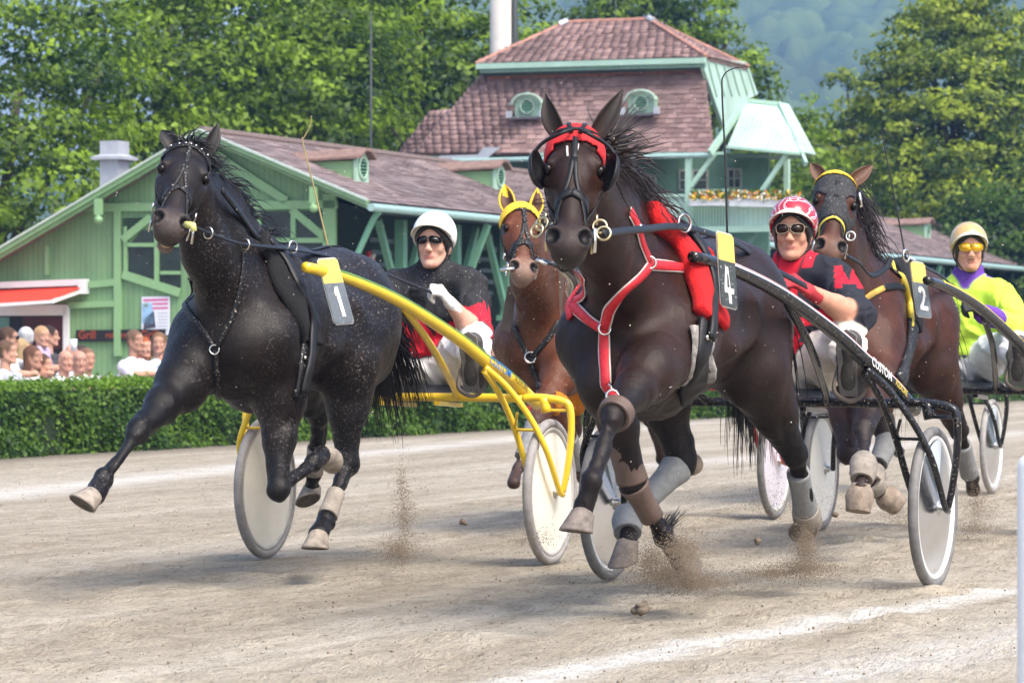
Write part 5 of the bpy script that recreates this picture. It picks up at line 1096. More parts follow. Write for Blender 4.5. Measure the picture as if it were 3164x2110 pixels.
YEL = mat('yellow_enamel', (.80, .54, .025), .32, var=.10, scale=9, coat=.4, dirt=(.42, .33, .16), dirt_amt=.35)
BLKP = mat('black_enamel', (.008, .008, .009), .2, var=.2, scale=9, coat=.25, spec=.3, dirt=(.5, .46, .4), dirt_amt=.5)
REDP = mat('red_enamel', (.55, .05, .03), .35, var=.2, dirt=(.42, .33, .25), dirt_amt=.6)
WHITE_D = mat('white_wheel_cover', (.80, .78, .72), .4, var=.07, scale=5, bump=.03, dirt=(.45, .38, .28), dirt_amt=.35)
CREAM_D = mat('cream_wheel_cover', (.80, .76, .64), .4, var=.08, scale=5, bump=.03, dirt=(.45, .38, .28), dirt_amt=.35)
LILAC_D = mat('pale_lilac_wheel_cover', (.56, .53, .58), .4, var=.10, scale=6, dirt=(.25, .2, .15), dirt_amt=.5)
GRN_L = mat('green_pinstripe', (.10, .22, .03), .4); WHT_L = mat('white_pinstripe', (.75, .75, .75), .35); RED_L = mat('red_pinstripe', (.5, .06, .04), .4); YEL_L = mat('yellow_pinstripe', (.75, .55, .08), .4)
S1F = Frame(-.511, 16.8, 20.); S4F = Frame(1.11, 15.15, 22.); S2F = Frame(2.44, 19.55, 20.); SBF = Frame(.90, 21.4, 20.); S5F = Frame(2.72, 25.1, 20.)
S1 = make_sulky(S1F, 'yellow sulky with white disc wheels behind the black horse', YEL, CREAM_D, mat('grey_rim', (.42, .40, .37), .4), RUBBER, stripe=[(-.12, GRN_L), (.22, GRN_L)])
S4 = make_sulky(S4F, 'black sulky with clear disc wheels and silver stripes, nearest on the right', BLKP, disc_clear(), mat('white_rim', (.74, .74, .72), .3), RUBBER_D, True, stripe=[(-.28, WHT_L), (.05, RED_L), (.38, WHT_L)])
S2 = make_sulky(S2F, 'black sulky with yellow stripes behind the hooded horse at the right edge', BLKP, WHITE_D, mat('grey_rim', (.42, .40, .37), .4), RUBBER_D, stripe=[(-.1, YEL_L), (.2, YEL_L)])
SB = make_sulky(SBF, 'red sulky with lilac disc wheels behind the bay horse', REDP, LILAC_D, mat('grey_rim', (.42, .40, .37), .4), RUBBER_D)
S5 = make_sulky(S5F, 'black sulky farthest back, one clear wheel showing behind the hooded horse', BLKP, disc_clear(), mat('white_rim', (.74, .74, .72), .3), RUBBER, True, R=.335)
BLUE_T = mat('blue_lettering', (.02, .18, .50), .4); DARK_T = mat('dark_lettering', (.06, .05, .01), .5); WHT_T = mat('white_lettering', (.75, .75, .72), .4)
def shaft_text(S, c1, c2):
    pth = spline(SHAFT, 80); i0 = 30; up = unit((-.1, .8, .6))
    # the words run down the shaft from its middle towards the wheel, on the outer upper face
    for txt, t, sz, m in (('CUSTOM', 27, .056, c1), ('FLEXURE', 14, .036, c2)):
        p = pth[t]; d = unit(pth[t - 10] - p); n = unit(np.cross(d, np.cross(V3(.80, .60, .30), d))); ey = unit(np.cross(n, d))
        decal(S, 'lettering', txt, sz, m, p + n * (.0325) - ey * sz * .36, d, ey, 1.05)
shaft_text(S1, BLUE_T, DARK_T); shaft_text(S4, WHT_T, YEL_L)
number_plate(S1, S1F, [(980, 803), (1050, 800), (1084, 995), (1034, 1001)], 14.9, '1')
number_plate(S4, S4F, [(2214, 716), (2268, 727), (2274, 958), (2228, 942)], 13.25, '4')
number_plate(S2, S2F, [(2811, 808), (2858, 812), (2876, 985), (2834, 975)], 17.65, '2')
# ------------------------------------------------------------------ people
SKIN = (.55, .29, .20)
def head_body(c, fwd, skin=SKIN, lip=(.42, .16, .13), beard=None, up=(0, 0, 1), sc_=1., neck_to=None, neck_r=.056, hair=None, ears=True):
    """head solid: c = middle of the head, fwd = where it looks"""
    B = Body(); z = unit(up); x = np.array(fwd, float); x = unit(x - z * (x @ z)); y = np.cross(z, x); ax = (x, y, z)
    h = lambda a, b, d: np.array(c) + sc_ * (x * a + y * b + z * d); k = sc_
    hc = hair or skin
    B.el(h(-.012, 0, .035), (.094 * k, .074 * k, .088 * k), .03, hc, ax)
    B.el(h(.022, 0, -.005), (.070 * k, .064 * k, .095 * k), .03, skin, ax)
    B.el(h(.060, 0, .045), (.034 * k, .052 * k, .034 * k), .03, skin, ax)
    for s in (1, -1):
        B.rc(h(-.01, s * .054, -.045), h(.062, s * .022, -.095), .022 * k, .020 * k, .03, skin)
        B.el(h(.062, s * .038, -.022), (.022 * k, .020 * k, .022 * k), .02, skin, ax)
        B.el(h(.094, s * .031, .022), (.016 * k, .017 * k, .012 * k), .012, skin, ax, True)
        B.rc(h(.086, s * .012, .036), h(.080, s * .045, .038), .009 * k, .007 * k, .012, tuple(np.array(skin) * .55) if not beard else beard)
        B.el(h(.080, s * .031, .022), (.014 * k, .014 * k, .012 * k), .006, skin, ax)
        B.el(h(.104, s * .012, -.031), (.010 * k, .009 * k, .008 * k), .008, skin, ax)
        if ears: B.el(h(-.012, s * .078, .0), (.020 * k, .008 * k, .032 * k), .01, skin, ax)
    B.rc(h(.088, 0, .026), h(.110, 0, -.024), .008 * k, .012 * k, .014, skin)
    B.el(h(.077, 0, -.060), (.018 * k, .030 * k, .02 * k), .02, skin, ax)
    B.el(h(.0945, 0, -.0575), (.006 * k, .021 * k, .0040 * k), .004, lip, ax); B.el(h(.0935, 0, -.0655), (.006 * k, .018 * k, .0048 * k), .004, lip, ax)
    B.el(h(.080, 0, -.098), (.022 * k, .024 * k, .019 * k), .022, beard or skin, ax)
    if beard: B.rc(h(.104, -.018, -.045), h(.104, .018, -.045), .006, .006, .006, beard)
    nb = neck_to if neck_to is not None else h(-.03, 0, -.21)
    B.rc(h(-.022, 0, -.05), nb, neck_r * k, (neck_r + .006) * k, .03, skin)
    return B, h, ax
def fist(wrist, fdir, back, thumb, col, sc_=1.):
    """closed hand: palm, four bent fingers and a thumb; wrist point, direction of knuckles, back-of-hand normal, thumb side"""
    x = unit(fdir); z = unit(np.array(back) - x * (np.array(back) @ x)); y = np.cross(z, x)
    if y @ np.array(thumb, float) < 0: y = -y
    B = Body(); h = lambda a, b, d: np.array(wrist) + sc_ * (x * a + y * b + z * d)
    B.rc(h(-.05, 0, 0), h(.01, 0, 0), .030 * sc_, .028 * sc_, .02, col)
    for b in (.028, .009, -.010, -.028):
        B.rc(h(.01, b * .75, 0), h(.082, b, .004), .0135 * sc_, .0125 * sc_, .012, col)
        Ls = 1. if abs(b) < .02 else .9
        B.rc(h(.082, b, .004), h(.082 + .030 * Ls, b, -.024), .0105 * sc_, .0098 * sc_, .004, col)
        B.rc(h(.082 + .030 * Ls, b, -.024), h(.090, b, -.052 * Ls), .0098 * sc_, .009 * sc_, .004, col)
        B.rc(h(.090, b, -.052 * Ls), h(.066, b, -.046), .009 * sc_, .008 * sc_, .003, col)
    B.rc(h(.012, .026, -.012), h(.045, .042, -.026), .014 * sc_, .0125 * sc_, .012, col)
    B.rc(h(.045, .042, -.026), h(.078, .040, -.040), .012 * sc_, .0105 * sc_, .004, col); B.rc(h(.078, .040, -.040), h(.098, .026, -.044), .0105 * sc_, .009 * sc_, .004, col)
    return B, h
def join_skins(parts):
    V = []; Fc = []; Cc = []; o = 0
    for v, f, c in parts: V.append(v); Fc.append(f + o); Cc.append(c); o += len(v)
    return np.vstack(V), np.vstack(Fc), np.vstack(Cc)
def helmet(parent, h, ax, shell_m, peak_m, lining_m, k=1., tilt=.10, pattern=None):
    he = empty('helmet'); he.parent = parent
    x, y, z = ax; x2 = unit(x + z * tilt); z2 = np.cross(x2, y); c = h(-.012, 0, .048)
    A, Bq, Hh = .126 * k, .108 * k, .118 * k; V = []; Fc = []; nu, nv = 40, 16
    # shell: dome that comes lower over the ears and nape
    for j in range(nv + 1):
        for i in range(nu):
            a = 2 * math.pi * i / nu; low = -.018 + .055 * max(0, math.cos(a)) ** 1.5 - .055 * max(0, -math.cos(a)) ** .8 - .030 * abs(math.sin(a)) ** 3
            e0 = math.asin(np.clip(low / Hh, -.75, .6)); e = e0 + (math.pi / 2 - e0) * j / nv
            V.append(c + x2 * A * math.cos(e) * math.cos(a) + y * Bq * math.cos(e) * math.sin(a) + z2 * Hh * math.sin(e))
    for j in range(nv):
        for i in range(nu): q = (i + 1) % nu; Fc.append((j * nu + i, j * nu + q, j * nu + nu + q, j * nu + nu + i))
    V = np.array(V)
    o = mk('shell', V, Fc, shell_m, he); s = o.modifiers.new('thickness', 'SOLIDIFY'); s.thickness = .010; s.offset = -1
    if pattern is not None:
        ca = o.data.color_attributes.new('Col', 'FLOAT_COLOR', 'POINT')
    # black lining below the shell
    V2 = []; F2 = []
    for j in range(3):
        for i in range(nu):
            a = 2 * math.pi * i / nu; low = -.02 + .05 * max(0, math.cos(a)) ** 1.5 - .06 * max(0, -math.cos(a)) ** .8 - .03 * abs(math.sin(a)) ** 3
            dn = low - j * (.006 + .026 * abs(math.sin(a)) ** 1.5 + .012 * max(0, -math.cos(a))); e = math.asin(np.clip(dn / Hh, -.93, .6)); ce = max(math.cos(e), .72)
            V2.append(c + x2 * A * .93 * ce * math.cos(a) + y * Bq * .935 * ce * math.sin(a) + z2 * dn)
    for j in range(2):
        for i in range(nu): q = (i + 1) % nu; F2.append((j * nu + nu + i, j * nu + nu + q, j * nu + q, j * nu + i))
    o2 = mk('lining', V2, F2, lining_m, he); s = o2.modifiers.new('thickness', 'SOLIDIFY'); s.thickness = .012; s.offset = -1
    # peak
    V3_ = []; F3 = []; n = 20
    for j in range(4):
        for i in range(n + 1):
            a = math.radians(-64 + 128 * i / n); low = -.018 + .055 * max(0, math.cos(a)) ** 1.5 - .030 * abs(math.sin(a)) ** 3
            e = math.asin(np.clip((low + .012) / Hh, -.75, .6)); ext = j / 3 * (.040 * max(0, math.cos(a * 1.38)) ** .8)
            V3_.append(c + (x2 * math.cos(a) * (A * math.cos(e) + ext) + y * math.sin(a) * (Bq * math.cos(e) + ext * .9)) + z2 * (low + .010 - .35 * ext - .002 * j))
    for j in range(3):
        for i in range(n): F3.append((j * (n + 1) + i, j * (n + 1) + i + 1, (j + 1) * (n + 1) + i + 1, (j + 1) * (n + 1) + i))
    o3 = mk('peak', V3_, F3, peak_m, he); s = o3.modifiers.new('thickness', 'SOLIDIFY'); s.thickness = .006; s.offset = 0
    return he
def glasses(parent, h, ax, lens_m, frame_m, kind='wrap'):
    gl = empty('glasses'); gl.parent = parent; x, y, z = ax
    for s in (1, -1):
        V = []; n = 24; cy = .033 if kind != 'wrap' else .034; ry = .028 if kind != 'shield' else .032; rz = .021 if kind == 'aviator' else (.017 if kind == 'wrap' else .022)
        def pt(u, v, o=0.):
            yy = cy + u * ry; return h(.112 - 5.2 * yy * yy + o, s * yy, .019 + v * rz - (.004 * u if kind == 'wrap' else 0))
        sh = lambda a: (math.copysign(abs(math.cos(a)) ** .75, math.cos(a)), math.copysign(abs(math.sin(a)) ** .75, math.sin(a)) * (1 - .12 * math.cos(a) * (1 if kind != 'aviator' else -1)))
        V = [pt(0, 0, .004)] + [pt(*sh(2 * math.pi * i / n)) for i in range(n)]
        F_ = [(0, 1 + i, 1 + (i + 1) % n) for i in range(n)]
        if s < 0: F_ = [q[::-1] for q in F_]
        o = mk('lens', V, F_, lens_m, gl); m = o.modifiers.new('thickness', 'SOLIDIFY'); m.thickness = .003
        ringp = [pt(*[1.04 * q for q in sh(2 * math.pi * i / n)], .002) for i in range(n + 1)]
        v, f = tube(ringp, .0020 if kind == 'aviator' else .0020, 6, False); mk('frame', v, f, frame_m, gl)
        v, f = tube(spline([pt(1.0, .35), h(.045, s * .074, .026), h(-.02, s * .080, .022)], 10), .003, 6); mk('temple', v, f, frame_m, gl)
    v, f = tube(spline([h(.111, .008, .026), h(.116, 0, .028), h(.111, -.008, .026)], 7), .003, 6); mk('bridge', v, f, frame_m, gl)
    if kind == 'aviator':
        v, f = tube(spline([h(.110, .014, .034), h(.115, 0, .036), h(.110, -.014, .034)], 7), .0025, 6); mk('brow_bar', v, f, frame_m, gl)
    return gl
CLOTH_A = mat_attr('driver_clothes', .75, .35, 60., dirt=(.55, .52, .48), dlo=.66, dscale=120., damt=.8, var=.12)
CLOTH_C = mat_attr('driver_clothes_clean', .75, .35, 60., dirt=(.5, .46, .4), dlo=.72, dscale=120., damt=.5, var=.12)
BLACK_PL = mat('black_plastic', (.012, .012, .013), .4, var=.2)
def make_driver(fr, label, jacket, trousers, sleeve_short, fwd, hand_l, elbow_l, hand_r, elbow_r, glove, pattern, hm, peakm, lens, framem, kind, head_c=(-.245, .045, 1.545), collar_h=.0, collar_col=None, clothm=None, beard=None, sleeve_edge=None, skin=SKIN, lean=0., vox=.007, collar_r=.062):
    r = empty('person', (fr.o[0], fr.o[1], 0), fr.rz, label, 'person', 'sulky drivers')
    J = jacket; B = Body(); Y = V3(0, 1, 0); hy = head_c[1]; nk = V3(head_c[0] - .03, hy * .9, head_c[2] - .16)
    B.el((-.36, 0, .93), (.15, .19, .12), .06, trousers)
    B.rc((-.36, 0, .98), (-.33, hy * .3, 1.12), .135, .145, .06, J, (Y, 1.18)); B.el((-.31, hy * .6, 1.23), (.135, .19, .17), .08, J)
    for s, el_, hd_ in ((1, elbow_l, hand_l), (-1, elbow_r, hand_r)):
        sh = V3(-.285, hy * .8 + s * .185, 1.325); el_ = np.array(el_, float); hd_ = np.array(hd_, float)
        B.rc((-.29, hy * .8 + s * .06, 1.355), sh, .078, .072, .06, J)
        B.rc(sh, lerp(sh, el_, .55), .076, .074, .05, J); B.rc(lerp(sh, el_, .5), lerp(sh, el_, .98 if sleeve_short else 1.), .076, .083 if sleeve_short else .066, .03, J)
        for q in range(4):   # folds in the sleeve
            p = lerp(sh, el_, .25 + .2 * q); B.rc(p + V3(.03, s * .045, .0), p + V3(-.03, s * .05, -.05), .03, .022, .03, J)
        w = hd_; ac = skin if sleeve_short else J
        B.rc(el_, lerp(el_, w, .45), .052 if sleeve_short else .064, .047 if sleeve_short else .058, .03, ac); B.rc(lerp(el_, w, .4), lerp(el_, w, .97), .047 if sleeve_short else .056, .031 if sleeve_short else .042, .02, ac)
        hip = V3(-.35, s * .10, .93); kn = V3(-.0, s * .345, 1.075); an = V3(.27, s * .455, .92)
        B.rc(hip, lerp(hip, kn, .6), .105, .09, .06, trousers); B.rc(lerp(hip, kn, .5), kn, .092, .074, .04, trousers)
        B.rc(kn, lerp(kn, an, .5), .072, .066, .03, trousers); B.rc(lerp(kn, an, .45), an, .066, .058, .02, trousers)
        B.rc(lerp(kn, an, .12) + V3(0, 0, -.02), lerp(hip, kn, .35) + V3(0, 0, -.09), .03, .04, .05, trousers)
    B.rc(nk + V3(-.02, 0, -.06), nk + V3(0, 0, .01 + collar_h), .085, collar_r, .04, collar_col or J)
    for q in range(7):     # creases across the front of the jacket
        a = rng.uniform(-.14, .14); z = 1.0 + .045 * q
        B.rc((-.205, a - .05, z), (-.215, a + .05, z + rng.uniform(-.04, .04)), .016, .010, .03, J)
    v, f = B.skin(vox); c = B.colours(v, J, .002); cm = (np.abs(c - np.array(skin)).sum(1) > .05).astype(np.float32); v = fold(v, f, .017, 6.5, cm, True, (1, 1, .65)); v = fold(v, f, -.010, 9., cm, True, (.8, 1, 1)); v = fold(v, f, .005, 19., cm, True)
    isj = np.abs(c - np.array(J)).sum(1) < .02
    if pattern is not None: c = pattern(v, c, isj)
    HB_, h, ax = head_body(head_c, fwd, skin, beard=beard, neck_to=nk + V3(-.01, 0, -.05))
    hv, hf = HB_.skin(.0042); hc = HB_.colours(hv, skin, .003)
    parts = [(v, f, c), (hv, hf, hc)]
    V, Fc, Cc = join_skins(parts); n_cl = len(f)
    body = mk('body', V, Fc, [clothm or CLOTH_A, mat_attr('skin_' + label[:8], .5, .3, 300., (.40, .13, .09), .56, 30., .35, var=.16)], r, True, Cc)
    issk = np.abs(Cc - np.array(skin)).sum(1) < .05; issk[len(v):] = True
    body.data.polygons.foreach_set('material_index', issk[Fc].all(1).astype(np.int32))
    for s, el_, hd_ in ((1, elbow_l, hand_l), (-1, elbow_r, hand_r)):
        d = unit(np.array(hd_) - np.array(el_)); FB_, fh = fist(hd_, d + V3(.2, -.2 * s, .25), V3(.1, s * .75, .5), V3(.2, -s * .4, .9), glove, 1.08)
        gv, gf = FB_.skin(.0045); o = mk('glove', gv, gf, mat('glove_%s' % str(glove), glove, .7, var=.15, bump=.3, scale=40), r)
    bm = mat('muddy_boot_leather', (.045, .04, .036), .6, var=.35, bump=.2, scale=25, dirt=(.3, .27, .23), dirt_amt=.6); sm_ = mat('boot_sole', (.14, .13, .12), .8, var=.3, bump=.3, scale=30)
    for s in (1, -1):
        Bo = Body(); an = V3(.27, s * .455, .92); Bo.rc(an + V3(-.06, -s * .025, .06), an, .062, .056, .02); Bo.rc(an + V3(.0, 0, -.03), an + V3(.055, s * .01, .13), .05, .05, .03); Bo.rc(an + V3(0, 0, -.04), an + V3(.01, 0, .02), .052, .05, .03)
        bv, bf = Bo.skin(.008); mk('boot', bv, bf, bm, r)
        g = Geo(); poly = [(-.036, -.10), (.036, -.10), (.042, -.03), (.038, .03), (.048, .10), (.04, .165), (.0, .19), (-.04, .165), (-.048, .10), (-.038, .03), (-.042, -.03)]
        ey = unit((.26, s * .04, 1.)); ez = unit(np.cross(V3(0, 1, 0), ey)); ex = np.cross(ey, ez)
        g.prism(poly, an + V3(.048, 0, 0), ex, ey, ez, .014); g.obj('sole', sm_, r)
    helmet(r, h, ax, hm, peakm, BLACK_PL); glasses(r, h, ax, lens, framem, kind)
    for s in (1, -1):
        strap(HB_, 'chin_strap', [h(.03, s * .08, .03), h(.015, s * .085, -.03), h(.03, s * .07, -.08), h(.055, s * .045, -.115), h(.06, 0, -.13)], .016, BLACK_PL, r, th=.004)
        strap(HB_, 'chin_strap', [h(-.04, s * .09, .0), h(-.02, s * .085, -.035), h(.01, s * .08, -.06)], .014, BLACK_PL, r, th=.004)
    return r, h, ax, B
def spikes(y, seed=0):
    return .055 * np.abs(((y * 13 + .3 * np.sin(y * 40 + seed)) % 1.) * 2 - 1) + .02 * np.sin(y * 57 + seed)
RED_J, NAVY_J = (.55, .012, .03), (.018, .02, .028)
def pat1(v, c, isj):
    c = c.copy(); el = V3(-.05, .345, 1.085); front = v[:, 2] < 1.10 + spikes(v[:, 1] + v[:, 0] * .5)
    d = np.linalg.norm(v - el, axis=1); arm = (v[:, 1] > .2) & (d < .13 + 1.3 * spikes(v[:, 0] * 1.3 + v[:, 2], 2)); d2 = np.linalg.norm(v - V3(.05, -.36, 1.1), axis=1); arm |= (v[:, 1] < -.22) & (d2 < .16 + spikes(v[:, 0], 3))
    c[isj & ((front & (np.abs(v[:, 1]) < .26)) | arm)] = RED_J; return c
white_gl = mat('white_helmet_gloss', (.82, .82, .80), .18, var=.03, scale=4, coat=.5); cream_gl = mat('cream_peak', (.74, .70, .58), .35, var=.06)
smoke = mat('smoke_lens', (.008, .008, .009), .12, var=.05, spec=.4)
D1, d1h, d1ax, _ = make_driver(S1F, 'person in white helmet and black jacket with red flames driving the yellow sulky', (.020, .020, .022), (.70, .68, .66), True,
    (1, .10, -.02), (.11, .275, 1.235), (-.05, .345, 1.085), (.42, -.12, 1.20), (.08, -.33, 1.12), (.72, .70, .66), pat1, white_gl, cream_gl, smoke, BLACK_PL, 'wrap',
    collar_h=.045, collar_col=(.02, .02, .022), head_c=(-.25, .05, 1.528), skin=(.58, .33, .24))
def pat4(v, c, isj):
    c = c.copy(); y = v[:, 1]; z = v[:, 2]; el = V3(-.05, .37, 1.17)
    red = (z < 1.05) | ((np.abs(y - .03) < .05) & (z > 1.05)) | ((z < 1.16 + .5 * (y - .1)) & (z > 1.12) & (y < .25) & (y > .02)) | ((z > 1.375) & (np.abs(y - .04) < .1)) | (y < -.16)
    d = np.linalg.norm(v - el, axis=1); arm = (y > .2) & (d < .072)
    # the big letter sewn on the sleeve
    wp = S4F.o + v[:, :1] * S4F.f + v[:, 1:2] * S4F.l; px = (CXP + FPX * wp[:, 0] / wp[:, 1] - 2300) * 2.412; py = (YHP - FPX * (z - CAMH) / wp[:, 1] - 600) * 2.412
    t = (py - 535) / 165; xl = 672 + 4 * t; xr = 812 + 30 * t; on = (t > 0) & (t < 1) & (y > .2)
    ltr = on & (((px > xl) & (px < xl + 52)) | ((px > xr) & (px < xr + 50)) | ((np.abs(px - (xl + 20 + 75 * t * 1.15)) < 26) & (t < .8)) | ((np.abs(px - (xr + 25 - 70 * t * 1.0)) < 26) & (t < .8)))
    c[isj & (red | arm | ltr)] = RED_J
    edge = isj & (y > .22) & (d < .056); c[edge] = (.7, .66, .62)
    return c
def helmet4():
    m, n, l, p = _nt('red_silver_helmet'); w = n.new('ShaderNodeTexWave'); w.wave_type = 'BANDS'; w.bands_direction = 'DIAGONAL'; w.inputs['Scale'].default_value = 6.5; w.inputs['Distortion'].default_value = 5.; w.inputs['Detail'].default_value = 1.; w.inputs['Detail Scale'].default_value = 2.
    c = n.new('ShaderNodeTexCoord'); l.new(c.outputs['Object'], w.inputs['Vector'])
    r = _ramp(n, l, w.outputs[0], [(.0, (.36, .015, .03)), (.40, (.78, .74, .74)), (.50, (.45, .02, .045)), (.66, (.80, .78, .78)), (.76, (.05, .04, .05)), (.84, (.42, .02, .04))]); r.color_ramp.interpolation = 'CONSTANT'
    l.new(r.outputs[0], p.inputs['Base Color']); p.inputs['Roughness'].default_value = .2; p.inputs['Coat Weight'].default_value = .6; return m
D4, d4h, d4ax, _ = make_driver(S4F, 'person in red and silver helmet and aviator sunglasses driving the black sulky', NAVY_J, (.62, .57, .50), True,
    (1, .16, -.06), (.20, .245, 1.265), (-.05, .385, 1.155), (.40, -.10, 1.22), (.05, -.33, 1.12), (.40, .02, .03), pat4, helmet4(), cream_gl, mat('brown_lens', (.02, .009, .005), .16, spec=.35), mat('beige_frame', (.30, .235, .165), .45), 'aviator',
    head_c=(-.25, .035, 1.525), collar_h=.0, collar_col=(.55, .012, .03), collar_r=.078, clothm=CLOTH_C, skin=(.52, .265, .175))
def pat2(v, c, isj):
    c = c.copy(); y = v[:, 1]; z = v[:, 2]; pur = (.13, .05, .32)
    q = ((z > 1.365 - .10 * np.abs(y)) & (np.abs(y) < .20) & (v[:, 0] < -.29 + .25 * np.abs(y))) | (z < .985); c[isj & q] = pur
    c[isj & (v[:, 0] > .125)] = pur; return c
D2, d2h, d2ax, _ = make_driver(S2F, 'person in gold helmet and lime yellow jacket with yellow glasses at the right edge', (.56, .80, .08), (.62, .64, .68), False,
    (1, .38, -.02), (.19, .235, 1.22), (-.05, .40, 1.13), (.32, .02, 1.2), (.0, -.33, 1.12), (.02, .02, .022), pat2, mat('gold_helmet_gloss', (.50, .33, .13), .22, var=.08, dirt=(.75, .7, .62), dirt_amt=.8, coat=.5), white_gl, mat('yellow_lens', (.75, .42, .01), .08, coat=1.), mat('yellow_frame', (.45, .28, .02), .3), 'shield',
    head_c=(-.25, .06, 1.575), collar_h=.03, collar_col=(.13, .05, .32), collar_r=.072, clothm=CLOTH_C, beard=(.36, .20, .12), skin=(.58, .29, .21), vox=.009)
# ------------------------------------------------------------------ dressing the horses
FLEECE_R = mat('red_fleece', (.62, .008, .010), .95, var=.25, scale=30, bump=1., bscale=160); FLEECE_B = mat('black_fleece', (.006, .006, .007), .95, var=.3, scale=30, bump=1., bscale=160); FLEECE_G = mat('dirty_white_fleece', (.30, .28, .26), .95, var=.5, scale=40, bump=1., bscale=160); FLEECE_O = mat('orange_fleece', (.70, .24, .012), .95, var=.25, scale=30, bump=1., bscale=160)
HAIR_K = mat('black_horsehair', (.008, .007, .008), .38, var=.3, scale=20); HAIR_B = mat('brown_black_horsehair', (.022, .013, .010), .42, var=.4, scale=20)
BOOT_G = mat('grey_neoprene_boot', (.20, .205, .205), .75, var=.2, scale=30, dirt=(.12, .11, .1), dirt_amt=.5, bump=.2); BOOT_W = mat('dusty_pale_boot', (.255, .225, .19), .8, var=.35, scale=14, bump=.4, dirt=(.12, .10, .085), dirt_amt=.6); BOOT_T = mat('tan_leather_boot', (.10, .065, .05), .55, var=.3, scale=12, bump=.15); BELL = mat('sandy_bell_boot', (.25, .20, .155), .85, var=.4, scale=25, bump=.5, dirt=(.16, .13, .10), dirt_amt=.5)
YELLOW_C = mat('yellow_ear_cloth', (.78, .50, .03), .8, var=.12, bump=.3, scale=30); RED_C = mat('red_head_cloth', (.50, .012, .016), .8, var=.15, bump=.3, scale=30); BLACK_C = mat('black_stretch_hood', (.022, .023, .026), .8, var=.25, bump=.3, scale=60, dirt=(.4, .38, .35), dirt_amt=.4); GOLD_W = mat('gold_webbing', (.52, .33, .06), .6, var=.2); YEL_W = mat('yellow_piping', (.72, .56, .06), .5)
def hc(hd):
    d = hd['v'] - hd['h'](0, 0, 0); e1, e2, e3 = hd['ax']; return d @ e1 / hd['L'], d @ e2, d @ e3
def tail(hd, length, n, m, wind, spread=.05, seed=5, sag=.35, out=-.8, width=.03):
    rs = np.random.default_rng(seed); T = hd['T']; roots = np.array([T(-1.24, 0, 1.24)] * n) + rs.normal(0, width, (n, 3)); nc = max(6, n // 14); cd = [(out + rs.normal(0, .18), rs.normal(0, spread * 5), -.25 + rs.normal(0, .28)) for _ in range(nc)]; dirs = [np.array(cd[i % nc]) + rs.normal(0, .03, 3) for i in range(n)]; roots = np.array([roots[i % nc] + rs.normal(0, .012, 3) for i in range(n)])
    return strands('tail', roots, dirs, length, m, hd['root'], 10, .0062, sag, wind, .30, curl=.03, rs=rs, jd=.05)
def mane(hd, n, length, m, wind, seed=3, side=1, t0=0., t1=1., sag=.25, name='mane', up=.3):
    rs = np.random.default_rng(seed); h, T = hd['h'], hd['T']; a, b = h(.0, -.05, 0), T(-.1, 0, 1.44); pts = spline([a, lerp(a, b, .5) + V3(0, 0, .10), b], 40); roots = []; dirs = []
    for _ in range(n):
        t = rs.uniform(t0, t1); p = pts[min(39, int(t * 39))] + rs.normal(0, .008, 3); roots.append(p + V3(0, side * .01, .05)); dirs.append((-.35 + rs.normal(0, .2), side * (.5 + rs.normal(0, .25)), up + rs.normal(0, .2)))
    roots = hd['B'].proj(np.array(roots), -.008)
    return strands(name, roots, dirs, length, m, hd['root'], 7, .0052, sag, wind, .4, curl=.04, rs=rs)
def leg_boot(hd, leg, i, j, t0, t1, ra, rb, m, mid=None, name='leg_boot'):
    a = hd['info'][leg]; p, q = a[i], a[j]; return mk(name, *boot_mesh(lerp(p, q, t0), lerp(p, q, t1), ra, rb, mid), m, hd['root'])
def air_band(hd, name, pts, w, m, up, th=.005, n=24, parent=None):
    q = spline(pts, n); v, f = ribbon(q, np.tile(unit(up), (n, 1)), w, th); return mk(name, v, f, m, parent or hd['root'])
# --- no. 1
r = H1['root']; br1 = bridle(H1, LEATHER_MUD, .019); fr = F1; h = H1['h']
for px in ([(560, 880), (575, 930), (605, 990), (666, 1080)], [(752, 775), (746, 869), (718, 981), (666, 1080)], [(666, 1080), (669, 1157), (673, 1235)]): pstrap(H1, 'breast_strap', px, .028, LEATHER_MUD, th=.006)
ring('breast_ring', hit(H1, 666, 1080) + V3(.012, 0, 0), V3(1, .3, .1), .02, .004, STEEL, r)
pstrap(H1, 'saddle_pad', [(806, 748), (845, 800), (885, 880), (920, 960), (945, 1030), (955, 1062)], .17, FLEECE_B, th=.03, off=.0)
pstrap(H1, 'saddle_strap', [(815, 745), (875, 815), (915, 900), (950, 1000), (945, 1080), (933, 1150), (925, 1215)], .05, LEATHER, th=.012, off=.028); pstrap(H1, 'girth', [(945, 1060), (936, 1110), (930, 1170), (922, 1230)], .07, LEATHER_MUD, th=.012)
for dx in (0, 16): pstrap(H1, 'girth_buckle', [(928 + dx, 1106), (934 + dx, 1108), (940 + dx, 1112)], .016, STEEL, th=.01, off=.014, n=4)
T = H1['T']; strap(H1['B'], 'back_strap', [T(-.12, 0, 1.55), T(-.5, 0, 1.5), T(-.9, 0, 1.5), T(-1.2, 0, 1.4)], .035, LEATHER, r)
sad1 = fr.pd(905, 772, 15.05); ring('terret', sad1 + V3(0, 0, .012), V3(.3, .9, 0), .026, .005, STEEL, r)
air_band(H1, 'check_rein', [fr.pd(683, 585, 14.42), fr.pd(740, 660, 14.6), fr.pd(802, 743, 14.9), fr.pd(860, 765, 15.05)], .034, LEATHER, V3(.5, .8, .3), .008)
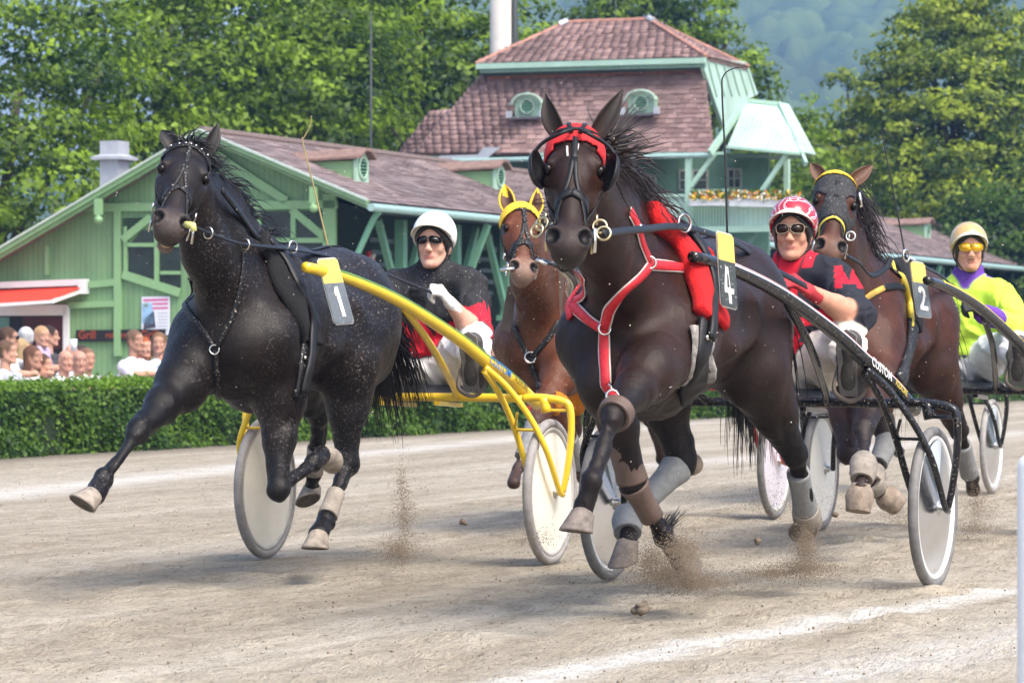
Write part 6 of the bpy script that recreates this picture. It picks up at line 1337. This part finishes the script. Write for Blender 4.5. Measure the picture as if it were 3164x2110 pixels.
air_band(H1, 'rein', [fr.pd(600, 703, 13.98), fr.pd(690, 738, 14.3), fr.pd(762, 757, 14.6), sad1, fr.pd(1010, 792, 15.6), fr.pd(1150, 832, 16.0), fr.pd(1260, 875, 16.4), fr.pd(1385, 925, 16.6)], .024, LEATHER, V3(.3, .6, .8), .006, 40)
for x, y, d in ((644, 720, 14.1), (758, 756, 14.55)): ring('rein_ring', fr.pd(x, y, d), V3(.9, -.3, 0), .022, .005, STEEL, r)
g = Geo(); g.tube([fr.pd(574, 694, 13.93), fr.pd(596, 698, 13.9), fr.pd(600, 715, 13.9)], [.014, .016, .012], 8); g.obj('bit_guard', mat('pale_yellow_rubber', (.62, .60, .20), .5), r, True); g = Geo(); g.tube([fr.pd(600, 690, 13.9), fr.pd(592, 755, 13.9)], .006, 6); g.obj('bit_shank', STEEL, r, True)
for x, y in [(508, 436 + 0)] if False else []: pass
for k in range(7):
    p = strap; q = H1['B'].proj(np.array([h(.085 - .01 * (abs(k - 3) < 2), .09 - .006 * (k - 3) ** 2, (k - 3) * .024)]), .010)[0]; v, f = lathe([(0, -.004), (.006, -.002), (.006, .002), (0, .004)], 8); mk('browband_stud', np.array(v) + q, f, STEEL, br1)
tail(H1, .56, 560, HAIR_K, (-.06, .05, -.05), seed=8, sag=.5, out=-.75, spread=.035); mane(H1, 130, .13, HAIR_K, (-.25, .15, -.1), 4, 1, sag=.4, up=.0); mane(H1, 50, .13, HAIR_K, (-.3, .4, .0), 9, 1, 0., .2, name='mane_lock', up=.0)
rs = np.random.default_rng(2); roots = [h(-.02, .03, rs.normal(0, .02)) for _ in range(110)]; strands('forelock', roots, [np.array(h(-.1, .0, rs.normal(.0, .05))) - h(0, 0, 0) for _ in roots], .09, HAIR_K, r, 6, .0055, .35, (-.2, .25, .0), .3, rs=rs)
for lg_, t0 in (('LH', .42), ('RH', .42)): leg_boot(H1, lg_, 1, 2, .52, .92, .041, .045, BOOT_W, .041)
v, f = lathe([(.0, -.014), (.022, -.012), (.025, 0), (.022, .012), (0, .014)], 14, basis(h(.985, -.072, 0), H1['ax'][1])); mk('teeth', np.array(v), f, mat('yellowed_teeth', (.46, .34, .18), .35, var=.3, scale=80), r)
# --- no. 4
r = H4['root']; br4 = bridle(H4, LEATHER, .020, True, True, BRASS, .034); fr = F4; h = H4['h']; T = H4['T']; ax = H4['ax']
for px in ([(1782, 858), (1774, 930), (1808, 978), (1867, 1016)], [(2008, 818), (1936, 887), (1885, 950), (1867, 1016)], [(1867, 1016), (1867, 1082), (1872, 1150), (1878, 1205), (1896, 1228)], [(1945, 655), (1976, 726), (2005, 805)], [(2008, 817), (2074, 824), (2150, 832)]):
    pts = [hit(H4, *p) for p in px]; strap(H4['B'], 'breast_collar', pts, .040, RED_WEB, r, th=.008, off=.004); strap(H4['B'], 'collar_edging', pts, .048, WHITE_EDGE, r, th=.004, off=.003)
for x, y in ((1891, 1224), (2007, 812), (1867, 1016)): ring('collar_ring', hit(H4, x, y) + V3(.014, .006, 0), V3(1, .5, .1), .022, .005, STEEL, r)
for x0, y0, x1, y1 in ((1966, 700, 1984, 705), (2112, 820, 2122, 838)): pstrap(H4, 'collar_buckle', [(x0, y0), ((x0 + x1) / 2, (y0 + y1) / 2), (x1, y1)], .02, STEEL, th=.012, off=.01, n=4)
pstrap(H4, 'saddle_fleece', [(2005, 668), (2035, 690), (2070, 728), (2111, 782), (2143, 852), (2160, 935), (2165, 985)], .115, FLEECE_R, th=.045, off=0.); pstrap(H4, 'saddle_pad', [(2120, 728), (2160, 768), (2190, 830), (2205, 905), (2212, 992)], .13, FLEECE_R, th=.028, off=0.)
pstrap(H4, 'saddle_tree', [(2090, 700), (2130, 752), (2165, 815), (2180, 890), (2176, 985), (2168, 1050)], .045, LEATHER, th=.016, off=.035); pstrap(H4, 'girth_sleeve', [(2170, 1010), (2172, 1060), (2160, 1120), (2135, 1185)], .20, FLEECE_G, th=.014, off=0.); pstrap(H4, 'girth', [(2172, 1000), (2166, 1060), (2155, 1128), (2128, 1220)], .11, LEATHER, th=.02, off=.008)
for k in range(3): pstrap(H4, 'girth_buckle', [(2158 + 10 * k, 1042), (2162 + 10 * k, 1052)], .012, STEEL, th=.02, off=.022, n=4)
strap(H4['B'], 'back_strap', [T(-.12, 0, 1.55), T(-.5, 0, 1.5), T(-.9, 0, 1.5), T(-1.2, 0, 1.4)], .035, LEATHER, r)
sad4 = fr.pd(2115, 695, 13.25); ring('terret', sad4 + V3(0, 0, 0.006), V3(.4, .8, 0), .034, .0055, STEEL, r)
air_band(H4, 'rein', [fr.pd(1862, 722, 12.0), fr.pd(1990, 708, 12.6), sad4 - V3(0, 0, .01), fr.pd(2270, 752, 13.9), fr.pd(2360, 815, 14.3), fr.pd(2490, 885, 14.75)], .030, LEATHER, V3(.2, .9, .4), .006, 40)
g = Geo(); g.tube([fr.pd(1838, 706, 11.95), fr.pd(1836, 782, 11.95)], .008, 8); g.obj('bit_shank', STEEL, r, True)
for s, dx in ((1, 0), (1, 1), (-1, 0), (-1, 1)): ring('brass_ring', h(.68 + .06 * dx, -.06, s * (.10 + .015 * dx)), V3(.8, .2 * s, .3), .024, .005, BRASS, br4)
t_, u_, w_ = hc(H4)
patch('head_cover', H4['v'], H4['f'], H4['g'], (t_ > -.12) & (t_ < .155 - 6 * w_ ** 2 * 0 + .04 * (np.abs(w_) > .07)) & (u_ > -.045) & (np.abs(w_) < .11), .005, RED_C, br4)
strap(H4['B'], 'cover_strap', [h(.0, -.02, -.1), h(.05, .06, -.06), h(.05, .1, 0), h(.05, .06, .06), h(.0, -.02, .1)], .014, LEATHER, br4, off=.012)
for s in (-.03, .03): strap(H4['B'], 'cover_strap', [h(-.09, .02, s), h(.0, .08, s), h(.10, .1, s * .6)], .016, LEATHER, br4, off=.012)
for s in (1, -1):
    zz = unit(ax[2] * s * .92 - ax[1] * .38); M = basis(h(.33, .012, s * .128), zz, ax[0]); v, f = lathe([(0, .026), (.028, .023), (.050, .013), (.064, -.004), (.062, -.006), (.048, .009), (.026, .018), (0, .021)], 22, M); v = np.array(v); c_ = M[:3, 3]; v = c_ + (v - c_) @ (np.eye(3) + .25 * np.outer(ax[0], ax[0])).T; mk('blinker', v, f, LEATHER, br4)
    rope('blinker_stay', [h(.10, .09, s * .012), h(.16, .10, s * .05), h(.17, .06, s * .11), h(.22, .03, s * .145)], .007, LEATHER, br4, 14)
for x, y in ((1768, 452), (1788, 448)): pass
star = mat('white_hair_marking', (.55, .53, .5), .8); q = hit(H4, 1782, 455); pstrap(H4, 'white_star', [(1784, 444), (1783, 456), (1780, 466)], .013, star, th=.002, off=.001, n=5); pstrap(H4, 'white_star', [(1752, 452), (1753, 470), (1754, 484)], .008, star, th=.002, off=.001, n=5)
rs = np.random.default_rng(12); roots = [fr.pd(1880 + rs.normal(0, 8), 470 + rs.normal(0, 22), 12.42) for _ in range(170)]; strands('flying_mane', roots, [fr.pd(1960, 440 + rs.normal(0, 45), 12.75) - fr.pd(1890, 490, 12.45) for _ in roots], .20, HAIR_B, r, 8, .0055, .05, (-.15, .1, .12), .35, rs=rs)
mane(H4, 260, .19, HAIR_B, (-.35, .2, -.15), 14, 1, .3, 1., .5, up=.0)
tail(H4, .62, 380, HAIR_K, (.0, .0, -.1), seed=18, sag=.6, out=-.5, spread=.02, width=.025)
leg_boot(H4, 'RH', 1, 2, .10, .95, .066, .048, BOOT_G, .050); leg_boot(H4, 'RH', 2, 3, -.35, .62, .052, .056, BOOT_G, .064, 'fetlock_boot'); leg_boot(H4, 'LH', 1, 2, .30, 1.0, .048, .052, BOOT_G, .046); leg_boot(H4, 'LH', 2, 3, -.2, .8, .055, .058, BOOT_W, .062, 'fetlock_boot')
leg_boot(H4, 'RF', 1, 2, .02, .62, .060, .046, BOOT_T, .047); leg_boot(H4, 'RF', 0, 1, .55, .98, .062, .060, BOOT_T, .056, 'knee_boot'); leg_boot(H4, 'LF', 0, 1, .86, .99, .066, .062, BOOT_T, .066, 'knee_strap')
a_ = H4['info']['RH']; hp_ = a_[1] + a_[5] * .05; v, f = lathe([(0, -.02), (.035, -.012), (.045, .012), (.03, .035), (0, .042)], 16, basis(hp_, a_[5])); mk('hock_boot', v, f, mat('tan_hock_pad', (.24, .19, .14), .7, var=.3), r)
rs = np.random.default_rng(22); a_ = H4['info']['RF']; strands('fetlock_feather', [a_[2] - a_[5] * .03 + rs.normal(0, .012, 3) for _ in range(40)], [(-.5, .4, .7)] * 40, .085, HAIR_K, r, 4, .004, .05, (0, 0, 0), .3, rs=rs)
pstrap(H4, 'tie_ribbon', [(1772, 880), (1762, 930), (1766, 985)], .03, RED_WEB, th=.01)
# --- bay
r = HB['root']; brB = bridle(HB, LEATHER_MUD, .024, True, True, STEEL, .045); fr = FB; h = HB['h']
for px in ([(1592, 1010), (1606, 1050), (1637, 1104)], [(1726, 993), (1690, 1052), (1645, 1104)], [(1640, 1104), (1652, 1158), (1668, 1198)]): pstrap(HB, 'breast_strap', px, .034, LEATHER_MUD, th=.008)
ring('breast_ring', hit(HB, 1641, 1104) + V3(.012, 0, 0), V3(1, .3, .1), .03, .006, STEEL, r); pstrap(HB, 'girth_fleece', [(1715, 1243), (1748, 1236), (1785, 1212)], .13, FLEECE_O, th=.035, off=0.)
t_, u_, w_ = hc(HB); patch('ear_bonnet', HB['v'], HB['f'], HB['g'], (t_ > -.14) & (t_ < .10 + 9 * w_ ** 2) & (u_ > -.07), .007, YELLOW_C, brB)
for s, tip in ((1, fr.pd(1668, 580, 18.9)), (-1, fr.pd(1555, 566, 18.9))): mk('ear_cover', *ear_mesh(h(.01, -.004, s * .064), tip, HB['ax'][1] * .8 + HB['ax'][2] * s * .5, .047), YELLOW_C, brB)
g = Geo(); g.tube([fr.pd(1545, 834, 18.5), fr.pd(1590, 830, 18.5)], .010, 8); g.obj('bit_bar', STEEL, brB, True); g = Geo(); g.tube([fr.pd(1690, 818, 18.5), fr.pd(1655, 802, 18.5)], .010, 8); g.obj('bit_bar', STEEL, brB, True)
air_band(HB, 'rein', [fr.pd(1660, 800, 18.55), fr.pd(1740, 826, 18.9), fr.pd(1850, 850, 19.6)], .03, LEATHER_MUD, V3(.2, .8, .5), .008)
leg_boot(HB, 'LF', 1, 2, .05, .75, .052, .045, BOOT_G, .046); leg_boot(HB, 'RF', 1, 2, .2, .95, .05, .048, BOOT_G, .046); tail(HB, .6, 120, HAIR_K, (0, 0, 0), seed=28); mane(HB, 90, .2, HAIR_B, (-.3, .2, 0), 24, 1)
for c4 in ([(1568, 884), (1598, 888), (1576, 1028), (1546, 1020)], [(1716, 832), (1742, 838), (1736, 984), (1700, 976)]):
    P = [fr.pd(x, y, 19.35) for x, y in c4]; g = Geo(); n_ = unit(np.cross(P[1] - P[0], P[3] - P[0])); b_ = [p + n_ * .006 for p in P]; g.add(P + b_, [(0, 1, 2, 3), (7, 6, 5, 4), (0, 4, 5, 1), (1, 5, 6, 2), (2, 6, 7, 3), (3, 7, 4, 0)]); o = g.obj('side_board', mat('brown_plate_back', (.10, .07, .055), .5, var=.25), r); b2 = o.modifiers.new('b', 'BEVEL'); b2.width = .012; b2.segments = 2
# --- no. 2
r = H2['root']; fr = F2; h = H2['h']; t_, u_, w_ = hc(H2); eyeh = ((t_ - .335) / .115) ** 2 + ((u_ + .0) / .052) ** 2 < 1
patch('face_hood', H2['v'], H2['f'], H2['g'], (t_ > -.03) & (t_ < .60) & ~(eyeh & (np.abs(w_) > .05)) & (u_ > -.2 + 0 * t_), .004, BLACK_C, r); patch('poll_pad', H2['v'], H2['f'], H2['g'], (t_ > -.14) & (t_ < .02) & (u_ > -.05), .012, YELLOW_C, r)
br2 = bridle(H2, LEATHER, .022, True, True, STEEL, .036); strap(H2['B'], 'noseband_piping', [h(.615, .1, 0), h(.635, .06, .06), h(.675, -.05, .09), h(.705, -.12, .05), h(.715, -.16, 0), h(.705, -.12, -.05), h(.675, -.05, -.09), h(.635, .06, -.06)], .012, YEL_W, br2, closed=True, n=40, th=.010)
for px, m, w in (([(2655, 932), (2690, 910), (2728, 891)], GOLD_W, .032), ([(2728, 890), (2760, 887), (2792, 891)], LEATHER, .042), ([(2745, 800), (2765, 840), (2795, 890)], LEATHER, .05)): pstrap(H2, 'breast_strap', px, w, m, th=.008)
pstrap(H2, 'saddle_pad', [(2762, 800), (2800, 850), (2820, 920), (2828, 1010)], .15, FLEECE_B, th=.025, off=0.); pstrap(H2, 'pad_piping', [(2741, 806), (2785, 864), (2803, 937), (2808, 1012)], .012, YEL_W, th=.03, off=0.); pstrap(H2, 'girth', [(2818, 1000), (2812, 1060), (2795, 1130), (2775, 1180)], .09, LEATHER_MUD, th=.02, off=.0)
air_band(H2, 'rein', [fr.pd(2612, 790, 16.75), fr.pd(2650, 812, 16.9), fr.pd(2690, 852, 17.1), fr.pd(2735, 830, 17.3), fr.pd(2752, 798, 17.4)], .03, LEATHER, V3(.3, .6, .6), .008); air_band(H2, 'rein', [fr.pd(2800, 800, 17.6), fr.pd(2900, 850, 18.2), fr.pd(2960, 900, 18.8), fr.pd(3000, 925, 19.1)], .03, LEATHER, V3(.3, .6, .6), .008)
ring('terret', fr.pd(2800, 790, 17.55), V3(.3, .9, 0), .03, .006, STEEL, r); g = Geo(); g.tube([fr.pd(2655, 595, 16.9), fr.pd(2662, 640, 16.9)], .008, 6); g.obj('steel_fitting', STEEL, br2, True)
ring('brass_ring', fr.pd(2628, 730, 16.8), V3(.9, .2, .2), .022, .005, STEEL, br2)
mane(H2, 260, .22, HAIR_B, (-.15, .2, -.25), 34, 1, 0., 1., .6, up=-.1); tail(H2, .6, 140, HAIR_K, (0, 0, 0), seed=38)
for lg_ in ('LF', 'RH'):
    i, j = (1, 2); leg_boot(H2, lg_, i, j, .72, 1.02, .050, .066, BOOT_W, .068, 'fetlock_boot'); leg_boot(H2, lg_, 2, 3, -.05, .55, .066, .055, BOOT_W, .066, 'fetlock_boot'); a_ = H2['info'][lg_]; mk('bell_boot', *boot_mesh(lerp(a_[3], a_[2], .25), a_[4] + (a_[4] - a_[3]) * .15, .046, .060, .070), BELL, r)
leg_boot(H2, 'RH', 1, 2, .05, .6, .062, .05, BOOT_G, .056); leg_boot(H2, 'LH', 1, 2, .3, .95, .05, .05, BOOT_G, .048)
# whips
def whip(label, S, pts, m, rr=.006):
    p = np.array([S.w(*q) for q in pts]); b = p[0].copy(); o = empty('whip', b, 0, label, 'whip'); q = spline(p - b, 30); g = Geo(); g.tube(q, np.linspace(rr, rr * .35, 30), 6); g.obj('stick', m, o, True); g = Geo(); g.tube(q[:5], rr * 1.7, 8); g.obj('grip', BLACK_PL, o, True)
TANW = mat('tan_whip_cane', (.30, .24, .10), .5); BLKW = mat('black_whip_cane', (.012, .012, .012), .4)
whip('tan whip with a kinked tip held over the black horse', S1F, [S1F.pd(x, y, d) for x, y, d in ((1040, 868, 16.55), (1018, 780, 16.5), (975, 600, 16.5), (936, 442, 16.5), (940, 425, 16.5), (958, 390, 16.5), (962, 358, 16.5))], TANW, .0055)
whip('black whip bending over at its tip above number four', S4F, [S4F.pd(x, y, d) for x, y, d in ((2252, 800, 14.85), (2247, 720, 14.8), (2240, 480, 14.8), (2231, 280, 14.8), (2236, 235, 14.8), (2262, 214, 14.8), (2312, 205, 14.8))], BLKW, .0055)
whip('dark whip with a drooping lash held behind number two', S2F, [S2F.pd(x, y, d) for x, y, d in ((2806, 830, 19.2), (2797, 788, 19.2), (2760, 590, 19.2), (2728, 430, 19.2), (2727, 400, 19.2), (2740, 408, 19.2), (2768, 436, 19.2))], BLKW, .006)
# ------------------------------------------------------------------ spectators behind the hedge
CROWD_M = mat_attr('spectator_clothes', .8, .3, 40., None, var=.12)
def spectator(label, x, y, v, shirt, hair, skin=(.50, .28, .20), face=(0, 0, 0), trousers=(.05, .055, .08), s=1., lean=0., bald=False, glasses_=False, arms='rail', base=None, cat='person', long_hair=False, armcol=None):
    u, zc = on_v(x, y, v); p = W(u, v); fz = -.55 if base is None else base; Hh = zc - fz + .12 * s; k = Hh / 1.76 if base is None else s
    fr = math.atan2(-p[1] + 0, -p[0] + 0)  # looks towards the track
    r = empty('person', (p[0], p[1], fz), math.atan2(EV[1], EV[0]) + face[0], label, cat, 'spectators behind the hedge')
    B = Body(); c = V3(.02 + lean, 0, zc - fz); Y = V3(0, 1, 0); sh = c[2] - .27 * k
    B.rc((0, 0, .93 * k), (lean * .6, 0, sh - .16 * k), .145 * k, .15 * k, .06, shirt, (Y, 1.2)); B.el((lean * .8, 0, sh - .12 * k), (.13 * k, .19 * k, .17 * k), .07, shirt)
    for q in (1, -1):
        S = V3(lean * .9, q * .20 * k, sh); B.rc((lean * .9, q * .05, sh + .03 * k), S, .07 * k, .068 * k, .05, shirt)
        E = S + V3(.13, q * .10, -.09 * k) if arms == 'rail' else S + V3(.02, q * .06, -.29 * k); Wp = E + (V3(.23, -q * .12, .01) if arms == 'rail' else V3(.05, 0, -.25))
        B.rc(S, E, .066 * k, .05 * k, .03, shirt); B.rc(E, Wp, .046 * k, .032 * k, .02, armcol or skin); B.el(Wp + unit(Wp - E) * .06, (.05, .04, .03), .02, skin)
        B.rc((0, q * .10, .9 * k), (.01, q * .11, .48 * k), .10 * k, .07 * k, .05, trousers); B.rc((.01, q * .11, .48 * k), (0, q * .11, .09), .07 * k, .05 * k, .03, trousers); B.rc((-.03, q * .11, .05), (.14, q * .12, .04), .05, .04, .02, (.03, .03, .03))
    vv, ff = B.skin(.017, 0); cc = B.colours(vv, shirt, .004); vv = fold(vv, ff, .010, 7.)
    yaw = face[1]; fw = V3(math.cos(yaw), math.sin(yaw), face[2]); HB_, h, ax = head_body(c, fw, tuple(np.array(skin) * rng.uniform(.75, 1.1)), sc_=.93, neck_to=V3(lean * .85, 0, sh), hair=None if bald else hair)
    if not bald:
        HB_.el(h(-.025, 0, .055), (.092, .082, .082), .02, hair, ax)
        for q in (1, -1): HB_.rc(h(-.03, q * .066, .05), h(-.035, q * .066, -.02 - (.10 if long_hair else 0)), .030, .026 + (.012 if long_hair else 0), .02, hair)
        HB_.rc(h(-.085, 0, .06), h(-.075, 0, -.03 - (.12 if long_hair else 0)), .04, .035 + (.02 if long_hair else 0), .03, hair)
    hv, hf = HB_.skin(.0075, 1); hcl = HB_.colours(hv, skin, .004); V, Fc, Cc = join_skins([(vv, ff, cc), (hv, hf, hcl)]); mk('body', V, Fc, CROWD_M, r, True, Cc)
    if glasses_: glasses(r, h, ax, MATS['smoke_lens'], BLACK_PL, 'wrap')
    return r, h, ax
WHT = (.66, .67, .70); PALEB = (.50, .60, .74)
spectator('person in sunglasses and white shirt among the crowd at the left edge', 22, 1048, -18.15, WHT, (.06, .035, .025), glasses_=True, face=(0, .35, 0))
spectator('person cut by the left frame edge raising a hand to the face', 4, 1090, -17.95, (.40, .42, .46), (.10, .06, .04), face=(0, .2, 0), lean=.05)
spectator('grey-haired person turned away behind the crowd at far left', 76, 1046, -19.2, (.24, .26, .16), (.42, .42, .43), face=(0, 1.9, 0), arms='down')
spectator('blonde person leaning low between the sunglasses wearer and the bob-haired one', 60, 1082, -18.45, (.45, .40, .30), (.32, .23, .12), face=(0, .8, 0), long_hair=True)
spectator('person with a brown bob looking at the race over the hedge', 91, 1106, -17.95, WHT, (.10, .05, .03), face=(0, -.1, 0), long_hair=True, lean=.03)
spectator('dark-haired person standing in the doorway carrying a toddler', 150, 1040, -20.0, (.05, .05, .055), (.03, .02, .018), face=(0, .5, 0), arms='rail')
spectator('toddler in lilac top held up in front of the doorway', 126, 1042, -19.55, (.42, .34, .50), (.35, .22, .12), s=.62, base=.28, face=(0, -.5, 0), arms='down', cat='child')
spectator('small child peeking over the hedge beside the bob-haired person', 128, 1130, -17.9, (.55, .60, .70), (.07, .04, .03), face=(0, .1, 0), long_hair=True)
spectator('bald person in white shirt bending forward at the hedge', 172, 1116, -17.95, WHT, (.3, .2, .15), bald=True, face=(0, -.6, -.1), lean=.10, skin=(.55, .30, .225))
spectator('balding person behind a paper cup looking right', 216, 1098, -18.5, (.6, .62, .66), (.35, .28, .22), bald=True, face=(0, -.7, 0), skin=(.55, .30, .225))
spectator('balding person in profile nearest the white sleeve', 229, 1118, -17.95, WHT, (.3, .2, .16), bald=True, face=(0, -.9, 0), lean=.05, skin=(.57, .32, .24))
spectator('person in dark glasses half hidden behind two bald heads', 247, 1102, -18.6, (.30, .30, .33), (.05, .035, .03), glasses_=True, face=(0, -.8, 0))
spectator('person at the right end of the crowd in a white tee shirt', 266, 1112, -18.2, WHT, (.16, .09, .06), face=(0, -.7, 0), skin=(.52, .28, .20))
spectator('broad person in a white polo shirt leaning on the hedge alone', 398, 1055, -17.95, (.64, .63, .70), (.12, .075, .05), face=(0, -.25, -.05), lean=.06)
spectator('red-haired person behind the broad one in white', 442, 1076, -18.5, (.30, .07, .03), (.25, .06, .02), face=(0, -.6, 0), long_hair=True)
spectator('person in pale blue shirt with brown hair reading a paper by the black horse', 486, 1062, -18.0, PALEB, (.14, .08, .045), face=(0, -1.2, -.2), long_hair=True)
spectator('person in navy behind the young driver on the verandah', 1520, 1085, -19.6, (.03, .035, .07), (.03, .02, .02), face=(0, .2, 0)); spectator('dark-haired person low behind the bay horse', 1528, 1128, -18.6, (.5, .5, .5), (.03, .02, .018), face=(0, .6, 0)); spectator('person in yellow top beside the yellow shaft', 1498, 1122, -18.2, (.55, .55, .16), (.25, .16, .09), face=(0, .1, 0)); spectator('person in a white top just left of the bay chest', 1556, 1124, -18.3, WHT, (.4, .3, .2), face=(0, .1, 0)); spectator('person with an orange cap in the dark verandah behind the young driver', 1228, 872, -25.6, (.05, .05, .06), (.55, .16, .03), face=(0, .3, 0), base=.35, s=.9)
# things held and lying about
p = W(*[on_v(228, 1075, -18.1)[0], -18.1]); o = tag(mk('paper_cup', *lathe([(.03, 0), (.038, .13), (.036, .13), (.028, .006)], 16), mat('white_paper', (.7, .72, .78), .6)), 'tall white paper cup held up among the bald heads', 'cup'); o.location = (p[0], p[1], on_v(240, 1085, -18.1)[1])
p = on_v(505, 1120, -17.75); g = Geo(); g.box((0, 0, 0), (.20, .28, .006), np.array(Matrix.Rotation(-.6, 3, 'Y'))); o = tag(g.obj('race_card', mat('white_paper', (.7, .72, .78))), 'pale race card held out over the hedge', 'paper'); o.location = W(p[0], -17.75, p[1])
p = on_v(1146, 808, -24.3); g = Geo(); g.box((0, 0, 0), (.30, .04, .34), R_); fl_ = tag(g.obj('red_board', mat('red_sign_board', (.55, .03, .03), .5)), 'small red and white board hanging in the dark verandah', 'sign'); fl_.location = W(p[0], -24.3, p[1]); g = Geo(); g.box((0, 0, 0), (.10, .05, .36), np.array(Matrix.Rotation(.35, 3, 'Y')) @ R_); o = g.obj('white_stripe', WHITEP, fl_)
# the rest of the field behind the leaders: same kinds, seen only in part or not at all from here
def copy_tree(o, parent=None):
    c = o.copy(); C.objects.link(c); c.parent = parent
    for ch in list(o.children): copy_tree(ch, c)
    return c
def put(o, fr, label):
    c = copy_tree(o); c.location = (fr.o[0], fr.o[1], 0); c.rotation_euler = (0, 0, fr.rz); c['label'] = label; return c
put(HB['root'], Frame(2.68, 25.15, 20.), 'bay horse farthest back, drawing the last sulky behind the hooded horse')
put(D1, SBF, 'person driving the red sulky behind the bay horse'); put(D1, S5F, 'person driving the last black sulky behind the hooded horse')
# ------------------------------------------------------------------ flying sand, clods, rail post
def grains(name, P, S, m, label, cat=None):
    n = len(P); rs = np.random.default_rng(n); oct_ = np.array([(1, 0, 0), (-1, 0, 0), (0, 1, 0), (0, -1, 0), (0, 0, 1), (0, 0, -1)], float); fc = np.array([(0, 2, 4), (2, 1, 4), (1, 3, 4), (3, 0, 4), (2, 0, 5), (1, 2, 5), (3, 1, 5), (0, 3, 5)])
    v = (P[:, None, :] + oct_[None] * S[:, None, None] * rs.uniform(.5, 1.3, (n, 6, 1))).reshape(-1, 3); f = (fc[None] + (np.arange(n) * 6)[:, None, None]).reshape(-1, 3)
    o = mk(name, v, f, m, None, False); return tag(o, label, cat, kind='stuff')
DUST = mat('flying_brown_sand', (.21, .165, .115), .95, var=.4, scale=30); DUSTL = mat('flying_pale_sand', (.55, .49, .41), .95, var=.3, scale=30)
rs = np.random.default_rng(77)
def plume(px, n, smax=.010):
    P = []
    for (x, y, d, sx, sy, k) in px:
        m_ = int(n * k * 10); xx = x + sx * rs.standard_t(3, m_) * .8; yy = y + sy * rs.normal(size=m_) * np.where(rs.random(m_) < .5, 1, .5); dd = d + rs.normal(0, .10, m_); P.append(np.array([at(a, b, c) for a, b, c in zip(xx, yy, dd)]))
    P = np.vstack(P); P[:, 2] = np.maximum(P[:, 2], .004); return P, (.0009 + .0022 * rs.random(len(P)) ** 4)
for lab, px, n in (('brown sand kicked up under the nearest horse forelegs', [(2070, 1775, 13.3, 60, 28, 1), (2010, 1735, 13.3, 32, 40, .6), (2150, 1800, 13.3, 70, 22, .9), (2110, 1690, 13.2, 40, 40, .5)], 800), ('column of brown sand thrown up behind the nearest hind hoof', [(2490, 1690, 14.4, 24, 55, .9), (2485, 1755, 14.4, 60, 22, 1), (2380, 1770, 14.4, 55, 14, .5)], 700), ('thin spray of sand rising behind the black horse', [(1230, 1700, 15.6, 32, 32, 1), (1250, 1600, 15.7, 18, 70, .6), (1240, 1500, 15.7, 14, 60, .25)], 520), ('sand flying off the hind hoof of number two', [(3020, 1560, 18.5, 30, 50, 1), (3010, 1630, 18.5, 45, 18, .8), (2800, 1600, 18.3, 70, 22, .8)], 420), ('sand clinging and flying round the muddy fore hoof', [(2110, 1710, 13.05, 34, 36, 1)], 380), ('thin sand haze behind the middle wheel', [(2380, 1560, 17.5, 130, 60, 1), (1640, 1660, 15.5, 60, 30, .4)], 420)):
    P, S = plume(px, n); grains('sand_spray', P, S, DUST, lab)
P = np.array([at(rs.uniform(1500, 3150), rs.uniform(150, 1500), rs.uniform(11.5, 19)) for _ in range(850)] + [at(rs.uniform(300, 1500), rs.uniform(500, 1500), rs.uniform(13, 18)) for _ in range(260)]); grains('flying_grit', P, rs.uniform(.0008, .0030, len(P)), DUSTL, 'pale grit hanging in the air round the field')
# loose clods on the track
P = []; S = []
for _ in range(4500):
    y = 1400 + 710 * rs.random() ** 1.3; x = rs.uniform(-20, 3190); u_, v_ = g_uv(x, y)
    if v_ < -16.3: continue
    P.append(W(u_, v_, .0)); S.append(.0015 + .006 * rs.random() ** 4)
grains('loose_clods', np.array(P), np.array(S), mat('sand_clods', (.27, .22, .16), .95, var=.4, scale=20), 'loose clods and crumbs of sand scattered over the track')
for k, (x, y, d, s) in enumerate(((1976, 1880, 13.0, .022), (2340, 1672, 14.2, .009), (1430, 1610, 15.5, .008), (2580, 1590, 16., .008))):
    Bc = Body(); rs2 = np.random.default_rng(90 + k)
    for _ in range(9): Bc.el(rs2.normal(0, s * .5, 3), np.abs(rs2.normal(s * .6, s * .2, 3)) + .004, .006)
    v, f = Bc.skin(s / 5, 0); o = tag(mk('sand_clod', v, f, mat('damp_clod', (.15, .118, .085), .95, var=.4, scale=60, bump=.6)), ('large clod of sand in the air below the muddy fore hoof', 'small clod flying left of the near hind leg', 'small clod in the air right of the black hind hoof', 'small clod flying near the black sulky wheel')[k], 'clod'); o.location = at(x, y, d)
# white rail post in the foreground
pb = at(3142, 1084, 7.4); g = Geo(); zt = at(3142, 1400, 7.4)[2]
v, f = lathe([(.0, zt), (.035, zt - .002), (.050, zt - .012), (.055, zt - .03), (.055, .3), (.058, 0.), (0, 0)], 24); o = tag(mk('rail_post', v, f[::-1] if False else f, mat('white_plastic_post', (.80, .80, .78), .45, var=.04)), 'white plastic rail post cut by the right frame edge', 'post'); o.location = (pb[0] + .056, pb[1], 0)
# ------------------------------------------------------------------ summer haze between here and the hill
g = Geo(); g.box((0, 930, 112), (1500, 1980, 232)); hz = g.obj('haze', None); tag(hz, kind='stuff')
hm_, n_, l_, p_ = _nt('haze_air'); n_.remove(p_); pv = n_.new('ShaderNodeVolumePrincipled'); pv.inputs['Color'].default_value = (.30, .52, 1., 1); pv.inputs['Density'].default_value = .00052; pv.inputs['Anisotropy'].default_value = .2
l_.new(pv.outputs[0], n_['Material Output'].inputs['Volume']); hz.data.materials.append(hm_); hm_.use_nodes = True
